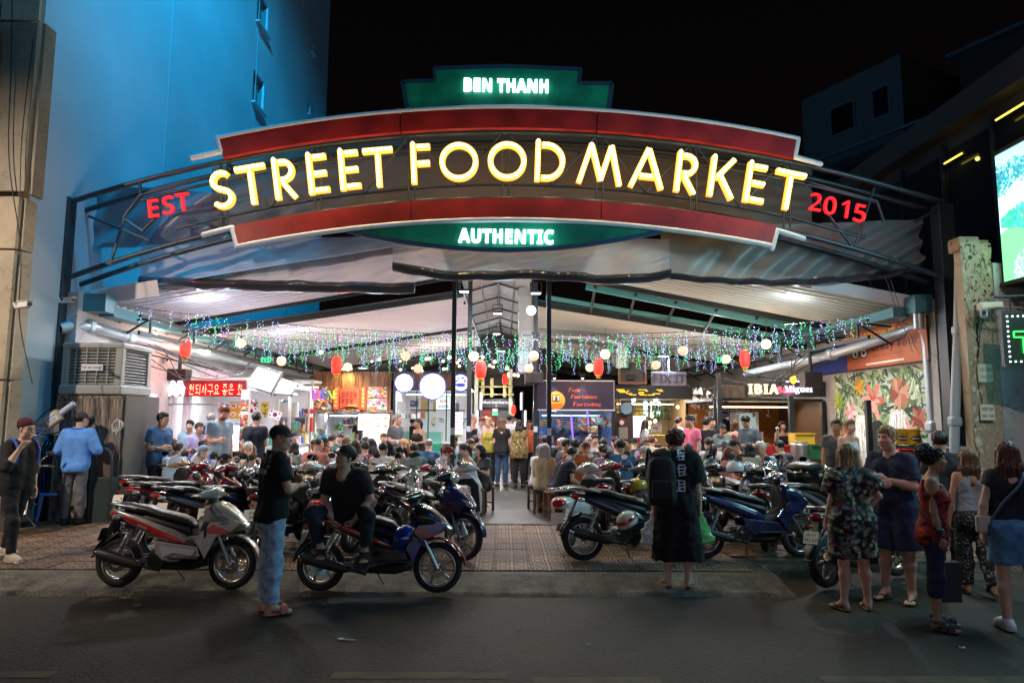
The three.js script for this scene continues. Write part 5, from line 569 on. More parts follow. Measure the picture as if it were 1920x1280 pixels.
{
reseed(180);const s=booth('beer_bar','beer bar with IBIA bulb letters and orange back wall, right side',1338,1545,752,16.6,2.6,{k:5,light:[1,0.78,0.5],post:Mi.post,back:mat([0.48,0.17,0.035],0.7),wall:mat([0.16,0.09,0.05],0.6),ceil:M.black,counter:M.darkWood,topm:M.darkWood});const yT=s.y(716),yB=s.y(742);
part(s.g,'fascia',boxUV(rbx(s.x(1398)-s.x(1338),0.3,0.06,(s.x(1398)+s.x(1338))/ 2,s.y(735),0.1,0.01),0.4),new THREE.MeshStandardMaterial({map:tx.wood,color:col([0.12,0.12,0.11]),roughness:0.6}));part(s.g,'fascia',rbx(s.x(1545)-s.x(1398),0.36,0.06,(s.x(1545)+s.x(1398))/ 2,s.y(730),0.16,0.01),mat([0.015,0.015,0.018],0.4));
'IBIA'.split('').forEach((ch,i)=>{const t=text3(ch,0.23,0.05,i % 2===0&&i<3?fontSerif:font);part(s.g,'bulb_letter',t.translate(s.x(1403+i*14.5),s.y(730),0.2),glow([1,0.82,0.5],1.6));});part(s.g,'red_script',text3('San',0.15,0.03,fontSerif).translate(s.x(1468),s.y(731),0.2),glow([1,0.12,0.2],1.6));part(s.g,'white_script',text3('Miguel',0.14,0.03,fontSerif).translate(s.x(1493),s.y(731),0.2),glow([0.75,0.8,1],1.8));const cr=[s.x(1483),s.y(713)];part(s.g,'lit_crest',plate([[-0.07,0.06],[-0.07,-0.04],[0,-0.1],[0.07,-0.04],[0.07,0.06],[0.04,0.1],[0.035,0.06],[0,0.11],[-0.035,0.06],[-0.04,0.1]],0.04).translate(cr[0],cr[1],0.22),glow([1,0.75,0.05],1.8));part(s.g,'neon_bar',rod(V(s.x(1470),s.y(716),0.2),V(s.x(1496),s.y(716),0.2),0.012),glow([0.7,0.8,1],2));point(s.g,V(s.x(1425),s.y(732),0.6),[1,0.8,0.5],1.5);point(s.g,V(s.x(1485),s.y(732),0.6),[1,0.6,0.7],0.8);
const z=-s.deep+0.06;const bb=writes(256,300,'#141a22',[['ATHUR',150,44,44,'#e8eef2'],["VIETNAM'S ORIGINAL",128,110,30,'#e8eef2','bold sans-serif','center',236],['CRAFT BEER',128,146,30,'#e8eef2'],['----- ----',128,186,26,'#c07a28'],['---- -----',128,210,26,'#c07a28']],(c)=>{c.fillStyle='#e8eef2';c.beginPath();c.moveTo(30,30);c.lineTo(60,46);c.lineTo(92,28);c.lineTo(64,64);c.fill();c.fillStyle='#e0a040';c.fillRect(108,238,34,56);c.fillStyle='#fff';c.fillRect(106,228,38,16);});
const kk=(s.d+s.deep)/ s.d;const bp=(nm,px0,px1,py0,py1,m)=>{const W2=(s.x(px1)-s.x(px0))*kk,H2=(s.y(py0)-s.y(py1))*kk;const c=at((px0+px1)/ 2,(py0+py1)/ 2,s.d+s.deep-0.08);part(s.g,nm,bx(W2,H2,0.03,c.x-s.g.position.x,c.y-FLY,z),M.black);part(s.g,nm+'_print',new THREE.PlaneGeometry(W2*0.97,H2*0.97).translate(c.x-s.g.position.x,c.y-FLY,z+0.018),m);};
bp('beer_board',1332,1369,761,806,panelMat(bb));bp('red_poster',1370,1406,761,812,panelMat(canvas(192,256,(c,w,h)=>{c.fillStyle='#dcd6d8';c.fillRect(0,0,w,h);reseed(8);for(let i=0;i<60;i++){c.fillStyle=pick(['#c01828','#d85060','#30304a','#e0c0b8']);c.beginPath();c.ellipse(rnd(10,180),rnd(20,250),rnd(3,16),rnd(3,22),rnd(0,3),0,7);c.fill();}c.fillStyle='#c01020';c.beginPath();c.ellipse(96,90,44,22,0,0,7);c.fill();})));bp('beer_board',1466,1514,760,812,panelMat(bb));bp('chalk_menu',1500,1530,744,812,panelMat(writes(160,320,'#0d0f12',Array.from({length:15},(_,i)=>['-- ------ ---',80,24+i*20,20,'#9a9a9a']))));
part(s.g,'fridge',[rbx(0.62,1.9,0.5,s.x(1452),0.95,-s.deep+0.5,0.02)],M.white);part(s.g,'fridge_door',[bx(0.26,1.5,0.02,s.x(1446),1.1,-s.deep+0.762),bx(0.26,1.5,0.02,s.x(1459),1.1,-s.deep+0.762)],glow([0.55,0.75,0.7],0.5));part(s.g,'beer_tap',[rod(V(s.x(1434),0.95,-0.2),V(s.x(1434),1.4,-0.2),0.035),rod(V(s.x(1464),0.95,-0.2),V(s.x(1464),1.45,-0.2),0.03),sph(0.05,s.x(1464),1.48,-0.2)],M.chrome);part(s.g,'track_lamp',[1352,1367,1377].map((px)=>rod(V(s.x(px),s.y(748),-0.6),V(s.x(px),s.y(755),-0.55),0.05)),M.black);shelfGoods(s,14,s.x(1345),s.x(1530),0.96,-0.25,goods,0.08,0.2);
const pp=(lab,px,d,pyT)=>{const p=at(px,785,d),g=thing('steel_post',lab,'post',V(p.x,FLY,-d)),H2=at(px,pyT,d).y-FLY;part(g,'shaft',rbx(0.1,H2,0.1,0,H2 / 2,0,0.008),Mi.post);part(g,'foot_plate',bx(0.2,0.015,0.2,0,0.008,0),Mi.post);};pp('dark post under the yellow crest of the beer bar',1484,15.6,742);pp('short dark post in front of the mural',1629,13.6,750);pp('slim pole at the left end of the beer bar',1350,16.2,700);
const keg=(px,d,lab)=>{const p=at(px,785,d),g=thing('beer_keg',lab,'keg',V(p.x,FLY,-d));part(g,'keg_body',lathe([[0,0.02],[0.18,0.02],[0.2,0.06],[0.19,0.12],[0.2,0.18],[0.2,0.42],[0.19,0.48],[0.2,0.54],[0.18,0.58],[0,0.58]],24),mat([0.5,0.5,0.48],0.3,0.9));part(g,'ring',[0.02,0.6].map((y)=>new THREE.TorusGeometry(0.16,0.015,6,20).rotateX(Math.PI / 2).translate(0,y,0)),M.steel);const k2=g.clone();k2.name=numbered('beer_keg');k2.position.y+=0.62;scene.add(k2);k2.userData={...g.userData,label:lab.replace('lower','upper')};};keg(1498,15.1,'lower steel beer keg of the pair beside the dark post at the bar');
}
{
const crate=(lab,px0,px1,py0,py1,d,m,printed,deep=0.36)=>{const a=at(px0,py1,d),b=at(px1,py0,d),w=b.x-a.x,h=b.y-a.y,g=thing('beer_crate',lab,'crate',V((a.x+b.x)/ 2,a.y,-d-deep / 2));const t=0.02;part(g,'crate_shell',[bx(w,h,t,0,h / 2,deep / 2-t / 2),bx(w,h,t,0,h / 2,-deep / 2+t / 2),bx(t,h,deep-2*t,-w / 2+t / 2,h / 2,0),bx(t,h,deep-2*t,w / 2-t / 2,h / 2,0),bx(w-2*t,t,deep-2*t,0,t / 2,0)],m);part(g,'rim',[bx(w+0.02,0.025,0.03,0,h-0.013,deep / 2+0.012),bx(w+0.02,0.025,0.03,0,0.03,deep / 2+0.012)],m);if(printed)part(g,'printed_face',new THREE.PlaneGeometry(w*0.96,h*0.82).translate(0,h / 2,deep / 2+0.006),panelMat(printed,0.45));};
const yel=mat([0.62,0.4,0.03],0.45),grn=mat([0.02,0.12,0.05],0.45),blu=mat([0.01,0.03,0.35],0.4),redm=mat([0.5,0.02,0.015],0.4);
const strong=writes(256,192,'#c9a017',[['STRONGBOW',128,120,40,'#d8d8d0','bold sans-serif','center',180]],(c)=>{c.fillStyle='#14161a';c.beginPath();c.ellipse(128,120,112,40,0,0,7);c.fill();c.fillStyle='#8a6a10';c.fillRect(112,40,32,26);c.fillStyle='#e8e8e0';c.font='bold 36px sans-serif';c.textAlign='center';c.fillText('STRONGBOW',128,133,190);});
const tiger=writes(256,192,'#1430a8',[],(c)=>{reseed(9);c.fillStyle='#0c1c70';c.fillRect(20,110,120,40);for(let i=0;i<26;i++){c.fillStyle=pick(['#e8ecf4','#8fb6d8','#2a4a90']);c.beginPath();c.ellipse(rnd(180,230),rnd(30,165),rnd(4,12),rnd(3,8),rnd(0,3),0,7);c.fill();}});
crate('yellow printed crate, left one of the pair on the green crates',1681,1705,804,833,12.9,yel,strong);crate('yellow printed crate, right one of the pair beside the blue crate',1705,1740,804,834,12.85,yel,strong);crate('blue printed crate right of the yellow crates',1741,1780,803,833,12.9,blu,tiger);
crate('dark green crate under the yellow crates',1682,1712,836,862,12.9,grn);crate('dark green crate under the yellow and blue crates',1714,1745,836,862,12.9,grn);crate('dark green crate left of the yellow crates',1664,1680,806,836,13.2,grn);crate('red crate seen behind the curly haired woman',1688,1716,842,866,12.3,redm);crate('blue crate low under the blue printed crate',1747,1778,836,862,12.9,blu);
crate('yellow and blue stacked crate by the beer bar',1492,1528,812,834,15.0,yel);crate('dark green crate under the yellow and blue crate by the bar',1524,1546,834,862,14.8,grn);crate('red drinks crate on the bar floor beside the dark post',1450,1482,835,854,14.6,redm);
const sup=thing('crate_stand','dark low stand carrying the printed crates along the mural','stand',V(at(1730,850,13).x,FLY,-13.1));part(sup,'shelf',[bx(1.05,0.03,0.4,0,at(1730,863,12.9).y-FLY-0.02,0)],M.black);part(sup,'leg',[-0.5,0.5].map((x)=>bx(0.04,at(1730,863,12.9).y-FLY-0.04,0.36,x,(at(1730,863,12.9).y-FLY-0.04)/ 2,0)),M.black);
const mural=canvas(1024,768,(c,w,h)=>{c.fillStyle='#9fae9c';c.fillRect(0,0,w,h);reseed(31);const X=(t)=>w-t*w;
for(let i=0;i<500;i++){c.fillStyle=pick(['#2f4a34','#4f6a48','#6f8f5a','#23352c','#8aa06a','#b8c4a8']);c.beginPath();c.ellipse(rnd(0,w),rnd(0,430),rnd(4,16),rnd(20,80),rnd(0,3.1),0,7);c.fill();}
for(const[x,y,ww]of[[330,270,230],[730,240,260]]){for(let i=0;i<1100;i++){const a=rnd(0,1);c.fillStyle=pick(['#f2f4ec','#e4e8dc','#c8ccc0','#8a8e84','#fff']);c.fillRect(x+(rnd(-0.5,0.5))*ww*(0.5+a),y+a*420,rnd(2,6),rnd(30,110));}}
c.fillStyle='#15181c';c.beginPath();c.moveTo(440,330);c.quadraticCurveTo(610,260,600,430);c.quadraticCurveTo(560,560,510,590);c.quadraticCurveTo(440,540,440,330);c.fill();
const fl=(x,y,r,n,k)=>{for(let i=0;i<n;i++){const a=i / n*6.28+rnd(0,0.2);c.fillStyle=pick(k);c.save();c.translate(x,y);c.rotate(a);c.beginPath();c.ellipse(r*0.55,0,r*0.55,r*0.2,0,0,7);c.fill();c.restore();}};
fl(480,190,120,6,['#c8705e','#b8604c','#d89484']);fl(490,190,60,5,['#d8a498','#a84a3c']);fl(760,150,95,12,['#a0624a','#7a4030','#b88468']);fl(210,260,80,6,['#e8a8b0','#d88a98','#f2c8cc']);fl(110,470,110,11,['#b8743e','#a05e2e','#c89050']);fl(190,560,80,9,['#d8b078','#b89058']);fl(850,380,90,6,['#d89a90','#c87a70']);fl(930,300,70,8,['#a85a4a','#7a3a2a']);fl(330,90,60,9,['#d8a820','#b88a18']);fl(60,180,70,9,['#7a9a30','#a0b038']);
for(let i=0;i<900;i++){c.strokeStyle=pick(['rgba(30,40,34,0.5)','rgba(240,240,225,0.35)','rgba(90,60,50,0.35)']);c.lineWidth=rnd(1,3);const x=rnd(0,w),y=rnd(0,h),a=rnd(0,6.28);c.beginPath();c.moveTo(x,y);c.quadraticCurveTo(x+14*Math.cos(a),y+14*Math.sin(a),x+rnd(-26,26),y+rnd(8,40));c.stroke();}
for(let i=0;i<120;i++){c.fillStyle=pick(['#2f4a34','#3f6a40','#1f3028']);c.beginPath();c.ellipse(rnd(0,w),rnd(640,h),rnd(4,12),rnd(20,60),rnd(0,3.1),0,7);c.fill();}});
const XW=7.66,flipU=(g)=>g;const mu=thing('wall_mural','painted mural of tropical flowers and waterfalls on the right wall','mural');part(mu,'painted_panel',sheet(1,1,(u,v)=>[XW,lerp(0.3,2.86,v),lerp(-16.1,-12.5,u)]),new THREE.MeshStandardMaterial({map:mural,roughness:0.7,side:THREE.DoubleSide}));rebase(mu,V(XW,FLY,-14.3));
const ban=writes(1024,256,'#16204a',[],(c,w,h)=>{const g=390;c.fillStyle='#a04a1c';c.fillRect(g,0,w-g,h);c.fillStyle='#1a2a78';c.fillRect(0,90,g,166);c.font='bold 54px sans-serif';c.fillStyle='#d8b020';c.fillText('MOTORBIKE TOUR IN SAIGON IN 4 HOUR',40,60,960);c.fillStyle='#20140c';c.font='bold 70px sans-serif';c.fillText('Crazy Tour',610,150);c.font='26px sans-serif';c.fillText('www. tour in saigon',620,190);c.fillStyle='#eee';for(const x of[470,545]){c.fillStyle='#111';c.beginPath();c.arc(x,150,36,0,7);c.fill();c.fillStyle='#e8e8e8';c.beginPath();c.arc(x,150,27,0,7);c.fill();c.fillStyle='#111';c.beginPath();c.arc(x,150,12,0,7);c.fill();}c.fillStyle='#ccb';c.fillRect(560,225,300,12);});
const bn=thing('wall_banner','blue and orange tour banner above the mural, partly behind the pipe','banner');part(bn,'printed_sheet',sheet(1,1,(u,v)=>[XW-0.02,lerp(2.92,3.72,v),lerp(-17.2,-12.4,u)]),panelMat(ban,0.5));part(bn,'edge_rail',[rod(V(XW-0.01,3.73,-17.2),V(XW-0.01,3.73,-12.4),0.012),rod(V(XW-0.01,2.91,-17.2),V(XW-0.01,2.91,-12.4),0.012)],M.black);rebase(bn,V(XW,2.9,-14.8));
}
{
const g=thing('aisle_gateway','dark blue banner beam and grey shutters closing the far end of the aisle','gateway',V(-0.2,FLY,-27));const x=(px)=>at(px,785,27).x+0.2,y=(py)=>at(930,py,27).y-FLY;part(g,'beam',bx(x(965)-x(896),y(748)-y(764),0.1,(x(965)+x(896))/ 2,(y(748)+y(764))/ 2,0),mat([0.02,0.03,0.09],0.4));part(g,'printed_face',new THREE.PlaneGeometry(x(964)-x(897),(y(748)-y(764))*0.96).translate((x(965)+x(896))/ 2,(y(748)+y(764))/ 2,0.06),panelMat(writes(512,120,'#0d1433',[['BenThanh Street Food Market',256,48,50,'#cfc9b8','bold sans-serif','center',480],['&',256,96,34,'#cfc9b8']]),0.5,0.25));part(g,'shutter',bx(x(965)-x(896),y(764),0.08,(x(965)+x(896))/ 2,y(764)/ 2,-0.3),mat([0.1,0.1,0.11],0.5));part(g,'red_panel',bx(x(932)-x(903),y(766)-y(790),0.04,(x(932)+x(903))/ 2,(y(766)+y(790))/ 2,-0.22),mat([0.25,0.03,0.03],0.5));part(g,'exit_lamp',bx(0.22,0.1,0.04,x(928),y(776),0.05),glow([0.05,0.9,0.3],1.6));part(g,'exit_lamp',bx(0.2,0.12,0.04,x(928),y(769),0.05),glow([0.9,1,0.8],0.6));
part(g,'balcony_rail',[rod(V(x(898),y(726),0.4),V(x(962),y(726),0.4),0.03),rod(V(x(898),y(740),0.4),V(x(962),y(740),0.4),0.03),...[905,922,946,956].map((px)=>bx(0.12,y(710)-y(745),0.12,x(px),(y(710)+y(745))/ 2,0.3))],mat([0.2,0.17,0.06],0.5));part(g,'upper_wall',bx(4,2.4,0.1,0,4.2,-1),Mg.dark);part(g,'side_post',[bx(0.14,3.6,0.14,x(957),1.8,0.2),bx(0.14,3.4,0.14,x(893),1.7,0.2)],mat([0.3,0.32,0.26],0.5));point(g,V(-0.1,2.6,1.2),[1,0.95,0.9],8);
for(const[px,w,lab]of[[900,0.5,'lit white menu panels on the left side of the aisle'],[978,0.5,'lit white menu panels hanging on the right side of the aisle']]){const o=thing('hanging_menu',lab,'menu board',V(at(px,785,22).x,FLY,-22.6));part(o,'panel',[bx(0.05,0.55,0.9,0,2.25,0),bx(0.05,0.5,0.8,px>950?0.12:-0.1,1.7,0.5)],glow([0.92,0.95,1],1.1));part(o,'post',[bx(0.06,2.6,0.06,px>950?0.06:-0.06,1.3,-0.4)],Mi.post);point(o,V(px>950?-0.4:0.4,2.2,0.3),[0.95,0.97,1],4);}
struct('wall_back',boxUV(bx(16,5.5,0.2,0,2.75,-40),3),Mg.dark);
const lamps=thing('string_bulbs','warm string of small bulbs deep under the roof above the disc signs','string lights',at(820,690,26));reseed(14);part(lamps,'bulbs',Array.from({length:34},()=>sph(rnd(0.04,0.08),rnd(-2.2,3.4),rnd(-0.35,0.35),rnd(-2,2),8,6)),glow([1,0.78,0.5],4)).userData.kind='stuff';part(lamps,'wire',tube([V(-2.4,0.4,0),V(0,0.2,0),V(3.4,0.45,0)],0.008),M.black);point(lamps,V(0,0,1),[1,0.8,0.55],10);
const gd=thing('glass_cabinet','tall white lit glass cabinet at the left market edge behind the boarded stand','cabinet',V(at(258,785,13.4).x,FLY,-13.4));part(gd,'frame',[-0.2,0.22].flatMap((x2)=>[bx(0.04,2.1,0.04,x2,1.05,0.2),bx(0.04,2.1,0.04,x2,1.05,-0.2)]).concat(bx(0.46,0.05,0.44,0.01,2.1,0)),M.white);part(gd,'pane',[bx(0.4,2.0,0.01,0,1.0,0.2),bx(0.01,2.0,0.38,0.22,1.0,0)],glass([0.85,0.9,1]));part(gd,'shelf',[0.5,0.95,1.4].map((y2)=>bx(0.4,0.02,0.36,0,y2,0)),M.white);part(gd,'back',bx(0.42,2.05,0.02,0,1.03,-0.2),glow([0.65,0.72,1],0.9));reseed(15);for(let i=0;i<9;i++)part(gd,'stored_tub',rbx(0.1,rnd(0.12,0.25),0.1,-0.12+(i % 3)*0.12,[0.63,1.08,1.53][Math.floor(i / 3)],0.02,0.02),mat(pick([[0.1,0.3,0.6],[0.6,0.65,0.7],[0.1,0.4,0.45]]),0.3));point(gd,V(0.5,1.6,0.4),[0.85,0.8,1],3);
const fr=thing('white_fridge','upright white fridge with red lit top at the left edge of the hall','fridge',V(at(232,785,12.7).x,FLY,-12.9));part(fr,'fridge_body',rbx(0.5,1.95,0.5,0,0.98,0,0.02),M.white);part(fr,'lit_header',rbx(0.5,0.16,0.06,0,2.0,0.24,0.01),glow([1,0.1,0.18],1.4));part(fr,'fridge_door',bx(0.4,1.5,0.02,0,1.05,0.26),mat([0.4,0.42,0.55],0.1));point(fr,V(0.2,2.1,0.5),[1,0.15,0.3],0.4);
}
{const o=thing('loose_cables','tangle of black cables sagging along the left wall above the red sign','cables');reseed(200);for(let i=0;i<9;i++){const d0=rnd(12.6,14),d1=rnd(16,19),y=rnd(635,660);part(o,'cable',tube([at(lerp(150,330,rnd()),y,d0),at(rnd(330,420),y+rnd(25,60),rnd(14.5,15.5)),at(rnd(420,480),rnd(672,715),d1)],0.011,5,24),M.black);}rebase(o,at(300,680,15));const q=thing('loose_cables','tangle of black cables hanging on the right wall above the beer bar','cables');for(let i=0;i<10;i++)part(q,'cable',tube([at(rnd(1330,1420),rnd(680,720),18.5),at(rnd(1420,1480),rnd(690,740),16.8),at(rnd(1480,1570),rnd(650,700),15.6)],0.011,5,24),M.black);rebase(q,at(1450,700,16));const w=thing('overhead_wire','thin wires dropping from the right truss to the wall pipe','wire');part(w,'wire',[tube([at(1655,505,12.6),at(1690,600,12.6),at(1712,660,12.7)],0.007,4),tube([at(1664,505,12.6),at(1700,610,12.6),at(1726,670,12.7)],0.006,4)],M.grey);rebase(w,at(1690,600,12.6));}
const Mb={p1:paint([0.02,0.02,0.022]),p2:paint([0.3,0.02,0.02]),seat:mat([0.014,0.013,0.013],0.42),plastic:mat([0.014,0.014,0.016],0.5),engine:mat([0.12,0.12,0.125],0.4,0.7),rim:mat([0.4,0.4,0.42],0.25,0.9),lens:mat([0.85,0.87,0.88],0.05,0.75),tail:mat([0.42,0.008,0.01],0.12,0,{phys:1,clearcoat:1}),amber:mat([0.6,0.22,0.02],0.2),mirror:mat([0.7,0.72,0.75],0.03,1),plate:mat([0.75,0.76,0.74],0.45)};
const sec=(x,y,h,w,e=2.6,z=0)=>({c:V(x,y,z),u:V(0,0,w),v:V(0,h,0),e});
function wheel(parent,x,r,w,alloy){
const g=part(parent,'wheel',new THREE.TorusGeometry(r-w*0.55,w*0.55,10,40).translate(x,r,0),M.rubber),rr=r-w*1.0;
part(g,'rim',lathe([[rr-0.012,-w*0.42],[rr+0.012,-w*0.46],[rr+0.014,-w*0.3],[rr-0.004,0],[rr+0.014,w*0.3],[rr+0.012,w*0.46],[rr-0.012,w*0.42],[rr-0.016,0],[rr-0.012,-w*0.42]],44).rotateX(Math.PI / 2).translate(x,r,0),Mb.rim);
const sp=[];if(alloy)for(let i=0;i<5;i++){const a=i / 5*6.283+0.3;sp.push(loft([[0.025,0.016,0.02],[rr*0.5,0.013,0.015],[rr,0.019,0.018]].map(([q,b,c],j)=>({c:V(x+q*Math.cos(a+0.12*j),r+q*Math.sin(a+0.12*j),0),u:V(-Math.sin(a)*b,Math.cos(a)*b,0),v:V(0,0,c),e:3})),8));}
else for(let i=0;i<28;i++){const a=i / 28*6.283,b=a+(i % 2?0.5:-0.5),s=i % 4<2?1:-1;sp.push(rod(V(x+0.03*Math.cos(b),r+0.03*Math.sin(b),s*0.03),V(x+rr*Math.cos(a),r+rr*Math.sin(a),0),0.0022,0.0022,4));}
part(g,'spokes',sp,Mb.rim);part(g,'hub',rod(V(x,r,-0.05),V(x,r,0.05),0.035,0.035,14),Mb.engine);
const dg=new THREE.RingGeometry(0.055,0.1,28);part(g,'brake_disc',[dg.clone().translate(x,r,0.06),...Array.from({length:12},(_,i)=>rod(V(x+0.078*Math.cos(i*0.524),r+0.078*Math.sin(i*0.524),0.061),V(x+0.078*Math.cos(i*0.524),r+0.078*Math.sin(i*0.524),0.064),0.01,0.01,6))],M.chrome);
return g;
}
function arcGuard(parent,name,x,y,r,a0,a1,w,m,th=0.012){part(parent,name,loft(Array.from({length:11},(_,i)=>{const t=i / 10,a=R(lerp(a0,a1,t)),k=Math.sin(Math.PI*lerp(0.12,0.9,t))**0.6;return{c:V(x+r*Math.cos(a),y+r*Math.sin(a),0),u:V(0,0,w*k),v:V(Math.cos(a)*th,Math.sin(a)*th,0),e:3};}),12),m);}
function makeBike(style){
const g=new THREE.Group(),cl=style==='classic',ub=style==='under',r=cl?0.225:ub?0.285:0.265,fx=cl?0.6:0.64,rx=cl?-0.58:-0.63,b=Mb,P=(n,geo,m)=>part(g,n,geo,m);
wheel(g,fx,r,cl?0.085:ub?0.07:0.078,style !=='spoked');wheel(g,rx,r,cl?0.09:ub?0.078:0.088,style !=='spoked');
for(const s of[-1,1]){P('fork_leg',[rod(V(fx-0.2,0.68,s*0.075),V(fx-0.08,0.42,s*0.075),0.017),rod(V(fx-0.1,0.47,s*0.075),V(fx+0.01,r-0.01,s*0.075),0.025)],ub||!cl?M.steel:b.plastic);}
arcGuard(g,'front_fender',fx,r,r+0.035,5,150,cl?0.075:0.062,b.p1);arcGuard(g,'rear_fender',rx,r,r+0.035,70,165,0.06,b.plastic);
P('mudguard',[loft([sec(rx-0.02,r+0.31,0.03,0.06),sec(rx-0.17,r+0.2,0.02,0.06,4),sec(rx-0.3,r+0.05,0.01,0.055,4)],10)],b.plastic);
P('engine',[rbx(0.3,0.2,0.2,-0.12,0.3,0,0.05),rod(V(-0.16,0.31,-0.13),V(-0.16,0.31,0.14),0.1,0.1,18),rbx(0.5,0.12,0.05,-0.4,0.285,-0.1,0.03)],b.engine);P('engine_cover',[rod(V(-0.16,0.31,0.14),V(-0.16,0.31,0.155),0.085,0.085,8),...Array.from({length:5},(_,i)=>bx(0.13,0.008,0.008,-0.16,0.265+i*0.022,0.16))],b.plastic);
P('swing_arm',beam(V(-0.2,0.3,0.1),V(rx,r,0.1),0.035,0.05),b.engine);
P('exhaust',[loft([[-0.28,0.25,0.03],[-0.36,0.26,0.05],[-0.6,0.32,0.062],[-0.78,0.365,0.058]].map(([x,y,q])=>sec(x,y,q,q*0.85,2.4,0.155)),14),rod(V(-0.1,0.2,0.12),V(-0.3,0.25,0.155),0.018)],b.plastic);P('exhaust_tip',[rod(V(-0.775,0.364,0.155),V(-0.8,0.37,0.155),0.05,0.045,14),rod(V(-0.8,0.37,0.155),V(-0.83,0.378,0.155),0.02,0.02,10)],M.chrome);
for(const s of ub||cl?[-1,1]:[-1,1]){const A0=V(rx+0.03,r+0.06,s*0.125),B0=V(rx+0.17,0.62,s*0.115),co=[];for(let i=0;i<9;i++){const c=A0.clone().lerp(B0,0.22+i*0.075);co.push(new THREE.TorusGeometry(0.026,0.007,5,14).rotateX(Math.PI / 2).rotateZ(-0.35).translate(c.x,c.y,c.z));}P('shock_absorber',[rod(A0,B0,0.012)].concat(co),M.steel);}
P('kickstand',[rod(V(-0.05,0.2,-0.1),V(0.02,0.02,-0.26),0.011),rbx(0.06,0.012,0.03,0.02,0.01,-0.27,0.005)],M.steel);P('foot_peg',[rod(V(-0.22,0.34,-0.24),V(-0.22,0.34,0.24),0.014)],M.steel);
if(cl){
P('side_cowl',loft([sec(-0.88,0.6,0.05,0.08),sec(-0.8,0.58,0.12,0.15),sec(-0.6,0.55,0.18,0.205),sec(-0.35,0.53,0.19,0.215),sec(-0.12,0.5,0.17,0.18),sec(0.0,0.46,0.12,0.15)],22),b.p1);P('floorboard',[rbx(0.46,0.08,0.36,0.2,0.3,0,0.03),...[-0.1,-0.05,0,0.05,0.1].map((z)=>bx(0.34,0.008,0.02,0.2,0.344,z))],b.plastic);
P('seat',loft([sec(-0.74,0.76,0.02,0.1),sec(-0.66,0.775,0.05,0.13),sec(-0.35,0.775,0.055,0.14),sec(-0.12,0.755,0.05,0.13),sec(0.02,0.73,0.03,0.09)],18),b.seat);P('seat_base',loft([sec(-0.72,0.72,0.03,0.12),sec(-0.3,0.71,0.05,0.15),sec(0.0,0.68,0.05,0.12)],14),b.plastic);
const ap=(y,x,w,t)=>({c:V(x,y,0),u:V(0,0,w),v:V(t,0,0),e:2.8});P('front_shield',loft([ap(0.27,0.4,0.15,0.03),ap(0.36,0.44,0.2,0.045),ap(0.55,0.45,0.225,0.055),ap(0.75,0.42,0.2,0.055),ap(0.88,0.38,0.12,0.045),ap(0.93,0.36,0.07,0.03)],22),b.p1);P('front_nose',loft([sec(0.46,0.6,0.2,0.07),sec(0.54,0.56,0.18,0.06),sec(0.58,0.5,0.1,0.04)],14),b.p2);
P('turn_lamp',[-1,1].map((s)=>new THREE.SphereGeometry(0.04,10,8).scale(0.5,0.8,1.3).translate(0.49,0.72,s*0.13)),b.amber);P('leg_shield_inner',loft([ap(0.36,0.395,0.19,0.02),ap(0.75,0.365,0.19,0.02),ap(0.86,0.335,0.12,0.02)],16),b.plastic);
P('handlebar_cover',loft([{c:V(0.3,1.0,-0.17),u:V(0.04,0,0),v:V(0,0.035,0)},{c:V(0.34,1.02,-0.08),u:V(0.085,0,0),v:V(0,0.075,0),e:2.3},{c:V(0.34,1.025,0.08),u:V(0.085,0,0),v:V(0,0.075,0),e:2.3},{c:V(0.3,1.0,0.17),u:V(0.04,0,0),v:V(0,0.035,0)}],16),b.p1);P('headlamp',new THREE.SphereGeometry(0.085,18,12).scale(0.45,0.85,1).translate(0.415,1.025,0),b.lens);P('headlamp_ring',new THREE.TorusGeometry(0.082,0.01,6,24).rotateY(Math.PI / 2).scale(1,0.86,1).translate(0.415,1.025,0),M.chrome);
P('tail_lamp',loft([sec(-0.9,0.62,0.045,0.07,2.2),sec(-0.86,0.63,0.06,0.11,2.2)],14),b.tail);P('grab_rail',tube([V(-0.5,0.75,0.15),V(-0.75,0.8,0.16),V(-0.86,0.82,0.1),V(-0.88,0.82,0),V(-0.86,0.82,-0.1),V(-0.75,0.8,-0.16),V(-0.5,0.75,-0.15)],0.016,8,40),M.chrome);
}else{
const u=ub?1:0,ty=u*0.02;
P('tail_fairing',loft([sec(-0.76,0.815+ty,0.012,0.03),sec(-0.66,0.785+ty,0.04,0.085),sec(-0.45,0.715,u?0.06:0.08,0.125),sec(-0.2,0.62,u?0.075:0.1,0.14),sec(0.02,0.545,u?0.06:0.09,0.13),sec(0.17,0.49,0.05,0.1)],20),b.p1);
P('side_stripe',[-1,1].map((s)=>loft([[-0.7,0.795,0.012,0.062],[-0.45,0.705,0.03,0.128],[-0.2,0.61,0.036,0.143],[0.02,0.53,0.028,0.133],[0.14,0.49,0.014,0.104]].map(([x,y,h,z])=>sec(x,y,h,0.006,2.5,s*z)),10)),b.p2);
P('seat',loft(u?[sec(-0.62,0.83,0.02,0.09),sec(-0.5,0.835,0.04,0.125),sec(-0.2,0.8,0.045,0.125),sec(0.02,0.765,0.045,0.11),sec(0.12,0.73,0.03,0.07)]:[sec(-0.6,0.845,0.02,0.085),sec(-0.5,0.845,0.045,0.12),sec(-0.3,0.82,0.05,0.13),sec(-0.18,0.775,0.05,0.13),sec(0.02,0.735,0.05,0.12),sec(0.14,0.7,0.045,0.09),sec(0.2,0.655,0.03,0.06)],20),b.seat);
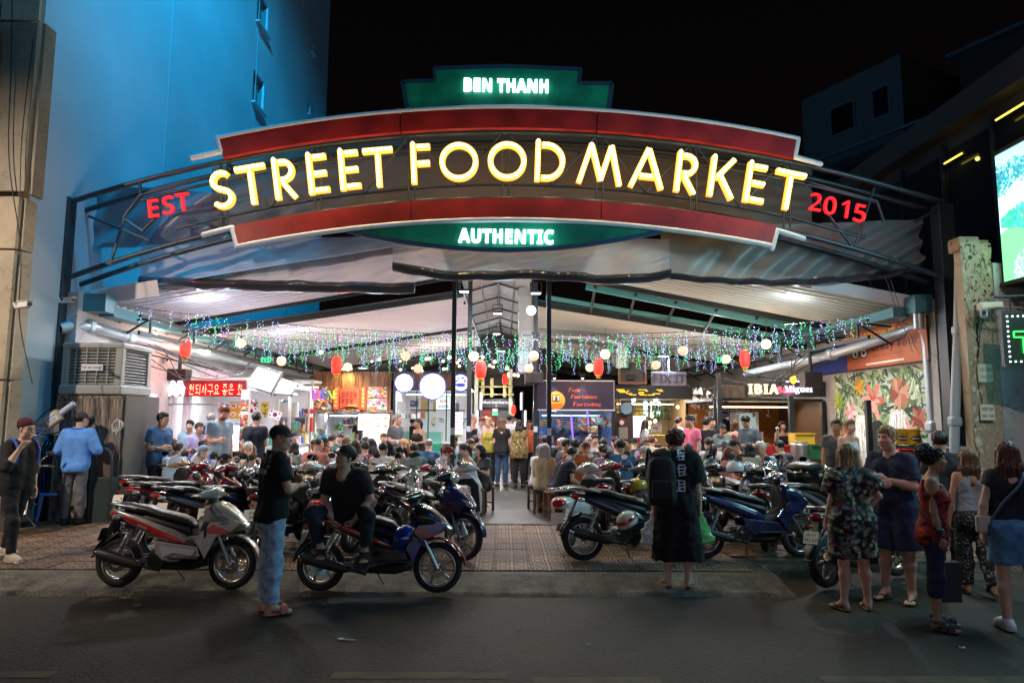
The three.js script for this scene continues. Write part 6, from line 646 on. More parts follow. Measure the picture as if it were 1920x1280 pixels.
P('seat_base',loft([sec(-0.6,0.8,0.03,0.07),sec(-0.2,0.71,0.05,0.12),sec(0.17,0.6,0.07,0.085)],14),b.plastic);
P('centre_tunnel',loft([sec(-0.05,0.5,0.1,0.11),sec(0.12,0.44,0.13,0.115),sec(0.28,0.46,u?0.08:0.14,0.11),sec(0.42,0.56,0.12,0.09)],16),b.plastic);
if(!u){for(const s of[-1,1])P('floor_panel',plate([[-0.16,0.5],[0.05,0.47],[0.3,0.44],[0.33,0.36],[0.22,0.35],[0.08,0.3],[-0.06,0.32],[-0.14,0.38]],0.035,0.01).translate(0,0,s>0?0.13:-0.165),b.p1);P('belly_pan',loft([sec(-0.1,0.24,0.04,0.1,4),sec(0.2,0.25,0.055,0.15,4),sec(0.36,0.3,0.06,0.14,4)],12),b.plastic);P('foot_board',[-1,1].map((s)=>rbx(0.34,0.025,0.13,0.18,0.335,s*0.14,0.01)),b.plastic);}
const ap=(y,x,w,t)=>({c:V(x,y,0),u:V(0,0,w),v:V(t,t*0.4,0),e:2.6});
P('leg_shield',loft([ap(0.34,0.37,0.08,0.02),ap(0.44,0.38,0.15,0.03),ap(0.62,0.39,u?0.16:0.185,0.035),ap(0.8,0.37,0.15,0.035),ap(0.92,0.34,0.08,0.03)],18),b.plastic);
P('front_cowl',loft([sec(0.36,0.77,0.14,0.17),sec(0.46,0.79,0.14,0.175),sec(0.58,0.775,0.11,0.15),sec(0.7,0.715,0.07,0.1),sec(0.79,0.65,0.025,0.045)],22),b.p1);
P('side_shield',[-1,1].map((s)=>{const q=plate([[0.29,0.52],[0.41,0.66],[0.55,0.8],[0.74,0.7],[0.66,0.62],[0.5,0.56],[0.4,0.34],[0.36,0.42]],0.03,0.01).translate(0,0,-0.015);return q.rotateY(s*0.16).translate(0,0,s*0.215);}),b.p1);
P('shield_stripe',[-1,1].map((s)=>plate([[0.38,0.6],[0.46,0.69],[0.66,0.61],[0.58,0.585]],0.008).translate(0,0,-0.004).rotateY(s*0.16).translate(0,0,s*0.234)),b.p2);
P('headlamp',[-1,1].map((s)=>loft([sec(0.6,0.755,0.045,0.045,2.2,s*0.085),sec(0.7,0.715,0.042,0.045,2.2,s*0.065),sec(0.782,0.665,0.02,0.025,2.2,s*0.035)],12)),b.lens);
P('handlebar_cover',loft([{c:V(0.3,0.985,-0.2),u:V(0.03,0,0),v:V(0,0.025,0)},{c:V(0.37,1.0,-0.09),u:V(0.085,0.02,0),v:V(-0.01,0.055,0),e:2.4},{c:V(0.38,1.01,0),u:V(0.1,0.02,0),v:V(-0.012,0.065,0),e:2.4},{c:V(0.37,1.0,0.09),u:V(0.085,0.02,0),v:V(-0.01,0.055,0),e:2.4},{c:V(0.3,0.985,0.2),u:V(0.03,0,0),v:V(0,0.025,0)}],16),u?b.p2:b.p1);
if(u)P('headlamp',new THREE.SphereGeometry(0.075,16,10).scale(0.5,0.75,1.35).translate(0.46,1.0,0),b.lens);
P('steering_neck',rod(V(0.4,0.8,0),V(0.36,0.98,0),0.06,0.05,12),b.plastic);
P('tail_lamp',loft([sec(-0.78,0.785+ty,0.018,0.04,2.2),sec(-0.73,0.775+ty,0.035,0.085,2.2),sec(-0.66,0.765+ty,0.03,0.1,2.2)],14),b.tail);P('turn_lamp',[-1,1].map((s)=>new THREE.SphereGeometry(0.035,10,8).scale(1.5,0.8,0.8).translate(-0.66,0.745+ty,s*0.1)),b.lens);
P('grab_rail',[tube([V(-0.42,0.835,0.13),V(-0.6,0.87,0.13),V(-0.74,0.885,0.08),V(-0.76,0.885,0),V(-0.74,0.885,-0.08),V(-0.6,0.87,-0.13),V(-0.42,0.835,-0.13)],0.017,8,40)],M.steel);
}
P('instrument_panel',new THREE.SphereGeometry(0.07,16,10).scale(0.9,0.25,1.25).rotateZ(0.75).translate(cl?0.28:0.31,cl?1.075:1.05,0),Mb.lens);
P('handlebar',tube([V(0.24,1.0,-0.34),V(0.3,0.99,-0.2),V(0.34,0.97,0),V(0.3,0.99,0.2),V(0.24,1.0,0.34)],0.011,8,30),M.steel);
for(const s of[-1,1]){P('grip',rod(V(0.27,0.995,s*0.24),V(0.235,1.002,s*0.36),0.019,0.019,10),M.rubber);P('brake_lever',tube([V(0.33,0.99,s*0.2),V(0.33,0.985,s*0.28),V(0.3,0.985,s*0.37)],0.007,6,10),M.steel);
const mi=P('mirror',new THREE.SphereGeometry(0.06,16,10).scale(0.22,0.72,1).rotateY(-s*0.2).rotateZ(0.1).translate(0.31,1.19,s*0.29),b.plastic);part(mi,'mirror_glass',new THREE.CircleGeometry(0.052,18).scale(1,0.7,1).rotateY(-Math.PI / 2-s*0.2).translate(0.296,1.19,s*0.29),b.mirror);part(mi,'stem',tube([V(0.3,1.0,s*0.17),V(0.31,1.09,s*0.2),V(0.315,1.17,s*0.28)],0.0075,6,12),M.steel);}
const px=cl?-0.93:-0.83,py=cl?0.44:0.56;P('plate_holder',[beam(V(cl?-0.84:-0.7,py+0.2,0),V(px+0.015,py-0.06,0),0.1,0.02)],b.plastic);const lp=P('licence_plate',rbx(0.006,0.14,0.19,0,0,0,0.002).rotateZ(-0.3).translate(px,py,0),b.plate);lp.userData.px=px;lp.userData.py=py;P('reflector',rbx(0.01,0.025,0.07,px+0.01,py+0.115,0,0.004),b.tail);
return g;
}
const protoBikes={};
const plateTex=(a,b2)=>panelMat(writes(128,96,'#d9dcd8',[[a,64,28,40,'#15171a','bold sans-serif','center',116],[b2,64,68,40,'#15171a','bold sans-serif','center',118]]),0.45);
function bike(style,label,px,d,deg,c1,c2,o={}){
protoBikes[style]??=makeBike(style);const g=protoBikes[style].clone();g.name=numbered(o.name??(style==='under'?'motorbike':'scooter'));scene.add(g);
const p=at(px,785,d);g.position.set(o.X??p.x,o.y??PH+0.01,-d);g.rotation.set(R(o.lean??-4),R(deg),0,'YXZ');g.rotation.order='YXZ';g.scale.setScalar(0.965);g.userData={label,category:style==='under'?'motorbike':'scooter',group:'motorbikes parked in front of the market'};
const k1=paint(c1,o.rough??0.55,{roughnessMap:tx.smudge,clearcoatRoughness:0.3,clearcoatRoughnessMap:tx.smudge,...(o.met?{metalness:o.met}:{})}),k2=paint(c2,0.5,{roughnessMap:tx.smudge});g.traverse((m)=>{if(m.isMesh){if(m.material===Mb.p1)m.material=k1;else if(m.material===Mb.p2)m.material=k2;else if(o.swap&&o.swap[m.name])m.material=o.swap[m.name];}});
const lp=g.children.find((c)=>c.name==='licence_plate');if(o.plate){const f=part(lp,'plate_print',new THREE.PlaneGeometry(0.18,0.13).rotateY(-Math.PI / 2).translate(-0.005,0,0).rotateZ(-0.3).translate(lp.userData.px,lp.userData.py,0),plateTex(...o.plate));}
return g;
}
const K={silver:[0.42,0.42,0.42],red:[0.32,0.012,0.015],black:[0.012,0.012,0.014],maroon:[0.13,0.006,0.02],blue:[0.006,0.016,0.1],white:[0.62,0.63,0.66],grey:[0.12,0.13,0.15],navy:[0.01,0.02,0.09],bronze:[0.3,0.2,0.08]};
const b1=bike('spoked','silver scooter with red stripe and spoked wheels, at the kerb, farthest left',342,7.52,-4,[0.4,0.39,0.37],[0.5,0.02,0.02],{y:0.045,met:0.3,swap:{licence_plate:Mb.plastic}});
{
const badge=panelMat(writes(128,40,'#b9bec6',[['YAMAHA',64,21,30,'#14204a']]),0.4);part(b1,'badge',new THREE.PlaneGeometry(0.13,0.042).rotateZ(0.35).translate(0.57,0.695,0).rotateY(0.16).translate(0,0,0.238),badge);part(b1,'stripe_print',new THREE.PlaneGeometry(0.22,0.03).rotateZ(-0.38).translate(-0.33,0.655,0.147),panelMat(writes(128,20,'#8f1414',[['NOUVO',64,11,20,'#e8d8d0','italic sans-serif']]),0.4));part(b1,'lower_panel',plate([[-0.1,0.46],[0.3,0.42],[0.26,0.36],[0.06,0.39],[-0.06,0.34]],0.01).translate(0,0,0.166),paint([0.5,0.5,0.52]));
}
const b2=bike('sport','black and red scooter at the kerb carrying the seated person and blue helmet',716,7.42,-3,K.black,[0.3,0.02,0.02],{y:0.035,swap:{front_fender:paint([0.3,0.015,0.02]),turn_lamp:Mb.lens}});b2.children.find((c)=>c.name==='front_fender').material=paint([0.34,0.015,0.02]);b2.children.find((c)=>c.name==='side_shield').material=paint([0.012,0.03,0.2]);
bike('sport','black scooter with plate 60-B9 431.42, tail behind the silver scooter',415,8.9,34,K.black,K.grey,{plate:['60-B9','431.42']});
bike('sport','dark red scooter with plate 65-P3 5284, leftmost in the row',362,9.5,33,[0.16,0.01,0.014],K.black,{plate:['65-P3','5284']});
bike('under','dark motorbike with raised seat behind the dark red scooter',318,10.7,70,K.black,K.bronze);
bike('sport','maroon scooter facing the street, left of another maroon one',386,10.6,-80,K.maroon,K.maroon);bike('sport','maroon scooter facing the street, right of its maroon neighbour',449,10.3,-98,K.maroon,K.red);
bike('sport','black scooter seen from behind with a red tail lamp, under the left maroon one',408,9.75,66,K.black,K.red);bike('under','black motorbike seen from behind, left of the person in the cap',468,9.3,78,K.black,K.navy,{plate:['-P1','']});
bike('under','blue sided motorbike just left of the person in the cap',488,9.9,-70,K.blue,K.blue);bike('sport','black scooter with plate ending P3 55 behind the person in the cap',540,9.2,82,K.black,K.grey,{plate:['-P3','.55']});
bike('classic','black scooter with plate 50-N 280.6 behind the seated person',632,9.75,92,K.black,K.grey,{plate:['50-N','280.6']});
bike('under','dark motorbike with white headlamp trim facing the street, nearest the salmon shirt diner',594,11.0,-95,K.black,K.white);bike('sport','black scooter facing the street, behind the seated person left side',668,11.0,-85,K.black,K.bronze);bike('under','black motorbike with golden headlamp facing the street, behind the seated person right side',738,11.1,-93,K.black,K.bronze);bike('under','red and white topped motorbike facing the street behind the blue one',800,10.7,-75,K.black,[0.5,0.02,0.02]);
bike('sport','dark scooter seen from behind, right of the seated person',705,9.6,74,K.black,K.black);
bike('under','shiny blue motorbike with white wheels, turned to the aisle',795,8.85,-32,K.blue,K.black,{swap:{}});
bike('classic','white and black scooter with plate 59-P2 250.13 beside the aisle',876,9.85,86,[0.02,0.02,0.022],K.white,{plate:['59-P2','250.13'],swap:{}}).children.filter((c)=>['front_shield','handlebar_cover'].includes(c.name)).forEach((c)=>{c.material=paint(K.white);});
bike('under','dark motorbike with chrome pipe behind the smoker at far left',45,10.9,-55,K.black,K.bronze);
bike('sport','black scooter broadside with a white and red helmet hung on it, right of the aisle',1183,8.62,5,[0.012,0.014,0.022],K.navy,{plate:['16-U1','016.12']});bike('sport','dark blue scooter broadside behind the person in black robe',1405,8.75,4,[0.005,0.012,0.06],K.blue);
bike('classic','white scooter with round mirrors turned to the tables, right of the aisle',1096,9.9,62,K.white,K.white);bike('sport','red topped black scooter behind the helmet scooter',1146,10.6,74,K.black,K.red,{swap:{}}).children.filter((c)=>c.name==='handlebar_cover').forEach((c)=>{c.material=paint(K.red);});
bike('under','silver grey motorbike left of the person in black robe',1206,10.2,66,K.silver,K.grey);bike('sport','dark scooter facing the street right of the person in black robe',1318,10.9,-92,K.black,K.grey);bike('classic','blue and white scooter with a white helmet hung on it',1376,10.6,-82,[0.16,0.2,0.3],K.white);bike('classic','dark blue round lamp scooter facing the street near the bar',1424,10.9,-96,K.navy,K.blue);
bike('sport','dark scooter seen from behind with seat toward the blue scooter',1300,9.7,72,K.black,K.black);bike('sport','dark scooter with wide red tail lamp behind the blue scooter',1430,9.75,68,K.black,K.red);bike('under','black motorbike carrying a top box, behind the floral dress',1530,9.7,40,K.black,K.grey);
bike('sport','black scooter with tilted plate and red lamp, behind the floral dress at the kerb',1605,8.0,28,K.black,K.grey,{y:0.02,plate:['59-F1','682.82']});bike('under','black motorbike mostly hidden behind the couple at right',1620,9.9,-70,K.black,K.grey);
{
const helmet=(label,px,py,d,c,rz=0,stripe,turn=0)=>{const g=thing('helmet',label,'helmet',at(px,py,d),turn);g.rotation.z=rz;const sh=new THREE.SphereGeometry(0.125,28,18,0,6.3,0,1.95).scale(1.08,0.98,0.92);part(g,'shell',sh,paint(c,0.18));part(g,'lining',new THREE.SphereGeometry(0.117,20,12,0,6.3,0,1.9).scale(1.08,0.98,0.92),M.black);part(g,'rim',new THREE.TorusGeometry(0.115,0.009,6,30).rotateX(Math.PI / 2).scale(1.08,1,0.92).translate(0,-0.045,0),M.black);if(stripe)part(g,'stripe',new THREE.SphereGeometry(0.127,24,4,0,6.3,1.1,0.35).scale(1.08,0.98,0.92),paint(stripe));part(g,'strap',tube([V(0.05,-0.06,0.1),V(0.02,-0.16,0.02),V(0.05,-0.06,-0.1)],0.007,5,14),M.black);return g;};
helmet('glossy blue helmet hung on the black and red scooter',760,1009,7.15,[0.012,0.03,0.26],1.2);helmet('white helmet with red stripe hung on the black scooter',1176,977,8.3,[0.62,0.6,0.6],0.5,[0.45,0.01,0.015],0.4);helmet('white open helmet with dark visor hung on the blue and white scooter',1379,878,10.3,[0.62,0.66,0.75],0.1);helmet('yellow helmet behind the black scooter, beside the silver motorbike',1196,912,9.6,[0.5,0.3,0.02],0.3);
const bq=at(1512,888,9.9),tb=thing('top_box','black top box with white print on a motorbike behind the floral dress','box',bq,R(40));part(tb,'lower_shell',loft([sec(-0.22,0,0.1,0.17,5),sec(0,0,0.11,0.2,5),sec(0.2,0,0.1,0.17,5)],20).translate(0,-0.02,0),M.blackGloss);part(tb,'lid',loft([sec(-0.22,0.09,0.05,0.18,4),sec(0,0.1,0.07,0.21,4),sec(0.21,0.09,0.04,0.17,4)],20),M.black);part(tb,'print',new THREE.PlaneGeometry(0.16,0.05).translate(0,0.0,0.212),panelMat(writes(96,32,'#101214',[['GIVI',48,17,30,'#d8dce0']])));
}
class Field{
constructor(cell){this.h=cell;this.ops=[];this.lo=V(9,9,9);this.hi=V(-9,-9,-9);}
grow(p,r){for(const k of['x','y','z']){this.lo[k]=Math.min(this.lo[k],p[k]-r);this.hi[k]=Math.max(this.hi[k],p[k]+r);}}
cap(a,b,ra,rb=ra,k=0.03,flat=false){this.ops.push({a,b,ra,rb,k,flat,R:Math.max(ra,rb)});this.grow(a,ra);this.grow(b,rb);return this;}
ell(c,r,k=0.02,sub=false,q=null){const R=Math.max(r.x,r.y,r.z);this.ops.push({e:r,a:c,b:c,R,k,sub,q:q&&q.clone().invert()});if(!sub)this.grow(c,R);return this;}
plane(n,p){this.ops.push({n:n.clone().normalize(),p});return this;}
build({disp,color,uv}={}){
const h=this.h,m=h*2,lo=this.lo.clone().subScalar(m+0.012),nx=Math.ceil((this.hi.x-lo.x+m+0.012)/ h)+1,ny=Math.ceil((this.hi.y-lo.y+m+0.012)/ h)+1,nz=Math.ceil((this.hi.z-lo.z+m+0.012)/ h)+1,D=new Float32Array(nx*ny*nz).fill(1),q3=V();
for(const o of this.ops){
let x0=0,y0=0,z0=0,x1=nx-1,y1=ny-1,z1=nz-1;
if(!o.n){const g=o.R+o.k+h*2.5,f=(v,l)=>Math.max(0,Math.floor((v-l)/ h)),c=(v,l,n)=>Math.min(n-1,Math.ceil((v-l)/ h));x0=f(Math.min(o.a.x,o.b.x)-g,lo.x);y0=f(Math.min(o.a.y,o.b.y)-g,lo.y);z0=f(Math.min(o.a.z,o.b.z)-g,lo.z);x1=c(Math.max(o.a.x,o.b.x)+g,lo.x,nx);y1=c(Math.max(o.a.y,o.b.y)+g,lo.y,ny);z1=c(Math.max(o.a.z,o.b.z)+g,lo.z,nz);}
const A=o.a,bx2=o.n?0:o.b.x-A.x,by=o.n?0:o.b.y-A.y,bz=o.n?0:o.b.z-A.z,bb=bx2*bx2+by*by+bz*bz||1e-9,bl=Math.sqrt(bb),e=o.e,k=o.k;
for(let z=z0;z<=z1;z++)for(let y=y0;y<=y1;y++)for(let x=x0,i=(z*ny+y)*nx+x0;x<=x1;x++,i++){
const px=lo.x+x*h,py=lo.y+y*h,pz=lo.z+z*h;let d;
if(o.n){d=(px-o.p.x)*o.n.x+(py-o.p.y)*o.n.y+(pz-o.p.z)*o.n.z;if(d>D[i])D[i]=d;continue;}
let ax=px-A.x,ay=py-A.y,az=pz-A.z;
if(e){if(o.q){q3.set(ax,ay,az).applyQuaternion(o.q);ax=q3.x;ay=q3.y;az=q3.z;}const u=ax / e.x,v=ay / e.y,w=az / e.z,k0=Math.sqrt(u*u+v*v+w*w),u2=u / e.x,v2=v / e.y,w2=w / e.z;d=k0<1e-6?-Math.min(e.x,e.y,e.z):k0*(k0-1)/ Math.sqrt(u2*u2+v2*v2+w2*w2);}
else{const t0=(ax*bx2+ay*by+az*bz)/ bb,t=t0<0?0:t0>1?1:t0,u=ax-bx2*t,v=ay-by*t,w=az-bz*t;d=Math.sqrt(u*u+v*v+w*w)-(o.ra+(o.rb-o.ra)*t);if(o.flat){const f=(t0-1)*bl;if(f>d)d=f;}}
const c=D[i];if(o.sub){const n2=-d,g=Math.max(k-Math.abs(c-n2),0)/ k;D[i]=Math.max(c,n2)+g*g*k*0.25;}else{const g=Math.max(k-Math.abs(c-d),0)/ k;D[i]=Math.min(c,d)-g*g*k*0.25;}
}
}
if(disp)for(let z=0,i=0;z<nz;z++)for(let y=0;y<ny;y++)for(let x=0;x<nx;x++,i++)if(Math.abs(D[i])<h*2.5)D[i]+=disp(lo.x+x*h,lo.y+y*h,lo.z+z*h);
const pos=[],id=new Int32Array(nx*ny*nz).fill(-1),idx=[],st=[1,nx,nx*ny];
for(let z=0;z<nz-1;z++)for(let y=0;y<ny-1;y++)for(let x=0;x<nx-1;x++){
const i=(z*ny+y)*nx+x;let mask=0;for(let c=0;c<8;c++)if(D[i+(c&1)+(c>>1&1)*nx+(c>>2)*st[2]]<0)mask|=1<<c;if(mask===0||mask===255)continue;
let sx=0,sy=0,sz=0,n=0;for(let c=0;c<8;c++)for(let a=0;a<3;a++){if(c>>a&1)continue;const c2=c|1<<a;if((mask>>c&1)===(mask>>c2&1))continue;const d0=D[i+(c&1)+(c>>1&1)*nx+(c>>2)*st[2]],d1=D[i+(c2&1)+(c2>>1&1)*nx+(c2>>2)*st[2]],t=d0 /(d0-d1);sx+=(c&1)+(a===0?t:0);sy+=(c>>1&1)+(a===1?t:0);sz+=(c>>2)+(a===2?t:0);n++;}
id[i]=pos.length / 3;pos.push(lo.x+(x+sx / n)*h,lo.y+(y+sy / n)*h,lo.z+(z+sz / n)*h);
}
for(let z=1;z<nz-1;z++)for(let y=1;y<ny-1;y++)for(let x=1;x<nx-1;x++){const i=(z*ny+y)*nx+x;for(let a=0;a<3;a++){const s0=D[i]<0,s1=D[i+st[a]]<0;if(s0===s1)continue;const u=st[(a+1)% 3],v=st[(a+2)% 3],q=[id[i-u-v],id[i-v],id[i],id[i-u]];if(q.includes(-1))continue;s0?idx.push(q[0],q[1],q[2],q[0],q[2],q[3]):idx.push(q[0],q[2],q[1],q[0],q[3],q[2]);}}
const n=pos.length / 3,C=new Float32Array(n*3).fill(1),U=new Float32Array(n*2);for(let i=0;i<n;i++){const x=pos[i*3],y=pos[i*3+1],z=pos[i*3+2];if(color)C.set(color(x,y,z),i*3);if(uv)U.set(uv(x,y,z),i*2);}
const g=new THREE.BufferGeometry();g.setAttribute('position',new THREE.Float32BufferAttribute(pos,3));g.setAttribute('color',new THREE.BufferAttribute(C,3));g.setAttribute('uv',new THREE.BufferAttribute(U,2));g.setIndex(idx);g.computeVertexNormals();return g;
}
}
const cache={},cached=(k,f)=>cache[k]??=f(),v3=(a)=>V(...a);
function headGeo(fem,h,beard){
return cached('head'+fem+h+beard,()=>{
const F=new Field(h),j=fem?0.92:1;F.cap(V(0,-0.06,-0.022),V(0,-0.2,-0.03),fem?0.043:0.054,fem?0.046:0.06,0.03).ell(V(0,0.032,-0.012),V(0.074,0.083,0.093),0.03).ell(V(0,-0.035,0.022),V(0.058*j,0.08,0.064),0.04).cap(V(-0.032*j,-0.078,0.025),V(0.032*j,-0.078,0.025),0.026*j,0.026*j,0.03).ell(V(0,-0.098,0.056),V(0.022*j,0.016,0.018),0.025);
for(const s of[-1,1])F.ell(V(s*0.038,-0.028,0.055),V(0.023,0.025,0.022),0.03).ell(V(s*0.075,-0.008,-0.004),V(0.009,0.031,0.018),0.008);F.cap(V(-0.034,0.024,0.07),V(0.034,0.024,0.07),fem?0.01:0.013,fem?0.01:0.013,0.02);for(const s of[-1,1])F.ell(V(s*0.031,0.0,0.092),V(0.018,0.011,0.014),0.012,true).ell(V(s*0.031,0,0.07),V(0.0135,0.0115,0.0125),0.004);
F.cap(V(0,0.014,0.08),V(0,-0.03,0.1),0.007,0.0125*j,0.014);for(const s of[-1,1])F.ell(V(s*0.012,-0.033,0.088),V(0.009,0.008,0.01),0.01);F.cap(V(-0.018,-0.06,0.082),V(0.018,-0.06,0.082),0.0065,0.0065,0.008).cap(V(-0.016,-0.071,0.081),V(0.016,-0.071,0.081),0.0075,0.0075,0.008);
return F.build({color:(x,y,z)=>{const ax=Math.abs(x),e=Math.hypot(ax-0.031,y*1.15);if(z>0.066&&e<0.0135)return e<0.0062?[0.04,0.03,0.025]:[1.5,1.6,1.7];if(z>0.055&&ax>0.012&&ax<0.05&&y>0.017&&y<0.028)return[0.2,0.15,0.13];if(z>0.078&&ax<0.024&&y<-0.054&&y>-0.08)return y>-0.067&&y<-0.064?[0.4,0.2,0.2]:[0.95,0.55,0.52];if(beard&&y<-0.045+Math.max(0,0.03-z)*0.9&&y>-0.125&&z>-0.02)return[0.34,0.2,0.14];if(ax<0.02&&z>0.09&&y<-0.015)return[1.05,0.9,0.87];return[1,1,1];}});
});
}
function handGeo(curl,h){
return cached('hand'+curl+h,()=>{
const F=new Field(h);F.cap(V(0,0.05,0),V(0,-0.01,0),0.027,0.025,0.02);for(const x of[-0.026,-0.008,0.01,0.026])F.cap(V(x*0.7,-0.02,0),V(x,-0.08,0),0.014,0.0125,0.012);
[[0.029,0.07],[0.01,0.08],[-0.01,0.074],[-0.028,0.057]].forEach(([x,l],i)=>{let p=V(x,-0.084,0),a=curl*0.75+i*0.05;for(let j=0;j<3;j++){const n=p.clone().add(V(x*0.08,-Math.cos(a),Math.sin(a)).multiplyScalar(l*[0.45,0.32,0.26][j]));F.cap(p,n,0.0092-j*0.0009,0.0084-j*0.0009,0.004);p=n;a+=curl*0.9;}});
F.cap(V(0.02,-0.022,0.004),V(0.045,-0.05,0.012),0.0135,0.0115,0.01).cap(V(0.045,-0.05,0.012),V(0.05-curl*0.012,-0.078,0.018+curl*0.02),0.0112,0.0095,0.004).cap(V(0.05-curl*0.012,-0.078,0.018+curl*0.02),V(0.05-curl*0.03,-0.099,0.024+curl*0.035),0.0095,0.008,0.004);return F.build();
});
}
function hairGeo(style,h){
return cached('hair'+style+h,()=>{
const F=new Field(h),curly=style==='curly'||style==='mop';F.ell(V(0,0.037,-0.016),style==='buzz'?V(0.077,0.083,0.094):style==='mop'?V(0.102,0.106,0.116):curly?V(0.095,0.1,0.112):V(0.083,0.09,0.102),0.02);
if(style==='short')F.ell(V(0,0.085,0.02),V(0.062,0.045,0.07),0.03);const cut=(z0,y0,z1,y1)=>F.plane(V(0,z1-z0,-(y1-y0)),V(0,y0,z0));
if(style==='fringe'){cut(0.0,0.045,-0.07,-0.075);F.plane(V(0,1,0.15),V(0,0.06,0));}else if(style==='bob'||style==='mop')cut(0.09,0.045,0.0,-0.075);else cut(0.088,0.058,-0.055,-0.075);
const lk=(a,b,r0,r1)=>F.cap(v3(a),v3(b),r0,r1,0.03);
if(style==='long')for(const x of[-0.045,0,0.045]){lk([x,0.02,-0.055],[x*1.3,-0.13,-0.085],0.05,0.048);lk([x*1.3,-0.13,-0.085],[x*1.45,-0.32,-0.1],0.048,0.03);}if(style==='long')for(const s of[-1,1])lk([s*0.072,0.02,0.0],[s*0.078,-0.17,0.01],0.024,0.02);
if(style==='bob')for(const x of[-0.062,-0.03,0.03,0.062])lk([x,0.02,-0.04],[x*1.12,-0.115,-0.05],0.044,0.04);if(style==='shoulder'){for(const x of[-0.06,0,0.06]){lk([x,0.02,-0.05],[x*1.25,-0.2,-0.075],0.05,0.05);}for(const s of[-1,1])lk([s*0.072,0.02,0.01],[s*0.082,-0.18,0.015],0.025,0.025);}
if(style==='pony'){F.ell(V(0,0.055,-0.115),V(0.028,0.028,0.028),0.02);lk([0,0.05,-0.125],[0,-0.03,-0.155],0.032,0.036);lk([0,-0.03,-0.155],[0,-0.17,-0.14],0.036,0.016);}if(style==='bun')F.ell(V(0,0.1,-0.085),V(0.05,0.048,0.048),0.015);if(style==='curly')F.ell(V(0,0.08,-0.085),V(0.1,0.092,0.088),0.03);if(style==='mop')F.ell(V(0,0.06,0.03),V(0.092,0.062,0.076),0.03);
return F.build({color:(x,y,z)=>{const v=0.95+0.7*noise(x*140,y*9,z*140)+0.3*noise(x*40,y*5,z*40);return[v,v*0.97,v*0.93];},disp:(x,y,z)=>curly?0.016*noise(x*60,y*60,z*60)+0.01*noise(x*130,y*130,z*130):0.0075*noise(x*90,y*12,z*90)+0.005*noise(x*170,y*22,z*170)});
});
}
const capGeo=(brim)=>cached('cap'+brim,()=>merge([new THREE.SphereGeometry(0.1,24,14,0,6.284,0,1.5).scale(0.88,0.92,1.04).translate(0,0.032,-0.012),new THREE.TorusGeometry(0.093,0.007,6,28).rotateX(Math.PI / 2).scale(0.9,1,1.06).translate(0,0.036,-0.012),sph(0.008,0,0.125,-0.012,8,6),brim?sheet(14,6,(u,v)=>{const a=lerp(-1.05,1.05,u),r=0.09+v*0.072*Math.cos(a*0.9),c=0.022*(Math.abs(a)**2);return[Math.sin(a)*r*0.92,0.034-v*0.006-c*v,Math.cos(a)*r-0.004];}):null,brim?sheet(14,6,(u,v)=>{const a=lerp(-1.05,1.05,u),r=0.09+v*0.072*Math.cos(a*0.9),c=0.022*(Math.abs(a)**2);return[Math.sin(a)*r*0.92,0.0385-v*0.006-c*v,Math.cos(a)*r-0.004];}):null]));
const beanieGeo=()=>cached('beanie',()=>{const F=new Field(0.006);F.ell(V(0,0.045,-0.02),V(0.09,0.09,0.108),0.02);F.plane(V(0,-1,0.35),V(0,0.025,0));F.ell(V(0,0.08,-0.07),V(0.06,0.055,0.06),0.03);return F.build({disp:(x,y,z)=>0.003*Math.sin(Math.atan2(x,z)*60)});});
const hairMat={},hairM=(c)=>hairMat[c]??=mat(c,0.5,0,{vertexColors:true}),clothM={},clothOf=(c,extra)=>{const k=JSON.stringify(c);return !extra&&clothM[k]?clothM[k]:(clothM[k]=mat(c,0.85,0,{bumpMap:rep(tx.cloth,24),bumpScale:0.0012,...(extra??{})}));};
const SK={a:[0.5,0.3,0.2],b:[0.6,0.38,0.28],c:[0.38,0.21,0.13],d:[0.1,0.055,0.035],r:[0.6,0.32,0.25]},skinM={},skinOf=(k)=>skinM[k]??=new THREE.MeshStandardMaterial({color:col(SK[k]),roughness:0.55,vertexColors:true});
const ID=new THREE.Matrix4();
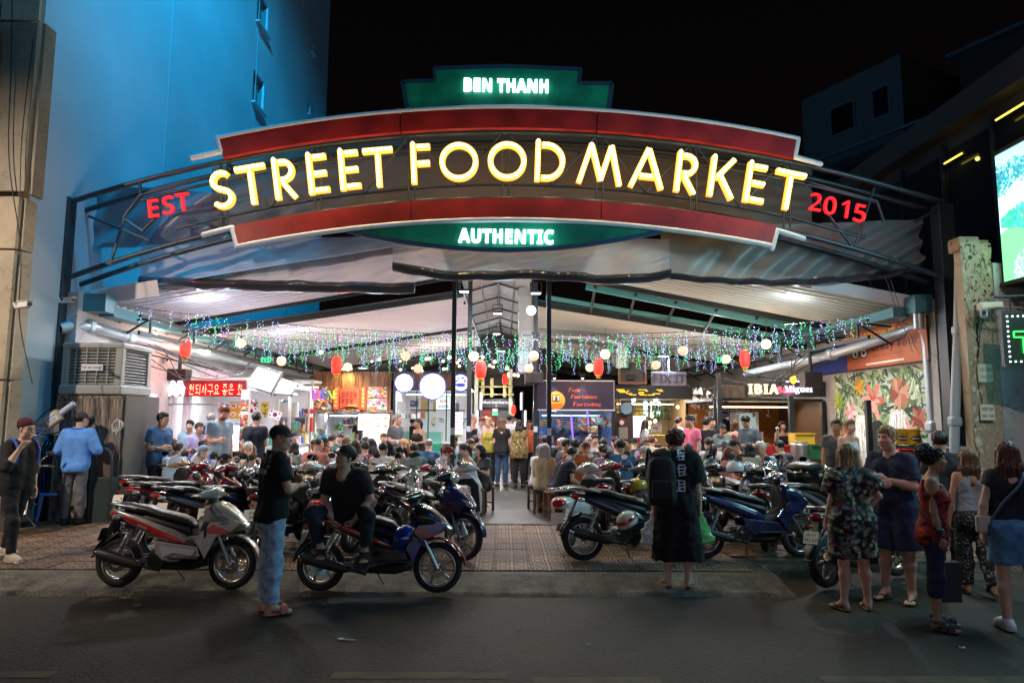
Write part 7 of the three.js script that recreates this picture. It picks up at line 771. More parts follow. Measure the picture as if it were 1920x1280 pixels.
function person(o){
const s=(o.h??1.7)/ 1.7,fem=o.fem?1:0,wt=o.wt??1,h=o.c??0.022,fine=h<0.015,hh=fine?0.006:0.0085,hd=fine?0.0055:0.0075;
const th=0.425*s,sh=0.405*s,an=0.08*s,dirN=(a)=>v3(a).normalize(),legs=[1,-1].map((sd)=>{const l=(sd>0?o.ll:o.lr)??{};return{sd,t:dirN(l.t??[sd*0.03,-1,0.01]),s:dirN(l.s??[0,-1,-0.03]),yaw:l.yaw??sd*0.2};});
const hy=o.hip??Math.max(...legs.map((l)=>-(l.t.y*th+l.s.y*sh)))+an+0.01,Pp=V(0,hy,0),Q=new THREE.Quaternion().setFromEuler(new THREE.Euler(R(o.lean??2),R(o.twist??0),R(o.side??0),'YXZ')),T=(x,y,z)=>V(x,y,z).multiplyScalar(s).applyQuaternion(Q).add(Pp),TD=(a)=>dirN(a).applyQuaternion(Q);
const sw=fem?0.148:0.168,rib=(fem?0.086:0.102)*wt,wst=(fem?0.078:0.096)*wt,pel=(fem?0.112:0.104)*wt;
for(const l of legs){l.hip=T(l.sd*0.085,-0.01,0);l.knee=l.hip.clone().addScaledVector(l.t,th);l.ank=l.knee.clone().addScaledVector(l.s,sh);l.f=V(Math.sin(l.yaw),0,Math.cos(l.yaw));if(o.footPitch)l.f.y=o.footPitch;}
const arms=[1,-1].map((sd)=>{const a=(sd>0?o.al:o.ar)??{};const A={sd,sh:T(sd*sw,0.478,-0.01),u:TD(a.u??[sd*0.16,-1,0.0]),f:TD(a.f??[sd*0.04,-1,0.16]),palm:TD(a.palm??[-sd,0,0.15]),curl:a.curl??0.45};A.el=A.sh.clone().addScaledVector(A.u,0.285*s);A.wr=A.el.clone().addScaledVector(A.f,0.245*s);return A;});
const torso=(F,i,low=true)=>{for(const d of[-1,1]){F.cap(T(d*0.082*wt,0.38,-0.005),T(d*0.07*wt,0.2,0.008),rib*s+i,wst*s+i,0.04).cap(T(d*0.07*wt,0.2,0.008),T(d*0.078,0.0,-0.005),wst*s+i,pel*s+i,0.04).cap(T(d*0.035,0.49,-0.015),T(d*(sw-0.015),0.463,-0.012),0.05*s+i,0.052*s+i*0.8,0.04);if(low)F.ell(T(d*0.065,-0.06,-0.055),V(0.085,0.085,0.075).multiplyScalar(s*wt).addScalar(i),0.04);if(fem)F.ell(T(d*0.072,0.315,0.085),V(0.06,0.058,0.052).multiplyScalar(s*(o.bust??1)).addScalar(i*0.8),0.035);}if(o.belly)F.ell(T(0,0.13,0.07),V(0.13,0.13,0.1).multiplyScalar(s*o.belly).addScalar(i),0.05);};
const F=new Field(h);torso(F,0);F.cap(T(0,0.44,-0.02),T(0,0.56,0.005),0.07*s,(fem?0.045:0.055)*s,0.05);
for(const a of arms){const ar=(fem?0.85:1)*(wt>1.1?1.12:1);F.cap(a.sh,a.el,0.05*s*ar,0.039*s*ar,0.03).cap(a.el,a.el.clone().lerp(a.wr,0.35),0.038*s*ar,0.041*s*ar,0.02).cap(a.el.clone().lerp(a.wr,0.35),a.wr,0.041*s*ar,0.026*s,0.02);}
for(const l of legs){const lr=(fem?1.02:1)*(wt>1.1?1.1:1),cm=l.knee.clone().lerp(l.ank,0.3).addScaledVector(l.f,-0.012);F.cap(l.hip,l.knee,0.083*s*lr,0.053*s*lr,0.04).cap(l.knee,cm,0.05*s*lr,0.055*s*lr,0.03).cap(cm,l.ank,0.054*s*lr,0.033*s,0.03);const he=l.ank.clone().add(V(0,-0.045*s,0)).addScaledVector(l.f,-0.035*s),ba=l.ank.clone().add(V(0,-0.055*s,0)).addScaledVector(l.f,0.11*s);F.cap(l.ank,he,0.034*s,0.03*s,0.02).cap(l.ank,ba,0.033*s,0.024*s,0.03);const rt=V(l.f.z,0,-l.f.x);for(let i=0;i<5;i++){const q=ba.clone().addScaledVector(rt,(i-2)*0.017*s);F.cap(q,q.clone().addScaledVector(l.f,(0.075-Math.abs(i-(l.sd>0?1:3))*0.008)*s).add(V(0,-0.006,0)),0.018*s,0.0115*s,0.008);}}
const HQ=new THREE.Quaternion().setFromEuler(new THREE.Euler(R(o.hp??0),R(o.hyaw??0),R(o.ht??0),'YXZ')),HQ2=Q.clone().slerp(new THREE.Quaternion(),0.55).multiply(HQ),hc=T(0,0.56,0.005).add(V(0,0.125,0.03).multiplyScalar(s).applyQuaternion(HQ2)),HM=new THREE.Matrix4().compose(hc,HQ2,V(s,s,s).multiplyScalar(fem?0.97:1));
const geos=[F.build({color:(x,y,z)=>{const n=noise(x*14,y*14,z*14);return[1+0.05*n,1-0.05*n,1-0.07*n];}}),headGeo(fem,hd,o.beard?1:0).clone().applyMatrix4(HM)];
for(const a of arms){const y=a.f.clone().negate(),z=a.palm.clone().addScaledVector(y,-a.palm.dot(y)).normalize(),x=y.clone().cross(z);const m=new THREE.Matrix4().makeBasis(a.sd>0?x:x.negate(),y,z).setPosition(a.wr);const k=s*(fem?0.92:1.02),g=handGeo(a.curl,hh).clone().applyMatrix4(m.multiply(new THREE.Matrix4().makeScale(k,k,k)));if(a.sd<0){const ix=g.index.array;for(let i=0;i<ix.length;i+=3){const t=ix[i];ix[i]=ix[i+1];ix[i+1]=t;}g.computeVertexNormals();}geos.push(g);a.hand=a.wr.clone().addScaledVector(a.f,0.085*s);}
const root=thing(o.name??'person',o.label,'person',o.pos??V(),R(o.turn??0),o.group);root.userData.person=1;
const body=part(root,'body',mergeGeometries(geos),skinOf(o.skin??'a'));
const inv=Q.clone().invert(),uvT=(x,y,z)=>{const p=V(x,y,z).sub(Pp).applyQuaternion(inv);return p.z>=-0.01?[p.x+0.5,p.y / 0.8]:[1.5-p.x,p.y / 0.8];},amp=fine?0.011:0.009,fold=(a)=>(x,y,z)=>a*(noise(x*17+3,y*8,z*17)*0.6+noise(x*9,y*21+x*12,z*11)*0.5+(fine?0.35*noise(x*30+y*16,y*34-x*14,z*30):0));
const t=o.top;if(t){
const G=new Field(h),i=t.i??0.014,dress=t.k==='dress';torso(G,i,(t.hem??-0.09)<0.02);if(dress){const yb=t.hemY-Pp.y,f=t.flare??1;for(const d of[-1,1])G.cap(T(d*0.07,0,0),V(d*0.085*f,t.hemY-0.03,legs[0].knee.z*0.4),(pel+0.012)*s+i,(pel*0.95*f)*s+i,0.06);G.plane(V(0,-1,0),V(0,t.hemY,0));}else G.plane(V(0,-1,0).applyQuaternion(Q),T(0,t.hem??-0.09,0));
if(t.k==='tank'){G.plane(V(0,1,0.25).applyQuaternion(Q),T(0,t.neck??0.44,0.05));for(const a of arms)G.ell(a.sh.clone().addScaledVector(a.u,0.035),V(0.075,0.085,0.075).multiplyScalar(s),0.015,true);for(const d of[-1,1])G.cap(T(d*0.095,0.4,0.06),T(d*0.09,0.485,-0.02),0.022,0.018,0.015).cap(T(d*0.09,0.485,-0.02),T(d*0.085,0.38,-0.09),0.018,0.022,0.015);}
else{G.ell(T(0,0.585,0.012),V(0.075,t.off?0.11:0.07,0.085).multiplyScalar(s),0.012,true);if(t.vneck)G.ell(T(0,0.5,0.11),V(0.035,0.09,0.06),0.012,true);}
for(const a of arms)if(t.k !=='tank'){const sl=t.sl??0.55,w=t.sw??1;if(t.off)G.ell(T(a.sd*(sw+0.01),0.49,-0.01),V(0.06,0.04,0.07),0.01,true);G.cap(t.off?a.sh.clone().addScaledVector(a.u,0.07):a.sh.clone().addScaledVector(a.u,0.005),a.sh.clone().lerp(a.el,Math.min(1,sl)),(0.05+i)*s*w,(0.044+i)*s*w*(sl<=1?1.08:1),0.03,sl<=1);if(sl>1){G.cap(a.el,a.el.clone().lerp(a.wr,sl-1),(0.043+i)*s*w,(0.035+i)*s*w,0.02,true);}}
part(root,dress?'dress':'shirt',G.build({disp:fold(amp*(t.fold??1)),uv:uvT}),t.m??clothOf(t.c));
if(t.collar)part(root,'collar',tube([T(-0.035,0.5,0.075),T(-0.085,0.525,0.02),T(-0.06,0.55,-0.06),T(0.06,0.55,-0.06),T(0.085,0.525,0.02),T(0.035,0.5,0.075)],0.02*s,6,24),t.m??clothOf(t.c));
}
const bt=o.bot;if(bt){
const G=new Field(h),i=bt.i??0.013;for(const d of[-1,1])G.cap(T(d*0.07,0.1,0),T(d*0.078,0,-0.005),wst*s+i,pel*s+i,0.04).ell(T(d*0.065,-0.06,-0.055),V(0.085,0.085,0.075).multiplyScalar(s*wt).addScalar(i),0.04);if(o.belly)G.ell(T(0,0.06,0.05),V(0.12,0.08,0.09).multiplyScalar(s),0.05);G.plane(V(0,1,0).applyQuaternion(Q),T(0,0.1,0));
if(bt.k==='skirt'){for(const d of[-1,1])G.cap(T(d*0.075,-0.02,0),T(d*0.085,-bt.len,0.01),(pel+0.01)*s+i,(pel*1.08)*s+i,0.06);G.plane(V(0,-1,0),V(0,hy-bt.len,0));}
else for(const l of legs){const len=bt.len??1.94,w=bt.w??1;if(len<=1)G.cap(l.hip,l.hip.clone().lerp(l.knee,len),(0.085+i)*s*wt,(0.064+i*1.6)*s*w*wt,0.04,true);else{const e=l.knee.clone().lerp(l.ank,len-1);const cm=l.knee.clone().lerp(l.ank,0.32).addScaledVector(l.f,-0.012);if(len>1.3)G.cap(l.knee,cm,(0.056+i)*s*w,(0.06+i)*s*w,0.03);G.cap(l.hip,l.knee,(0.083+i)*s*wt,(0.054+i)*s*w,0.04).cap(l.knee,e,(0.054+i)*s*w,(bt.tap??0.046)*s*w+i,0.03,true);}}
part(root,bt.k==='skirt'?'skirt':bt.len&&bt.len<1?'shorts':'trousers',G.build({disp:fold(amp*(bt.fold??1)),uv:(x,y,z)=>[x*2,y*2]}),bt.m??clothOf(bt.c));
}
const place=(geo,nm,m)=>{const q=part(root,nm,geo,m);q.applyMatrix4(HM);return q;};
if(o.hair&&o.hair[0]!=='none')place(hairGeo(o.hair[0],fine?0.0055:0.0085),'hair',hairM(o.hair[1]));
if(o.cap){const q=place(capGeo(o.capNoBrim?0:1),'cap',clothOf(o.cap));if(o.capTurn)q.rotateY(R(o.capTurn));}if(o.beanie)place(beanieGeo(),'beanie',clothOf(o.beanie));
if(o.glasses){place(cached('specs',()=>merge([-1,1].flatMap((d)=>[new THREE.TorusGeometry(0.019,0.0022,6,20).scale(1.1,0.85,1).translate(d*0.032,-0.002,0.094),rod(V(d*0.053,0.004,0.09),V(d*0.077,0.004,0.0),0.002)]).concat(rod(V(-0.012,0,0.096),V(0.012,0,0.096),0.0022)))),'glasses',M.black);}
const sc=o.shoes??'dark';for(const l of legs){
const so=l.ank.y-an+0.0,yq=Math.atan2(l.f.x,l.f.z),put=(g,y=0)=>g.rotateY(yq).translate(l.ank.x,so+y,l.ank.z);
if(sc==='none')continue;if(sc==='slide'||sc==='flip'||sc==='sandal'){part(root,sc==='slide'?'slide_sandal':sc==='flip'?'flip_flop':'sandal',put(merge([new THREE.CapsuleGeometry(0.044,0.165,4,14).scale(1,1,0.22).rotateX(Math.PI / 2).translate(0,0.008,0.055).scale(s,1,s),...(sc==='flip'?[tube([V(-0.04,0.02,0.05),V(-0.025,0.05,0.1),V(0,0.03,0.155),V(0.025,0.05,0.1),V(0.04,0.02,0.05)],0.006,6,20)]:(sc==='slide'?[0.09,0.105,0.12,0.135]:[0.05,0.065,0.1,0.115,0.13]).map((z)=>tube([V(-0.05,0.012,z),V(-0.035,0.055,z),V(0,0.066,z-0.005),V(0.035,0.055,z),V(0.05,0.012,z)],0.0105,6,16))),...(sc==='sandal'?[tube(arcPts(0,0,0.046,0.05,0,360,16).map(([a,b])=>V(a,0.075,b)),0.016,6,24)]:[])]),0),clothOf(o.shoeC??[0.02,0.02,0.02]));}
else{const S=new Field(fine?0.009:0.015);const A=V(0,an*0.9,-0.005),he=V(0,0.034,-0.04*s),ba=V(0,0.034,0.1*s),to=V(0,0.03,0.165*s);S.cap(A,he,0.044,0.042,0.02).cap(he,ba,0.042,0.046,0.02).cap(A,ba,0.04,0.042,0.03).cap(ba,to,0.046,0.034,0.02);S.plane(V(0,-1,0),V(0,0.004,0));S.plane(V(0,1,0),V(0,an+0.02,0));const sg=S.build({});part(root,'shoe',put(sg),clothOf(o.shoeC??[0.02,0.02,0.022]));if(o.sole)part(root,'shoe_sole',put(new THREE.CapsuleGeometry(0.048,0.19,4,14).scale(1,1,0.26).rotateX(Math.PI / 2).translate(0,0.012,0.055).scale(s,1,s)),clothOf(o.sole));}
}
Object.assign(o,{root,arms,legs,T,hc,HM,Pp,s,Q});return o;
}
const jeans=(c,r=2)=>mat(c,0.85,0,{map:rep(tx.denim,r),bumpMap:rep(tx.cloth,30),bumpScale:0.001});
const printTee=(bg,draw,w=1024,h=410)=>{const t=canvas(w,h,(c)=>{c.fillStyle=bg;c.fillRect(0,0,w,h);draw(c,w,h);});t.repeat.set(0.5,1);t.wrapT=THREE.ClampToEdgeWrapping;return mat('#ffffff',0.85,0,{map:t,bumpMap:rep(tx.cloth,20),bumpScale:0.001});};
const FR={c:0.0125};
const smoker=person({...FR,label:'person in burgundy beanie and black clothes smoking, with blue backpack, far left',pos:V(at(42,785,8.5).x,PH+0.008,-8.5),turn:72,h:1.65,skin:'b',lean:4,hp:2,hair:['buzz','#1c1512'],beanie:'#4a0d26',glasses:1,top:{k:'tee',c:[0.01,0.01,0.013],i:0.024,hem:-0.24,sl:1.35},bot:{m:jeans([0.015,0.016,0.024]),tap:0.04},ll:{t:[0.03,-1,-0.28],s:[0,-1,-0.36],yaw:0.1},lr:{t:[-0.03,-1,0.22],s:[0,-1,0.06],yaw:-0.1},ar:{u:[-0.28,-0.85,0.42],f:[0.28,0.86,0.28],palm:[0.4,0,1],curl:0.6},al:{u:[0.1,-1,-0.05],f:[0,-1,0.25]},shoes:'sneaker',shoeC:[0.42,0.38,0.32],sole:[0.6,0.58,0.55]});
{const p=smoker.hc.clone().add(V(-0.01,-0.07,0.125)).applyAxisAngle(V(0,1,0),R(72)).add(smoker.root.position),g=thing('cigarette','lit cigarette held to the mouth of the person in the burgundy beanie','cigarette',p,R(72));part(g,'paper',rod(V(0,0,-0.02),V(-0.01,-0.005,0.05),0.004),M.white);part(g,'ember',sph(0.005,-0.011,-0.005,0.052,8,6),glow([1,0.2,0.04],2));}
function backpack(o,label,m,w=0.3,h=0.42,off=V(0,0.2,-0.2),strapM){const c=o.T(off.x,off.y,off.z),g=thing('backpack',label,'backpack',c.clone().applyAxisAngle(V(0,1,0),o.root.rotation.y).add(o.root.position),o.root.rotation.y);g.quaternion.multiply(o.Q);part(g,'pack_body',loft([[-h / 2,0.8,0.07],[-h*0.35,1,0.1],[h*0.1,1,0.1],[h*0.38,0.9,0.08],[h / 2,0.6,0.045]].map(([y,k,d])=>({c:V(0,y,0),u:V(w / 2*k,0,0),v:V(0,0,d),e:3.5})),20),m);part(g,'front_pocket',rbx(w*0.75,h*0.42,0.08,0,-h*0.18,-0.09,0.03),m);for(const d of[-1,1])part(g,'strap',tube([V(d*0.09,h*0.42,0.06),V(d*0.12,h*0.66,0.16),V(d*0.13,h*0.5,0.3),V(d*0.13,0.0,0.3),V(d*0.11,-h*0.4,0.1)],0.018,6,24),strapM??m);return g;}
backpack(smoker,'dark blue backpack on the back of the smoker in the burgundy beanie',mat([0.012,0.03,0.11],0.7),0.32,0.5,V(0,0.22,-0.22),mat([0.03,0.1,0.4],0.7));
person({...FR,label:'person in bright blue shirt and grey trousers seen from behind beside the plastic chair',pos:V(at(148,785,11.25).x,PH+0.008,-11.25),turn:190,hyaw:-38,h:1.74,skin:'b',wt:1.02,hair:['fringe','#1a1512'],cap:[0.03,0.032,0.045],top:{k:'tee',c:[0.12,0.33,0.85],i:0.022,hem:-0.12,sl:1.15,sw:1.2,fold:0.9,collar:1,neck:0.52},bot:{c:[0.13,0.135,0.16],i:0.008,tap:0.055},al:{u:[0.35,-1,0.05],f:[-0.5,-0.2,0.8]},ar:{u:[-0.4,-0.95,0.05],f:[0.5,-0.1,0.8]}});
const crossed={ar:{u:[-0.22,-0.92,0.28],f:[0.78,0.12,0.6],palm:[0,-0.4,-1],curl:0.7},al:{u:[0.22,-0.92,0.3],f:[-0.8,0.28,0.5],palm:[0,-0.4,-1],curl:0.7}};
person({...FR,...crossed,label:'person in black cap, black polo and light jeans standing arms crossed on the road',pos:V(at(519,785,6.75).x,0.008,-6.75),turn:122,h:1.72,skin:'a',lean:1,hyaw:-28,hair:['buzz','#100c0b'],cap:[0.01,0.01,0.012],top:{k:'tee',i:0.026,hem:-0.1,sl:0.72,sw:1.15,collar:1,neck:0.52,m:printTee('#0b0b0e',(c,w,h)=>{c.fillStyle='#c9ccd2';c.textAlign='center';c.font='bold 24px sans-serif';const s='CHUYEN NGHIEP',cx=768,cy=200,r=66;[...s].forEach((q,i)=>{const a=R(-200+i*19);c.save();c.translate(cx+r*Math.cos(a),cy-20+r*Math.sin(a));c.rotate(a+Math.PI / 2);c.fillText(q,0,0);c.restore();});c.font='bold 36px sans-serif';c.fillText('LEGOSIX',cx,cy+30);})},bot:{m:jeans([0.52,0.7,0.92],3),i:0.018,tap:0.05,fold:1.4},ll:{t:[0.05,-1,0.02],s:[0,-1,-0.02],yaw:0.1},lr:{t:[-0.03,-1,0.02],s:[0,-1,-0.03],yaw:-0.05},shoes:'slide',shoeC:[0.5,0.16,0.16]});
person({...FR,label:'person in black cap and dark polo sitting sideways on the scooter, hands clasped',pos:V(at(668,785,7.42).x,0.02,-7.36),turn:-6,h:1.62,skin:'a',hip:0.85,lean:34,hp:-26,hyaw:-36,hair:['short','#0f0c0b'],cap:[0.012,0.012,0.014],capTurn:0,top:{k:'tee',c:[0.012,0.012,0.015],i:0.024,sl:0.75,sw:1.15,hem:-0.06,collar:1,vneck:1},bot:{m:jeans([0.02,0.024,0.035]),i:0.016,len:1.8},ll:{t:[0.42,0.02,0.8],s:[-0.12,-1,-0.22],yaw:0.25},lr:{t:[-0.5,0.05,0.75],s:[0.22,-1,-0.2],yaw:0.3},al:{u:[0.28,-0.9,0.25],f:[-0.55,-0.5,0.75],palm:[-1,0,0.1],curl:0.8},ar:{u:[-0.3,-0.9,0.22],f:[0.5,-0.5,0.8],palm:[1,0,0.1],curl:0.8},shoes:'sandal',shoeC:[0.012,0.012,0.012]});
const robe=person({...FR,label:'person with reddish brown hair in long black robe with white marks, seen from behind',pos:V(at(1265,785,7.6).x,0.06,-7.6),turn:172,h:1.62,skin:'b',wt:1.04,hyaw:-22,hair:['mop','#571f0c'],top:{k:'dress',i:0.042,hemY:0.28,flare:1.3,sl:0.95,sw:1.35,fold:1.5,m:printTee('#08080a',(c,w,h)=>{c.fillStyle='#dfe6f2';reseed(44);const st=(x,y,a,l,b)=>{c.save();c.translate(x,y);c.rotate(a);c.fillRect(-l / 2,-b / 2,l,b);c.restore();};for(let k=0;k<3;k++){const y=150+k*84+0;for(let i=0;i<4;i++)st(792+rnd(-7,7),y-28+i*18,rnd(-0.3,0.15),rnd(34,58),8);st(780,y,1.5,56,8);st(808,y+4,rnd(1.2,1.9),50,7);}})},bot:null,al:{u:[0.2,-1,0.0],f:[0.12,-1,0.05],curl:1.1},ar:{u:[-0.24,-1,0.0],f:[-0.1,-1,0.1],curl:1.1},shoes:'flip',shoeC:[0.2,0.13,0.07],ll:{t:[0.05,-1,0],s:[0.02,-1,-0.02]},lr:{t:[-0.05,-1,0],s:[-0.02,-1,-0.02]}});
backpack(robe,'black backpack hung on the left shoulder of the person in the black robe',mat([0.016,0.015,0.016],0.8),0.3,0.5,V(0.17,0.24,-0.19));
function bag(o,side,label,c,w,h,tr){const a=o.arms[side],p=a.hand.clone().applyAxisAngle(V(0,1,0),o.root.rotation.y).add(o.root.position),g=thing('plastic_bag',label,'bag',p.clone().add(V(0,-0.02,0)),rnd(-0.4,0.4));reseed(61+side);part(g,'bag_body',loft(Array.from({length:10},(_,i)=>{const t=i / 9;return{c:V(0.02*Math.sin(i*2),-t*h,0.01*Math.cos(i*3)),u:V(w / 2*(0.14+0.86*Math.sin(Math.min(1,t*1.15)*1.57)**1.1*(t>0.93?0.92:1)),0.01*Math.sin(i),0),v:V(0,0,w*0.22*(0.25+0.75*t)),e:2.2+t};}),26).applyMatrix4(ID),mat(c,0.25,0,{phys:1,transmission:tr,thickness:0,clearcoat:0.5}));const q=g.children[0].geometry.attributes.position;for(let i=0;i<q.count;i++){const n=0.018*noise(q.getX(i)*22,q.getY(i)*16,q.getZ(i)*22);q.setX(i,q.getX(i)+n);q.setZ(i,q.getZ(i)+n*1.3);}g.children[0].geometry.computeVertexNormals();part(g,'handle',[tube([V(-0.02,-0.03,0.01),V(-0.02,0.03,0),V(0.02,0.03,0),V(0.02,-0.03,0.01)],0.006,6,16)],mat(c,0.4));part(g,'carried_box',rbx(w*0.62,h*0.34,w*0.3,0.01,-h*0.8,0,0.015).rotateZ(-0.08),mat(side?[0.2,0.55,0.12]:[0.7,0.7,0.68],0.5));}
bag(robe,0,'white translucent carrier bag with a box, in the left hand of the robed person',[0.75,0.78,0.8],0.27,0.3,0.45);bag(robe,1,'bright green carrier bag in the right hand of the robed person',[0.2,0.85,0.3],0.26,0.29,0.35);
const floral=(()=>{const t=canvas(512,512,(c,w)=>{c.fillStyle='#08080b';c.fillRect(0,0,w,w);reseed(71);for(let i=0;i<150;i++){const x=rnd(0,w),y=rnd(0,w),a=rnd(0,6.28),k=pick(['#77715a','#8f8a72','#5f6650','#a8a08a','#7a3038','#4a6a72']);for(let j=0;j<3;j++){c.save();c.translate(x,y);c.rotate(a+(j-1)*0.5);c.fillStyle=k;c.beginPath();c.ellipse(22,0,24,rnd(4,8),0,0,7);c.fill();c.restore();}}});t.repeat.set(2,1.6);return mat('#ffffff',0.8,0,{map:t});})();
person({...FR,label:'person with long blonde hair in black floral mini dress, hand on hip, from behind',pos:V(at(1588,785,6.9).x,0.008,-6.9),turn:186,fem:1,h:1.57,wt:1.1,skin:'r',hair:['shoulder','#8a6a45'],top:{k:'dress',m:floral,i:0.03,hemY:0.5,flare:1.12,sl:0.75,sw:1.5,off:1,neck:0.47,fold:1.3},ar:{u:[-0.55,-0.85,-0.12],f:[0.42,-0.55,0.28],palm:[0.6,0.3,-0.6],curl:0.4},al:{u:[0.2,-1,0.1],f:[0.02,-0.9,0.42]},ll:{t:[0.06,-1,0],s:[0.05,-1,-0.02],yaw:0.3},lr:{t:[-0.06,-1,0],s:[-0.06,-1,-0.02],yaw:-0.35},shoes:'flip',shoeC:[0.12,0.08,0.05]});
person({...FR,...crossed,label:'heavy blond person in navy shirt and shorts facing left with folded arms',pos:V(at(1668,785,7.25).x,0.008,-7.25),turn:-52,h:1.73,wt:1.12,belly:0.95,skin:'r',hyaw:-12,hair:['short','#8f7350'],top:{k:'tee',c:[0.012,0.018,0.05],i:0.02,hem:-0.14,sl:0.8,sw:1.05},bot:{c:[0.014,0.02,0.06],len:0.95,i:0.03,w:1.15},ll:{t:[0.06,-1,0],s:[0.03,-1,-0.02]},lr:{t:[-0.06,-1,0.05],s:[-0.03,-1,-0.05]},shoes:'flip',shoeC:[0.015,0.015,0.018]});
const redTop=(()=>{const t=canvas(256,256,(c,w)=>{c.fillStyle='#8a1512';c.fillRect(0,0,w,w);reseed(72);for(let i=0;i<160;i++){c.fillStyle=pick(['#b02a1c','#4a0a0c','#c8402a','#2a0a10','#8a1a30']);c.beginPath();c.ellipse(rnd(0,w),rnd(0,w),rnd(3,16),rnd(3,10),rnd(0,3),0,7);c.fill();}});t.repeat.set(2,1.6);return mat('#ffffff',0.75,0,{map:t});})();
const curly=person({...FR,label:'person with dark curly bun in red patterned sleeveless top and navy cropped leggings',pos:V(at(1738,785,6.32).x,0.008,-6.32),turn:58,fem:1,h:1.55,wt:1.1,skin:'c',hyaw:8,hp:-4,hair:['curly','#140c0a'],top:{k:'tank',m:redTop,i:0.02,hem:-0.12,neck:0.46},bot:{c:[0.012,0.014,0.05],i:0.012,len:1.42},ar:{u:[-0.12,-1,0.06],f:[0.02,-1,0.22],curl:0.6},al:{u:[0.12,-1,0.05],f:[0,-1,0.3]},shoes:'sandal',shoeC:[0.07,0.07,0.075]});
part(curly.root,'bracelet',[0.7,0.78,0.9].map((t,i)=>{const a=curly.arms[1],p=a.el.clone().lerp(a.wr,t);return new THREE.TorusGeometry(0.036-i*0.003,0.011,6,18).applyQuaternion(new THREE.Quaternion().setFromUnitVectors(V(0,0,1),a.f)).translate(p.x,p.y,p.z);}),M.black);part(curly.root,'necklace',tube(arcPts(0,0,0.085,0.075,0,360,20).map(([a,b])=>curly.T(a,0.48-(b>0?b*0.9:0),b+0.015)),0.006,6,40),M.black);
{const a=curly.arms[0].hand.clone().applyAxisAngle(V(0,1,0),R(58)).add(curly.root.position),g=thing('paper_bag','dark blue paper shopping bag beside the person in the red top','bag',V(a.x+0.1,0.52,a.z-0.2));part(g,'bag_body',rbx(0.24,0.36,0.1,0,-0.18,0,0.005),mat([0.008,0.012,0.03],0.6));part(g,'handle',tube([V(-0.05,0,0.04),V(-0.04,0.1,0.04),V(0.04,0.1,0.04),V(0.05,0,0.04)],0.004,5,14),M.black);}
person({...FR,label:'person in black shirt with short dark hair seen from behind, right of the curly bun',pos:V(at(1763,785,8.25).x,0.008,-8.25),turn:172,h:1.66,skin:'c',hair:['short','#0c0908'],top:{k:'tee',c:[0.01,0.01,0.013],i:0.026,sl:0.7},bot:{c:[0.016,0.016,0.02]}});
person({...FR,label:'person with wavy brown hair in grey tank top and patterned trousers walking away',pos:V(at(1812,785,7.5).x,0.008,-7.5),turn:168,fem:1,h:1.5,skin:'c',hair:['long','#4a2c16'],top:{k:'tank',c:[0.22,0.23,0.28],i:0.014,hem:-0.08},bot:{m:(()=>{const t=canvas(128,128,(c,w)=>{c.fillStyle='#16181f';c.fillRect(0,0,w,w);reseed(73);for(let i=0;i<90;i++){c.fillStyle=pick(['#5a6a6a','#8a8478','#34424a']);c.beginPath();c.arc(rnd(0,w),rnd(0,w),rnd(1,6),0,7);c.fill();}});t.repeat.set(2,2);return mat('#ffffff',0.85,0,{map:t});})(),i:0.022,w:1.15,fold:1.4},al:{u:[0.26,-1,0.02],f:[0.12,-1,0.1]},ar:{u:[-0.16,-1,-0.1],f:[0,-1,0.2]},ll:{t:[0.02,-1,0.18],s:[0,-1,-0.05]},lr:{t:[-0.02,-1,-0.12],s:[0,-0.9,-0.45]},shoes:'slide',shoeC:[0.02,0.02,0.02]});
const skirt=person({...FR,label:'person with long auburn hair in black tee and light denim mini skirt, right edge',pos:V(at(1886,785,6.22).x,0.008,-6.22),turn:160,fem:1,h:1.62,skin:'b',hair:['long','#4a1e0e'],top:{k:'tee',c:[0.01,0.012,0.022],i:0.018,hem:0.04,sl:0.35},bot:{k:'skirt',len:0.3,m:jeans([0.16,0.36,0.62],3),i:0.016},al:{u:[0.3,-1,0.0],f:[0.06,-1,0.12]},ar:{u:[-0.16,-1,-0.05],f:[0,-1,0.2]},ll:{t:[0.03,-1,0.12],s:[0,-1,-0.1]},lr:{t:[-0.03,-1,-0.18],s:[0,-0.95,-0.3]},shoes:'sneaker',shoeC:[0.62,0.64,0.68],sole:[0.7,0.7,0.7]});
{const g=thing('shoulder_bag','cream shoulder bag with long strap on the person in the denim skirt','bag',skirt.root.position.clone(),skirt.root.rotation.y);part(g,'bag_body',rbx(0.2,0.15,0.06,skirt.T(0.2,0.0,-0.02).x,skirt.T(0.2,0.03,0).y,-0.02,0.02).rotateY(0.0),mat([0.5,0.44,0.36],0.5));part(g,'strap',tube([skirt.T(0.18,0.08,-0.06),skirt.T(0.1,0.24,-0.13),skirt.T(-0.03,0.4,-0.15),skirt.T(-0.09,0.52,-0.07),skirt.T(-0.06,0.5,0.06),skirt.T(0.06,0.3,0.17),skirt.T(0.2,0.08,0.06)],0.012,6,40),mat([0.07,0.12,0.2],0.6));}
person({...FR,c:0.016,label:'young person with glasses in dark grey shirt beyond the floral dress',pos:V(at(1583,785,11.6).x,FLY,-11.9),turn:-20,h:1.68,skin:'c',hair:['short','#0c0908'],glasses:1,top:{k:'tee',c:[0.06,0.07,0.08]},bot:{c:[0.03,0.03,0.04]}});
person({...FR,c:0.016,label:'person with short light hair in white tank top left of the blond heavy person',pos:V(at(1624,785,10.9).x,FLY,-11.5),turn:15,fem:1,h:1.68,skin:'r',hair:['short','#7a5a38'],top:{k:'tank',c:[0.65,0.65,0.66]},bot:{c:[0.04,0.05,0.1],len:0.6}});
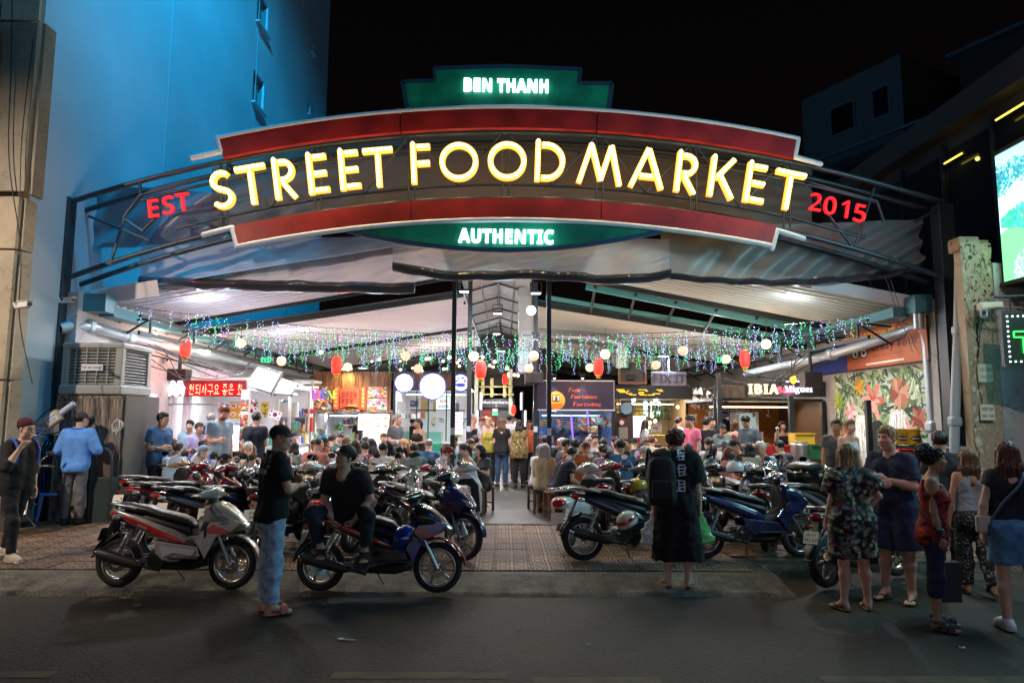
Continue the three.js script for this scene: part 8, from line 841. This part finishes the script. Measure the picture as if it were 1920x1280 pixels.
const HC={k:'#0d0a09',b:'#2e1c12',l:'#5a3c22',y:'#a8804a',g:'#8f8c88',w:'#c8c4be',r:'#6a2a14'},TC={w:'#c9c6cc',k:'#0e0e11',b:'#3b5f86',r:'#a83220',s:'#c07464',p:'#b48a94',P:'#e0708c',g:'#4a4d52',G:'#6f7f7a',n:'#15192a',t:'#3f6f76',L:'#8fa6b8',v:'#9a8fb4',o:'#b5562a',Y:'#a09a3a',c:'#b5a88a',R:'#7a1018',d:'#1d2126'};
const flower=(bg,cols,sd)=>{const t=canvas(128,128,(c,w)=>{c.fillStyle=bg;c.fillRect(0,0,w,w);reseed(sd);for(let i=0;i<60;i++){c.fillStyle=pick(cols);c.beginPath();c.ellipse(rnd(0,w),rnd(0,w),rnd(3,9),rnd(2,6),rnd(0,3),0,7);c.fill();}});t.repeat.set(2,2);return mat('#ffffff',0.85,0,{map:t});};
const FM={1:flower('#d0cdd0',['#8a9098','#b08a90','#707c8a'],1),2:flower('#7a6a40',['#c0a878','#4a3a20','#2a2418'],2),3:flower('#20242a',['#7a9aa0','#c0c8c0','#3a5a50'],3)};
reseed(500);
const seatM=mat([0.16,0.07,0.03],0.55),stool0=new THREE.Group();part(stool0,'seat',rbx(0.32,0.04,0.32,0,0.43,0,0.012),seatM);for(const[a,b]of[[1,1],[1,-1],[-1,1],[-1,-1]])part(stool0,'leg',bx(0.035,0.41,0.035,a*0.13,0.205,b*0.13),seatM);part(stool0,'stretcher',[bx(0.23,0.025,0.02,0,0.15,0.13),bx(0.23,0.025,0.02,0,0.15,-0.13)],seatM);
const trousersC=['#20242e','#2b3a55','#4a4438','#15161a','#5a5f68','#6a5f4a'];
function sitter(px,d,turn,lean,hair,top,skin,label,x={}){
const[hs,hcol]=hair.split(' '),fem=x.fem??/long|bob|pony|bun|shoulder/.test(hs),p=V(at(px,785,d).x,FLY,-d),up=rnd()<0.4,sp=rnd(0.08,0.3);
const{lab2,...e}=x;person({c:0.0235,label,group:'diners seated at the market tables',pos:p,turn:turn+rnd(-6,6),h:rnd(1.6,1.76)*(fem?0.96:1),fem:fem?1:0,lean:lean+rnd(-3,3),hp:rnd(0,14),hyaw:rnd(-25,25),skin,hair:[hs,HC[hcol]],top:{k:top[0]==='k'?'tank':'tee',...(FM[top[1]]?{m:FM[top[1]]}:{c:TC[top[1]]}),i:0.02,hem:-0.06,sl:top[0]==='l'?1.8:0.6},bot:{c:pick(trousersC),len:rnd()<0.4?0.9:1.9},ll:{t:[sp,-0.06,1],s:[0.02,-1,-0.1]},lr:{t:[-sp,-0.06,1],s:[-0.02,-1,-0.1]},al:{u:[0.2,-0.85,0.45],f:up?[-0.35,0.55,0.75]:[-0.35,0.02,1],curl:0.7},ar:{u:[-0.2,-0.85,0.5],f:[0.35,0.08,1],curl:0.7},shoes:'flip',...e});
const s=stool0.clone();s.name=numbered('stool');scene.add(s);s.position.copy(p).add(V(-0.03*Math.sin(R(turn)),0,-0.03*Math.cos(R(turn))));s.rotation.y=R(turn);info(s,'low stool under the '+label.split(' ').slice(0,11).join(' '),'stool','stools at the market tables');
}
const C2={cap:'#101216'};
[[252,12.6,70,18,'buzz k','tk','a','diner in black cap and black tee, leftmost by the bins',{cap:'#0c0d10',glasses:1}],[272,13.2,120,20,'short k','tn','a','diner with short black hair raising a glass behind the leftmost diner',{}],[316,13.6,200,14,'short b','tw','a','diner in white tee beside the blue tee passer-by',{}],
[343,12.9,-20,22,'short r','tn','b','diner with reddish hair in navy, left of the white tee diner',{}],[363,12.5,110,12,'buzz b','tw','c','diner with cropped hair in white tee looking right',{beard:1}],[413,12.4,-75,20,'buzz g','tv','b','diner in pale blue cap and lilac shirt facing left',{cap:'#7c93ab'}],
[455,12.6,160,14,'short w','kc','r','white haired diner left of the person in the black cap',{fem:0}],[474,13.0,200,8,'long l','kk','b','diner with long light brown hair raising an arm',{}],[551,14.0,175,6,'bob k','tG','b','diner with black bob behind the cap of the standing person',{}],[577,12.8,75,30,'buzz r','to','r','diner in orange red shirt bending over the table',{}],
[590,12.35,170,6,'buzz b','ts','r','diner in salmon shirt seen from behind',{wt:1.15}],[600,13.9,-15,10,'short k','tg','c','bearded diner with glasses facing the street',{beard:1,glasses:1}],[607,12.7,195,10,'buzz k','tw','r','diner in white tee wearing a dark cap backwards',{cap:'#15171b',wt:1.1}],[628,13.4,-80,14,'pony y','tG','b','blond diner with ponytail in pale shirt',{}],
[648,15.5,180,6,'bob l','tw','b','diner with light brown hair and hairclip in the second row',{}],[650,12.4,165,8,'long r','kc','b','diner with long chestnut hair, bare shoulders',{}],[668,14.6,150,12,'bob k','td','a','diner with dark bob in the second row, left of two dark heads',{}],[684,15.6,190,8,'short b','tn','a','diner with brown hair in navy, third row by the menu board',{}],
[688,12.9,200,22,'short k','tR','a','diner with black hair just over the cap of the seated scooter man',{}],[702,13.6,210,10,'long k','tk','a','diner with long dark hair in black, right of the chestnut hair',{}],[735,13.6,30,16,'short g','t1','r','grey haired diner in a pale flowered shirt',{}],[745,12.7,-70,12,'long k','kb','a','diner with long black hair in dark top facing left',{}],
[772,13.0,-60,18,'pony k','ts','b','diner in pale pink tee with black hair tied back',{}],[803,14.2,180,6,'fringe g','tb','r','bald diner in blue seen from behind',{}],[806,12.6,80,30,'short r','tw','r','ginger diner in white shirt leaning over the table',{}],[832,13.6,60,8,'pony b','t3','b','smiling diner with dark hair beside the left aisle post',{}],
[872,14.0,40,12,'short l','tt','b','diner with tousled hair right of the aisle post',{}],[887,12.5,-65,10,'pony b','kw','b','diner with brown ponytail and white strap top by the aisle',{}],[906,13.0,-30,10,'long k','tg','b','diner with long black hair in grey tee at the aisle edge',{}],[892,15.2,180,8,'short k','tk','a','diner with black hair behind the ponytail by the aisle',{}],
[1010,13.4,150,8,'bob g','tw','r','grey bobbed diner in white tee right of the aisle',{}],[1020,12.7,160,10,'shoulder g','lc','r','grey haired diner in beige at the right aisle edge',{}],[1026,14.6,190,8,'short k','tk','c','diner with black hair behind the right aisle post',{}],[1042,12.2,105,26,'short k','tn','a','diner in navy polo and khaki trousers bending over a bowl',{bot:{c:'#8a7a5c'}}],
[1046,13.6,110,14,'short k','td','c','dark haired diner behind the navy polo',{}],[1066,14.6,-80,8,'short w','td','r','white haired diner facing left in front of the glass stall',{}],[1088,14.2,190,6,'buzz k','td','c','diner in dark green cap seen from behind',{cap:'#16241d'}],[1112,12.7,-150,18,'buzz b','tg','c','balding diner in grey with a white strap',{}],[1128,13.4,160,10,'short k','tk','a','diner with tousled black hair, centre right',{}],
[1146,14.4,60,14,'buzz k','tL','d','dark skinned diner in light blue shirt',{}],[1158,16.0,200,8,'short b','tg','b','diner with brown hair in the far row of the right tables',{}],[1173,12.8,175,4,'bob y','kL','r','blond bobbed diner in light blue top seen from behind',{}],[1186,15.2,150,6,'buzz k','td','a','diner in black cap in front of the FIX IT bar',{cap:'#101216'}],[1160,13.6,185,10,'short l','tg','b','diner in grey blue tee left of the blond bob',{}],
[1198,12.3,110,10,'fringe w','td','r','old white haired diner with glasses in dark shirt',{glasses:1,wt:1.15}],[1214,13.2,-60,12,'pony b','tR','r','diner in red top with dark tied hair',{}],[1238,12.9,30,8,'bob y','ks','r','blond curly diner left of the robed person',{}],[1222,15.4,170,8,'short l','tc','b','diner with light hair in the far row by the bar',{}],[1290,12.7,170,8,'short k','tv','a','diner in grey purple tee beside the robed person',{}],
[1316,12.9,95,14,'long k','tt','a','diner with long black hair in teal tee facing right',{}],[1350,12.5,75,10,'long r','ls','a','diner with long auburn hair in pale pink blouse',{}],[1362,14.0,180,6,'short k','td','a','diner with black hair behind the pink blouse',{}],[1377,13.2,-60,14,'buzz k','t3','c','diner in flowered shirt and dark cap facing left',{cap:'#101114'}],[1398,12.9,-85,14,'buzz k','tk','a','diner in black cap and black tee holding a hand to the face',{cap:'#0d0e11'}],[1438,12.6,-55,12,'short w','tL','r','white haired diner with glasses in light blue shirt',{glasses:1}],
[640,17.6,10,8,'short b','tg','b','diner facing the street in the far left row',{}],[720,17.8,0,8,'short l','tw','r','light haired diner in white in the far left row',{}],[1110,17.0,0,8,'short b','tc','b','diner facing the street in front of the curry stall',{}],[1262,15.6,10,8,'short k','td','a','diner facing the street left of the pink tee',{}]].forEach((a)=>sitter(...a));
[[330,12.25,185,10,'short b','tL','b','diner in pale blue tee seen from behind, left of the maroon scooters',{}],[430,13.5,10,8,'short k','td','a','diner with black hair facing the street behind the pale blue cap',{}],[527,12.6,185,10,'long b','tw','b','diner with long brown hair in white behind the standing cap',{}],[540,15.2,20,8,'short l','ts','r','diner in pink tee facing the street in the second left row',{}],[617,15.6,170,8,'short b','tt','b','diner in teal tee in the second left row, from behind',{}],[668,12.35,190,10,'bob b','tp','b','diner with brown bob in mauve, nearest the seated scooter person',{}],[716,12.4,175,10,'short k','tw','a','diner in white tee seen from behind, right of the seated person',{}],[760,15.2,15,8,'bob y','tR','r','blond diner in dark red in the second left row',{}],[778,12.3,195,12,'short b','tG','b','diner in pale green tee seen from behind near the left post',{}],[850,15.4,10,8,'short k','tL','c','diner in light blue facing the street behind the left post',{}],[1080,12.35,180,10,'short b','to','b','diner in orange tee seen from behind at the near right table',{}],[1100,15.8,10,6,'short g','tw','r','grey haired diner in white facing the street, right half',{}],[1135,12.3,185,10,'pony b','tp','b','diner in mauve with brown ponytail, near right row',{}],[1165,12.25,170,12,'short k','tb','c','diner in blue tee from behind, near right row',{}],[1205,14.6,20,8,'short l','tv','r','diner in lilac tee facing the street left of the robe',{}],[1335,13.4,185,10,'short b','tw','b','diner in white tee from behind, right of the teal tee',{}],[1408,12.4,180,10,'bob k','tc','a','diner with black bob in beige, left of the light blue shirt',{}],[1470,13.6,200,8,'short k','tg','a','diner in grey tee by the red drinks crate',{}]].forEach((a)=>sitter(...a));
function stander(px,d,turn,h,hair,top,bot,skin,label,x={}){const[hs,hcol]=hair.split(' ');const fem=x.fem??/long|bob|pony|bun|shoulder/.test(hs);person({c:0.0215,label,group:'people standing in the market',pos:V(at(px,785,d).x,FLY,-d),turn,h,fem:fem?1:0,skin,hair:[hs,HC[hcol]],hyaw:x.hyaw??rnd(-15,15),top:{k:top[0]==='k'?'tank':top[0]==='d'?'dress':'tee',...(FM[top[1]]?{m:FM[top[1]]}:{c:TC[top[1]]}),i:0.02,sl:0.62,hemY:0.75,...(x.top??{})},bot:{c:bot,...(x.bot??{})},al:{u:[0.16,-1,0],f:rnd()<0.5?[-0.2,0,1]:[0,-1,0.2]},ar:{u:[-0.16,-1,0],f:rnd()<0.5?[0.2,0.1,1]:[0,-1,0.2]},...x,...(x.top?{top:{k:'tee',c:TC[top[1]],i:0.02,sl:0.62,...x.top}}:{}),...(x.bot?{bot:{c:bot,...x.bot}}:{})});}
[[300,12.4,70,1.74,'short k','tb','#1c2433','a','person with glasses in long blue tee standing at the left market edge',{glasses:1,top:{hem:-0.2,i:0.03}}],[412,13.2,55,1.9,'short r','tL','#23262e','r','tall bearded person in grey blue tee in front of the Korean stall',{beard:1,hp:22,top:{hem:-0.16}}],[394,14.6,190,1.76,'fringe g','tn','#2a2d33','r','balding person in navy at the Korean counter',{}],[357,14.8,20,1.6,'short k','tL','#30343c','a','young person in light blue at the left of the Korean counter',{}],[371,14.2,60,1.55,'short k','tv','#30343c','c','younger person in lilac shirt facing right by the Korean counter',{}],
[479,14.0,185,1.76,'short k','tn','#15171c','a','person in navy tee seen from behind at the purple sign',{}],[741,16.2,65,1.76,'short g','tg','#3a3d44','r','older person with glasses in grey tee by the green glass counter',{glasses:1,wt:1.15}],[786,17.4,-40,1.66,'pony k','kk','#1a1c22','c','person with ponytail in dark tank top facing left',{}],[669,22.4,80,1.72,'short k','tk','#15171c','c','cook in black cap behind the STIR FRY counter',{cap:'#141518'}],[772,22.2,160,1.66,'short k','tk','#15171c','a','cook with black hair behind the noodle glass',{}],
[884,18.6,75,1.78,'buzz g','kk','#2a2d33','r','person in black tank top at the left of the aisle',{}],[898,19.2,60,1.74,'bun r','tw','#caa','r','person with red bun in white tee looking down in the aisle',{hp:24}],[909,21,30,1.72,'short w','tw','#2a2d33','r','white haired person in white deeper in the aisle',{}],[917,17.8,-10,1.68,'bun y','kY','#14151a','b','person with blond bun and glasses in yellow top with papers',{glasses:1}],[941,17.6,178,1.68,'long l','tk','#24405f','b','person with long brown hair, black tee and jeans in the aisle',{}],[955,19.8,185,1.78,'short k','tw','#2a2d33','a','person in white shirt with black hair in the middle of the aisle',{}],[974,17.4,170,1.64,'long k','d2','#0c0c0f','c','person with dark ponytail in brown patterned dress in the aisle',{top:{k:'dress',m:FM[2],hemY:0.72,i:0.026,sl:0.3}}],[992,18.2,-20,1.62,'short k','to','#15171c','c','person in orange cap and apron at the right of the aisle',{cap:'#c8581c'}],[966,23,10,1.66,'short b','tc','#2a2d33','b','person deeper in the aisle right of the white shirt',{}],[925,24,0,1.64,'long b','tp','#2a2d33','b','person with long hair far back in the aisle',{}],
[1048,20.0,30,1.68,'short k','td','#15171c','c','cook in orange cap behind the glass, left one',{cap:'#d2491c'}],[1071,20.0,10,1.64,'short k','td','#15171c','a','cook in orange cap behind the glass, right one',{cap:'#d2491c'}],[1030,20.2,175,1.72,'short k','tb','#15171c','c','person in blue behind the glass near the aisle post',{}],[1208,19.4,100,1.66,'long b','t1','#15171c','b','person with brown hair in striped top at the FIX IT bar',{}],[1270,18.6,110,1.72,'short b','tw','#15171c','r','person in white shirt and dark vest at the bar',{}],
[1298,14.6,-70,1.76,'short k','tP','#2a2d33','a','person in pink tee and backwards cap holding hands to the face',{cap:'#20262e',capTurn:180,ar:{u:[-0.25,-0.7,0.6],f:[0.2,0.9,0.35]}}],[1323,15.6,150,1.7,'short k','tk','#15171c','a','person in black right of the pink tee',{}],[1331,16.1,20,1.72,'short k','td','#15171c','a','person in dark shirt facing the street behind the black tee',{}],[1353,15.0,5,1.6,'pony k','tG','#2a2d33','a','person in grey cardigan looking down near the beer board',{hp:22}],[1378,15.8,185,1.66,'bob l','kR','#15171c','b','person with short light brown bob seen from behind at the beer bar',{}],[1404,14.4,-60,1.78,'short k','tG','#4a5058','a','person in grey polo looking at a phone by the beer bar',{hp:26,top:{collar:1,c:'#55646e'}}],[1465,17.2,10,1.64,'long k','kk','#15171c','a','bartender in black top behind the beer taps',{}]].forEach((a)=>stander(...a));
{const wm=mat([0.2,0.085,0.035],0.4),t0=new THREE.Group();for(let i=0;i<5;i++)part(t0,'table_plank',rbx(0.9,0.03,0.118,0,0.72,-0.24+i*0.12,0.004),wm);for(const[a,b]of[[1,1],[1,-1],[-1,1],[-1,-1]])part(t0,'leg',bx(0.05,0.7,0.05,a*0.4,0.35,b*0.24),wm);part(t0,'apron',[bx(0.8,0.06,0.02,0,0.67,0.25),bx(0.8,0.06,0.02,0,0.67,-0.25)],wm);
[[331,13.25],[385,12.9],[437,12.9],[565,13.4],[640,13.0],[718,13.0],[789,12.95],[850,13.1],[690,14.9],[1068,13.15],[1090,12.75],[1142,13.8],[1222,12.65],[1262,13.2],[1333,13.3],[1374,12.65],[1412,12.75],[1180,14.4]].forEach(([px,d],i)=>{const t=t0.clone();t.name=numbered('dining_table');scene.add(t);t.position.set(at(px,785,d).x,FLY,-d);t.rotation.y=rnd(-0.06,0.06);info(t,`narrow dark wooden table among the diners, ${px < 948 ? 'left' : 'right'} half, half`,'table','market dining tables');t.userData.label='narrow dark wooden plank table between seated diners';
const kinds=[['beer_bottle','brown beer bottle on a market table',[[0,0],[0.03,0.003],[0.031,0.13],[0.012,0.18],[0.012,0.23]],mat([0.05,0.018,0.006],0.1)],['drinking_glass','drinking glass on a market table',[[0,0],[0.03,0.003],[0.036,0.13],[0.034,0.13],[0.028,0.01]],mat([0.6,0.65,0.5],0.08,0,{phys:1,transmission:0.7,thickness:0})],['bowl','white noodle bowl on a market table',[[0,0],[0.04,0.004],[0.085,0.06],[0.08,0.062],[0.04,0.015],[0,0.012]],M.white]];
for(let k=0;k<4;k++){const[n,l,pr,m]=kinds[(k+i)% 3];const o=info(part(scene,numbered(n),cached('lathe'+n,()=>lathe(pr,14)),m),l,n.replace('_',' '),n.replace('_',' ').replace('glass','glasse')+'s on the market tables');o.position.set(t.position.x-0.33+k*0.22+rnd(-0.04,0.04),FLY+0.736,t.position.z+rnd(-0.15,0.15));}});}
{
const p=ground(97,975,PH),g=thing('plastic_chair','blue moulded plastic chair left of the blue shirt','chair',V(p.x,PH+0.008,p.z),R(35)),m=mat([0.1,0.22,0.75],0.4);part(g,'seat',rbx(0.42,0.035,0.4,0,0.42,0,0.015),m);for(const[a,b]of[[1,1],[1,-1],[-1,1],[-1,-1]])part(g,'leg',loft([[0,0.03,0.22,0.24],[0.42,0.045,0.18,0.17]].map(([y,w,x,z])=>({c:V(a*x,y,b*z),u:V(w*0.8,0,0),v:V(0,0,w*0.55),e:4})),10),m);part(g,'backrest',[sheet(8,6,(u,v)=>[(u-0.5)*0.34*(1-0.25*v),0.56+v*0.28,-0.21-v*0.1+0.06*(2*u-1)**2]),...[-1,1].map((s)=>tube([V(s*0.18,0.42,-0.17),V(s*0.17,0.6,-0.19),V(s*0.13,0.85,-0.28)],0.022,8,14)),tube([V(-0.13,0.85,-0.28),V(0,0.87,-0.32),V(0.13,0.85,-0.28)],0.02,8,14)],m);
[[405,1104,'white crumpled paper scrap at the kerb under the silver scooter',0.1,0.06],[1012,1109,'white crumpled wrapper on the road in line with the aisle',0.11,0.06],[1385,1105,'white flat paper on the road right of the robed person',0.12,0.09],[645,1201,'white plastic spoon lying on the road',0.14,0.03],[1104,1213,'tiny scrap on the road below the robed person',0.04,0.02],[1805,1218,'tiny scrap on the road at lower right',0.04,0.03],[232,1124,'flattened grey scrap on the road at lower left',0.09,0.04],[975,1185,'small pale scrap on the road at centre',0.035,0.02]].forEach(([px,py,lab,w,d],i)=>{const q=ground(px,py,0);reseed(i+900);const o=solo(i===3?'plastic_spoon':'litter',lab,'litter',i===3?merge([rbx(0.1,0.005,0.012,0.04,0.012,0,0.002),new THREE.SphereGeometry(0.02,10,6).scale(1.4,0.3,0.9).translate(-0.03,0.014,0)]):sheet(6,6,(u,v)=>[(u-0.5)*w,0.012+0.02*Math.abs(noise(u*5+i,v*5,i)),(v-0.5)*d+0.01*noise(u*4,v*4,3)]),i===6?M.grey:mat([0.6,0.58,0.55],0.7));o.position.copy(q);o.rotation.y=rnd(-0.6,0.6);});}
renderer.render(scene,camera);
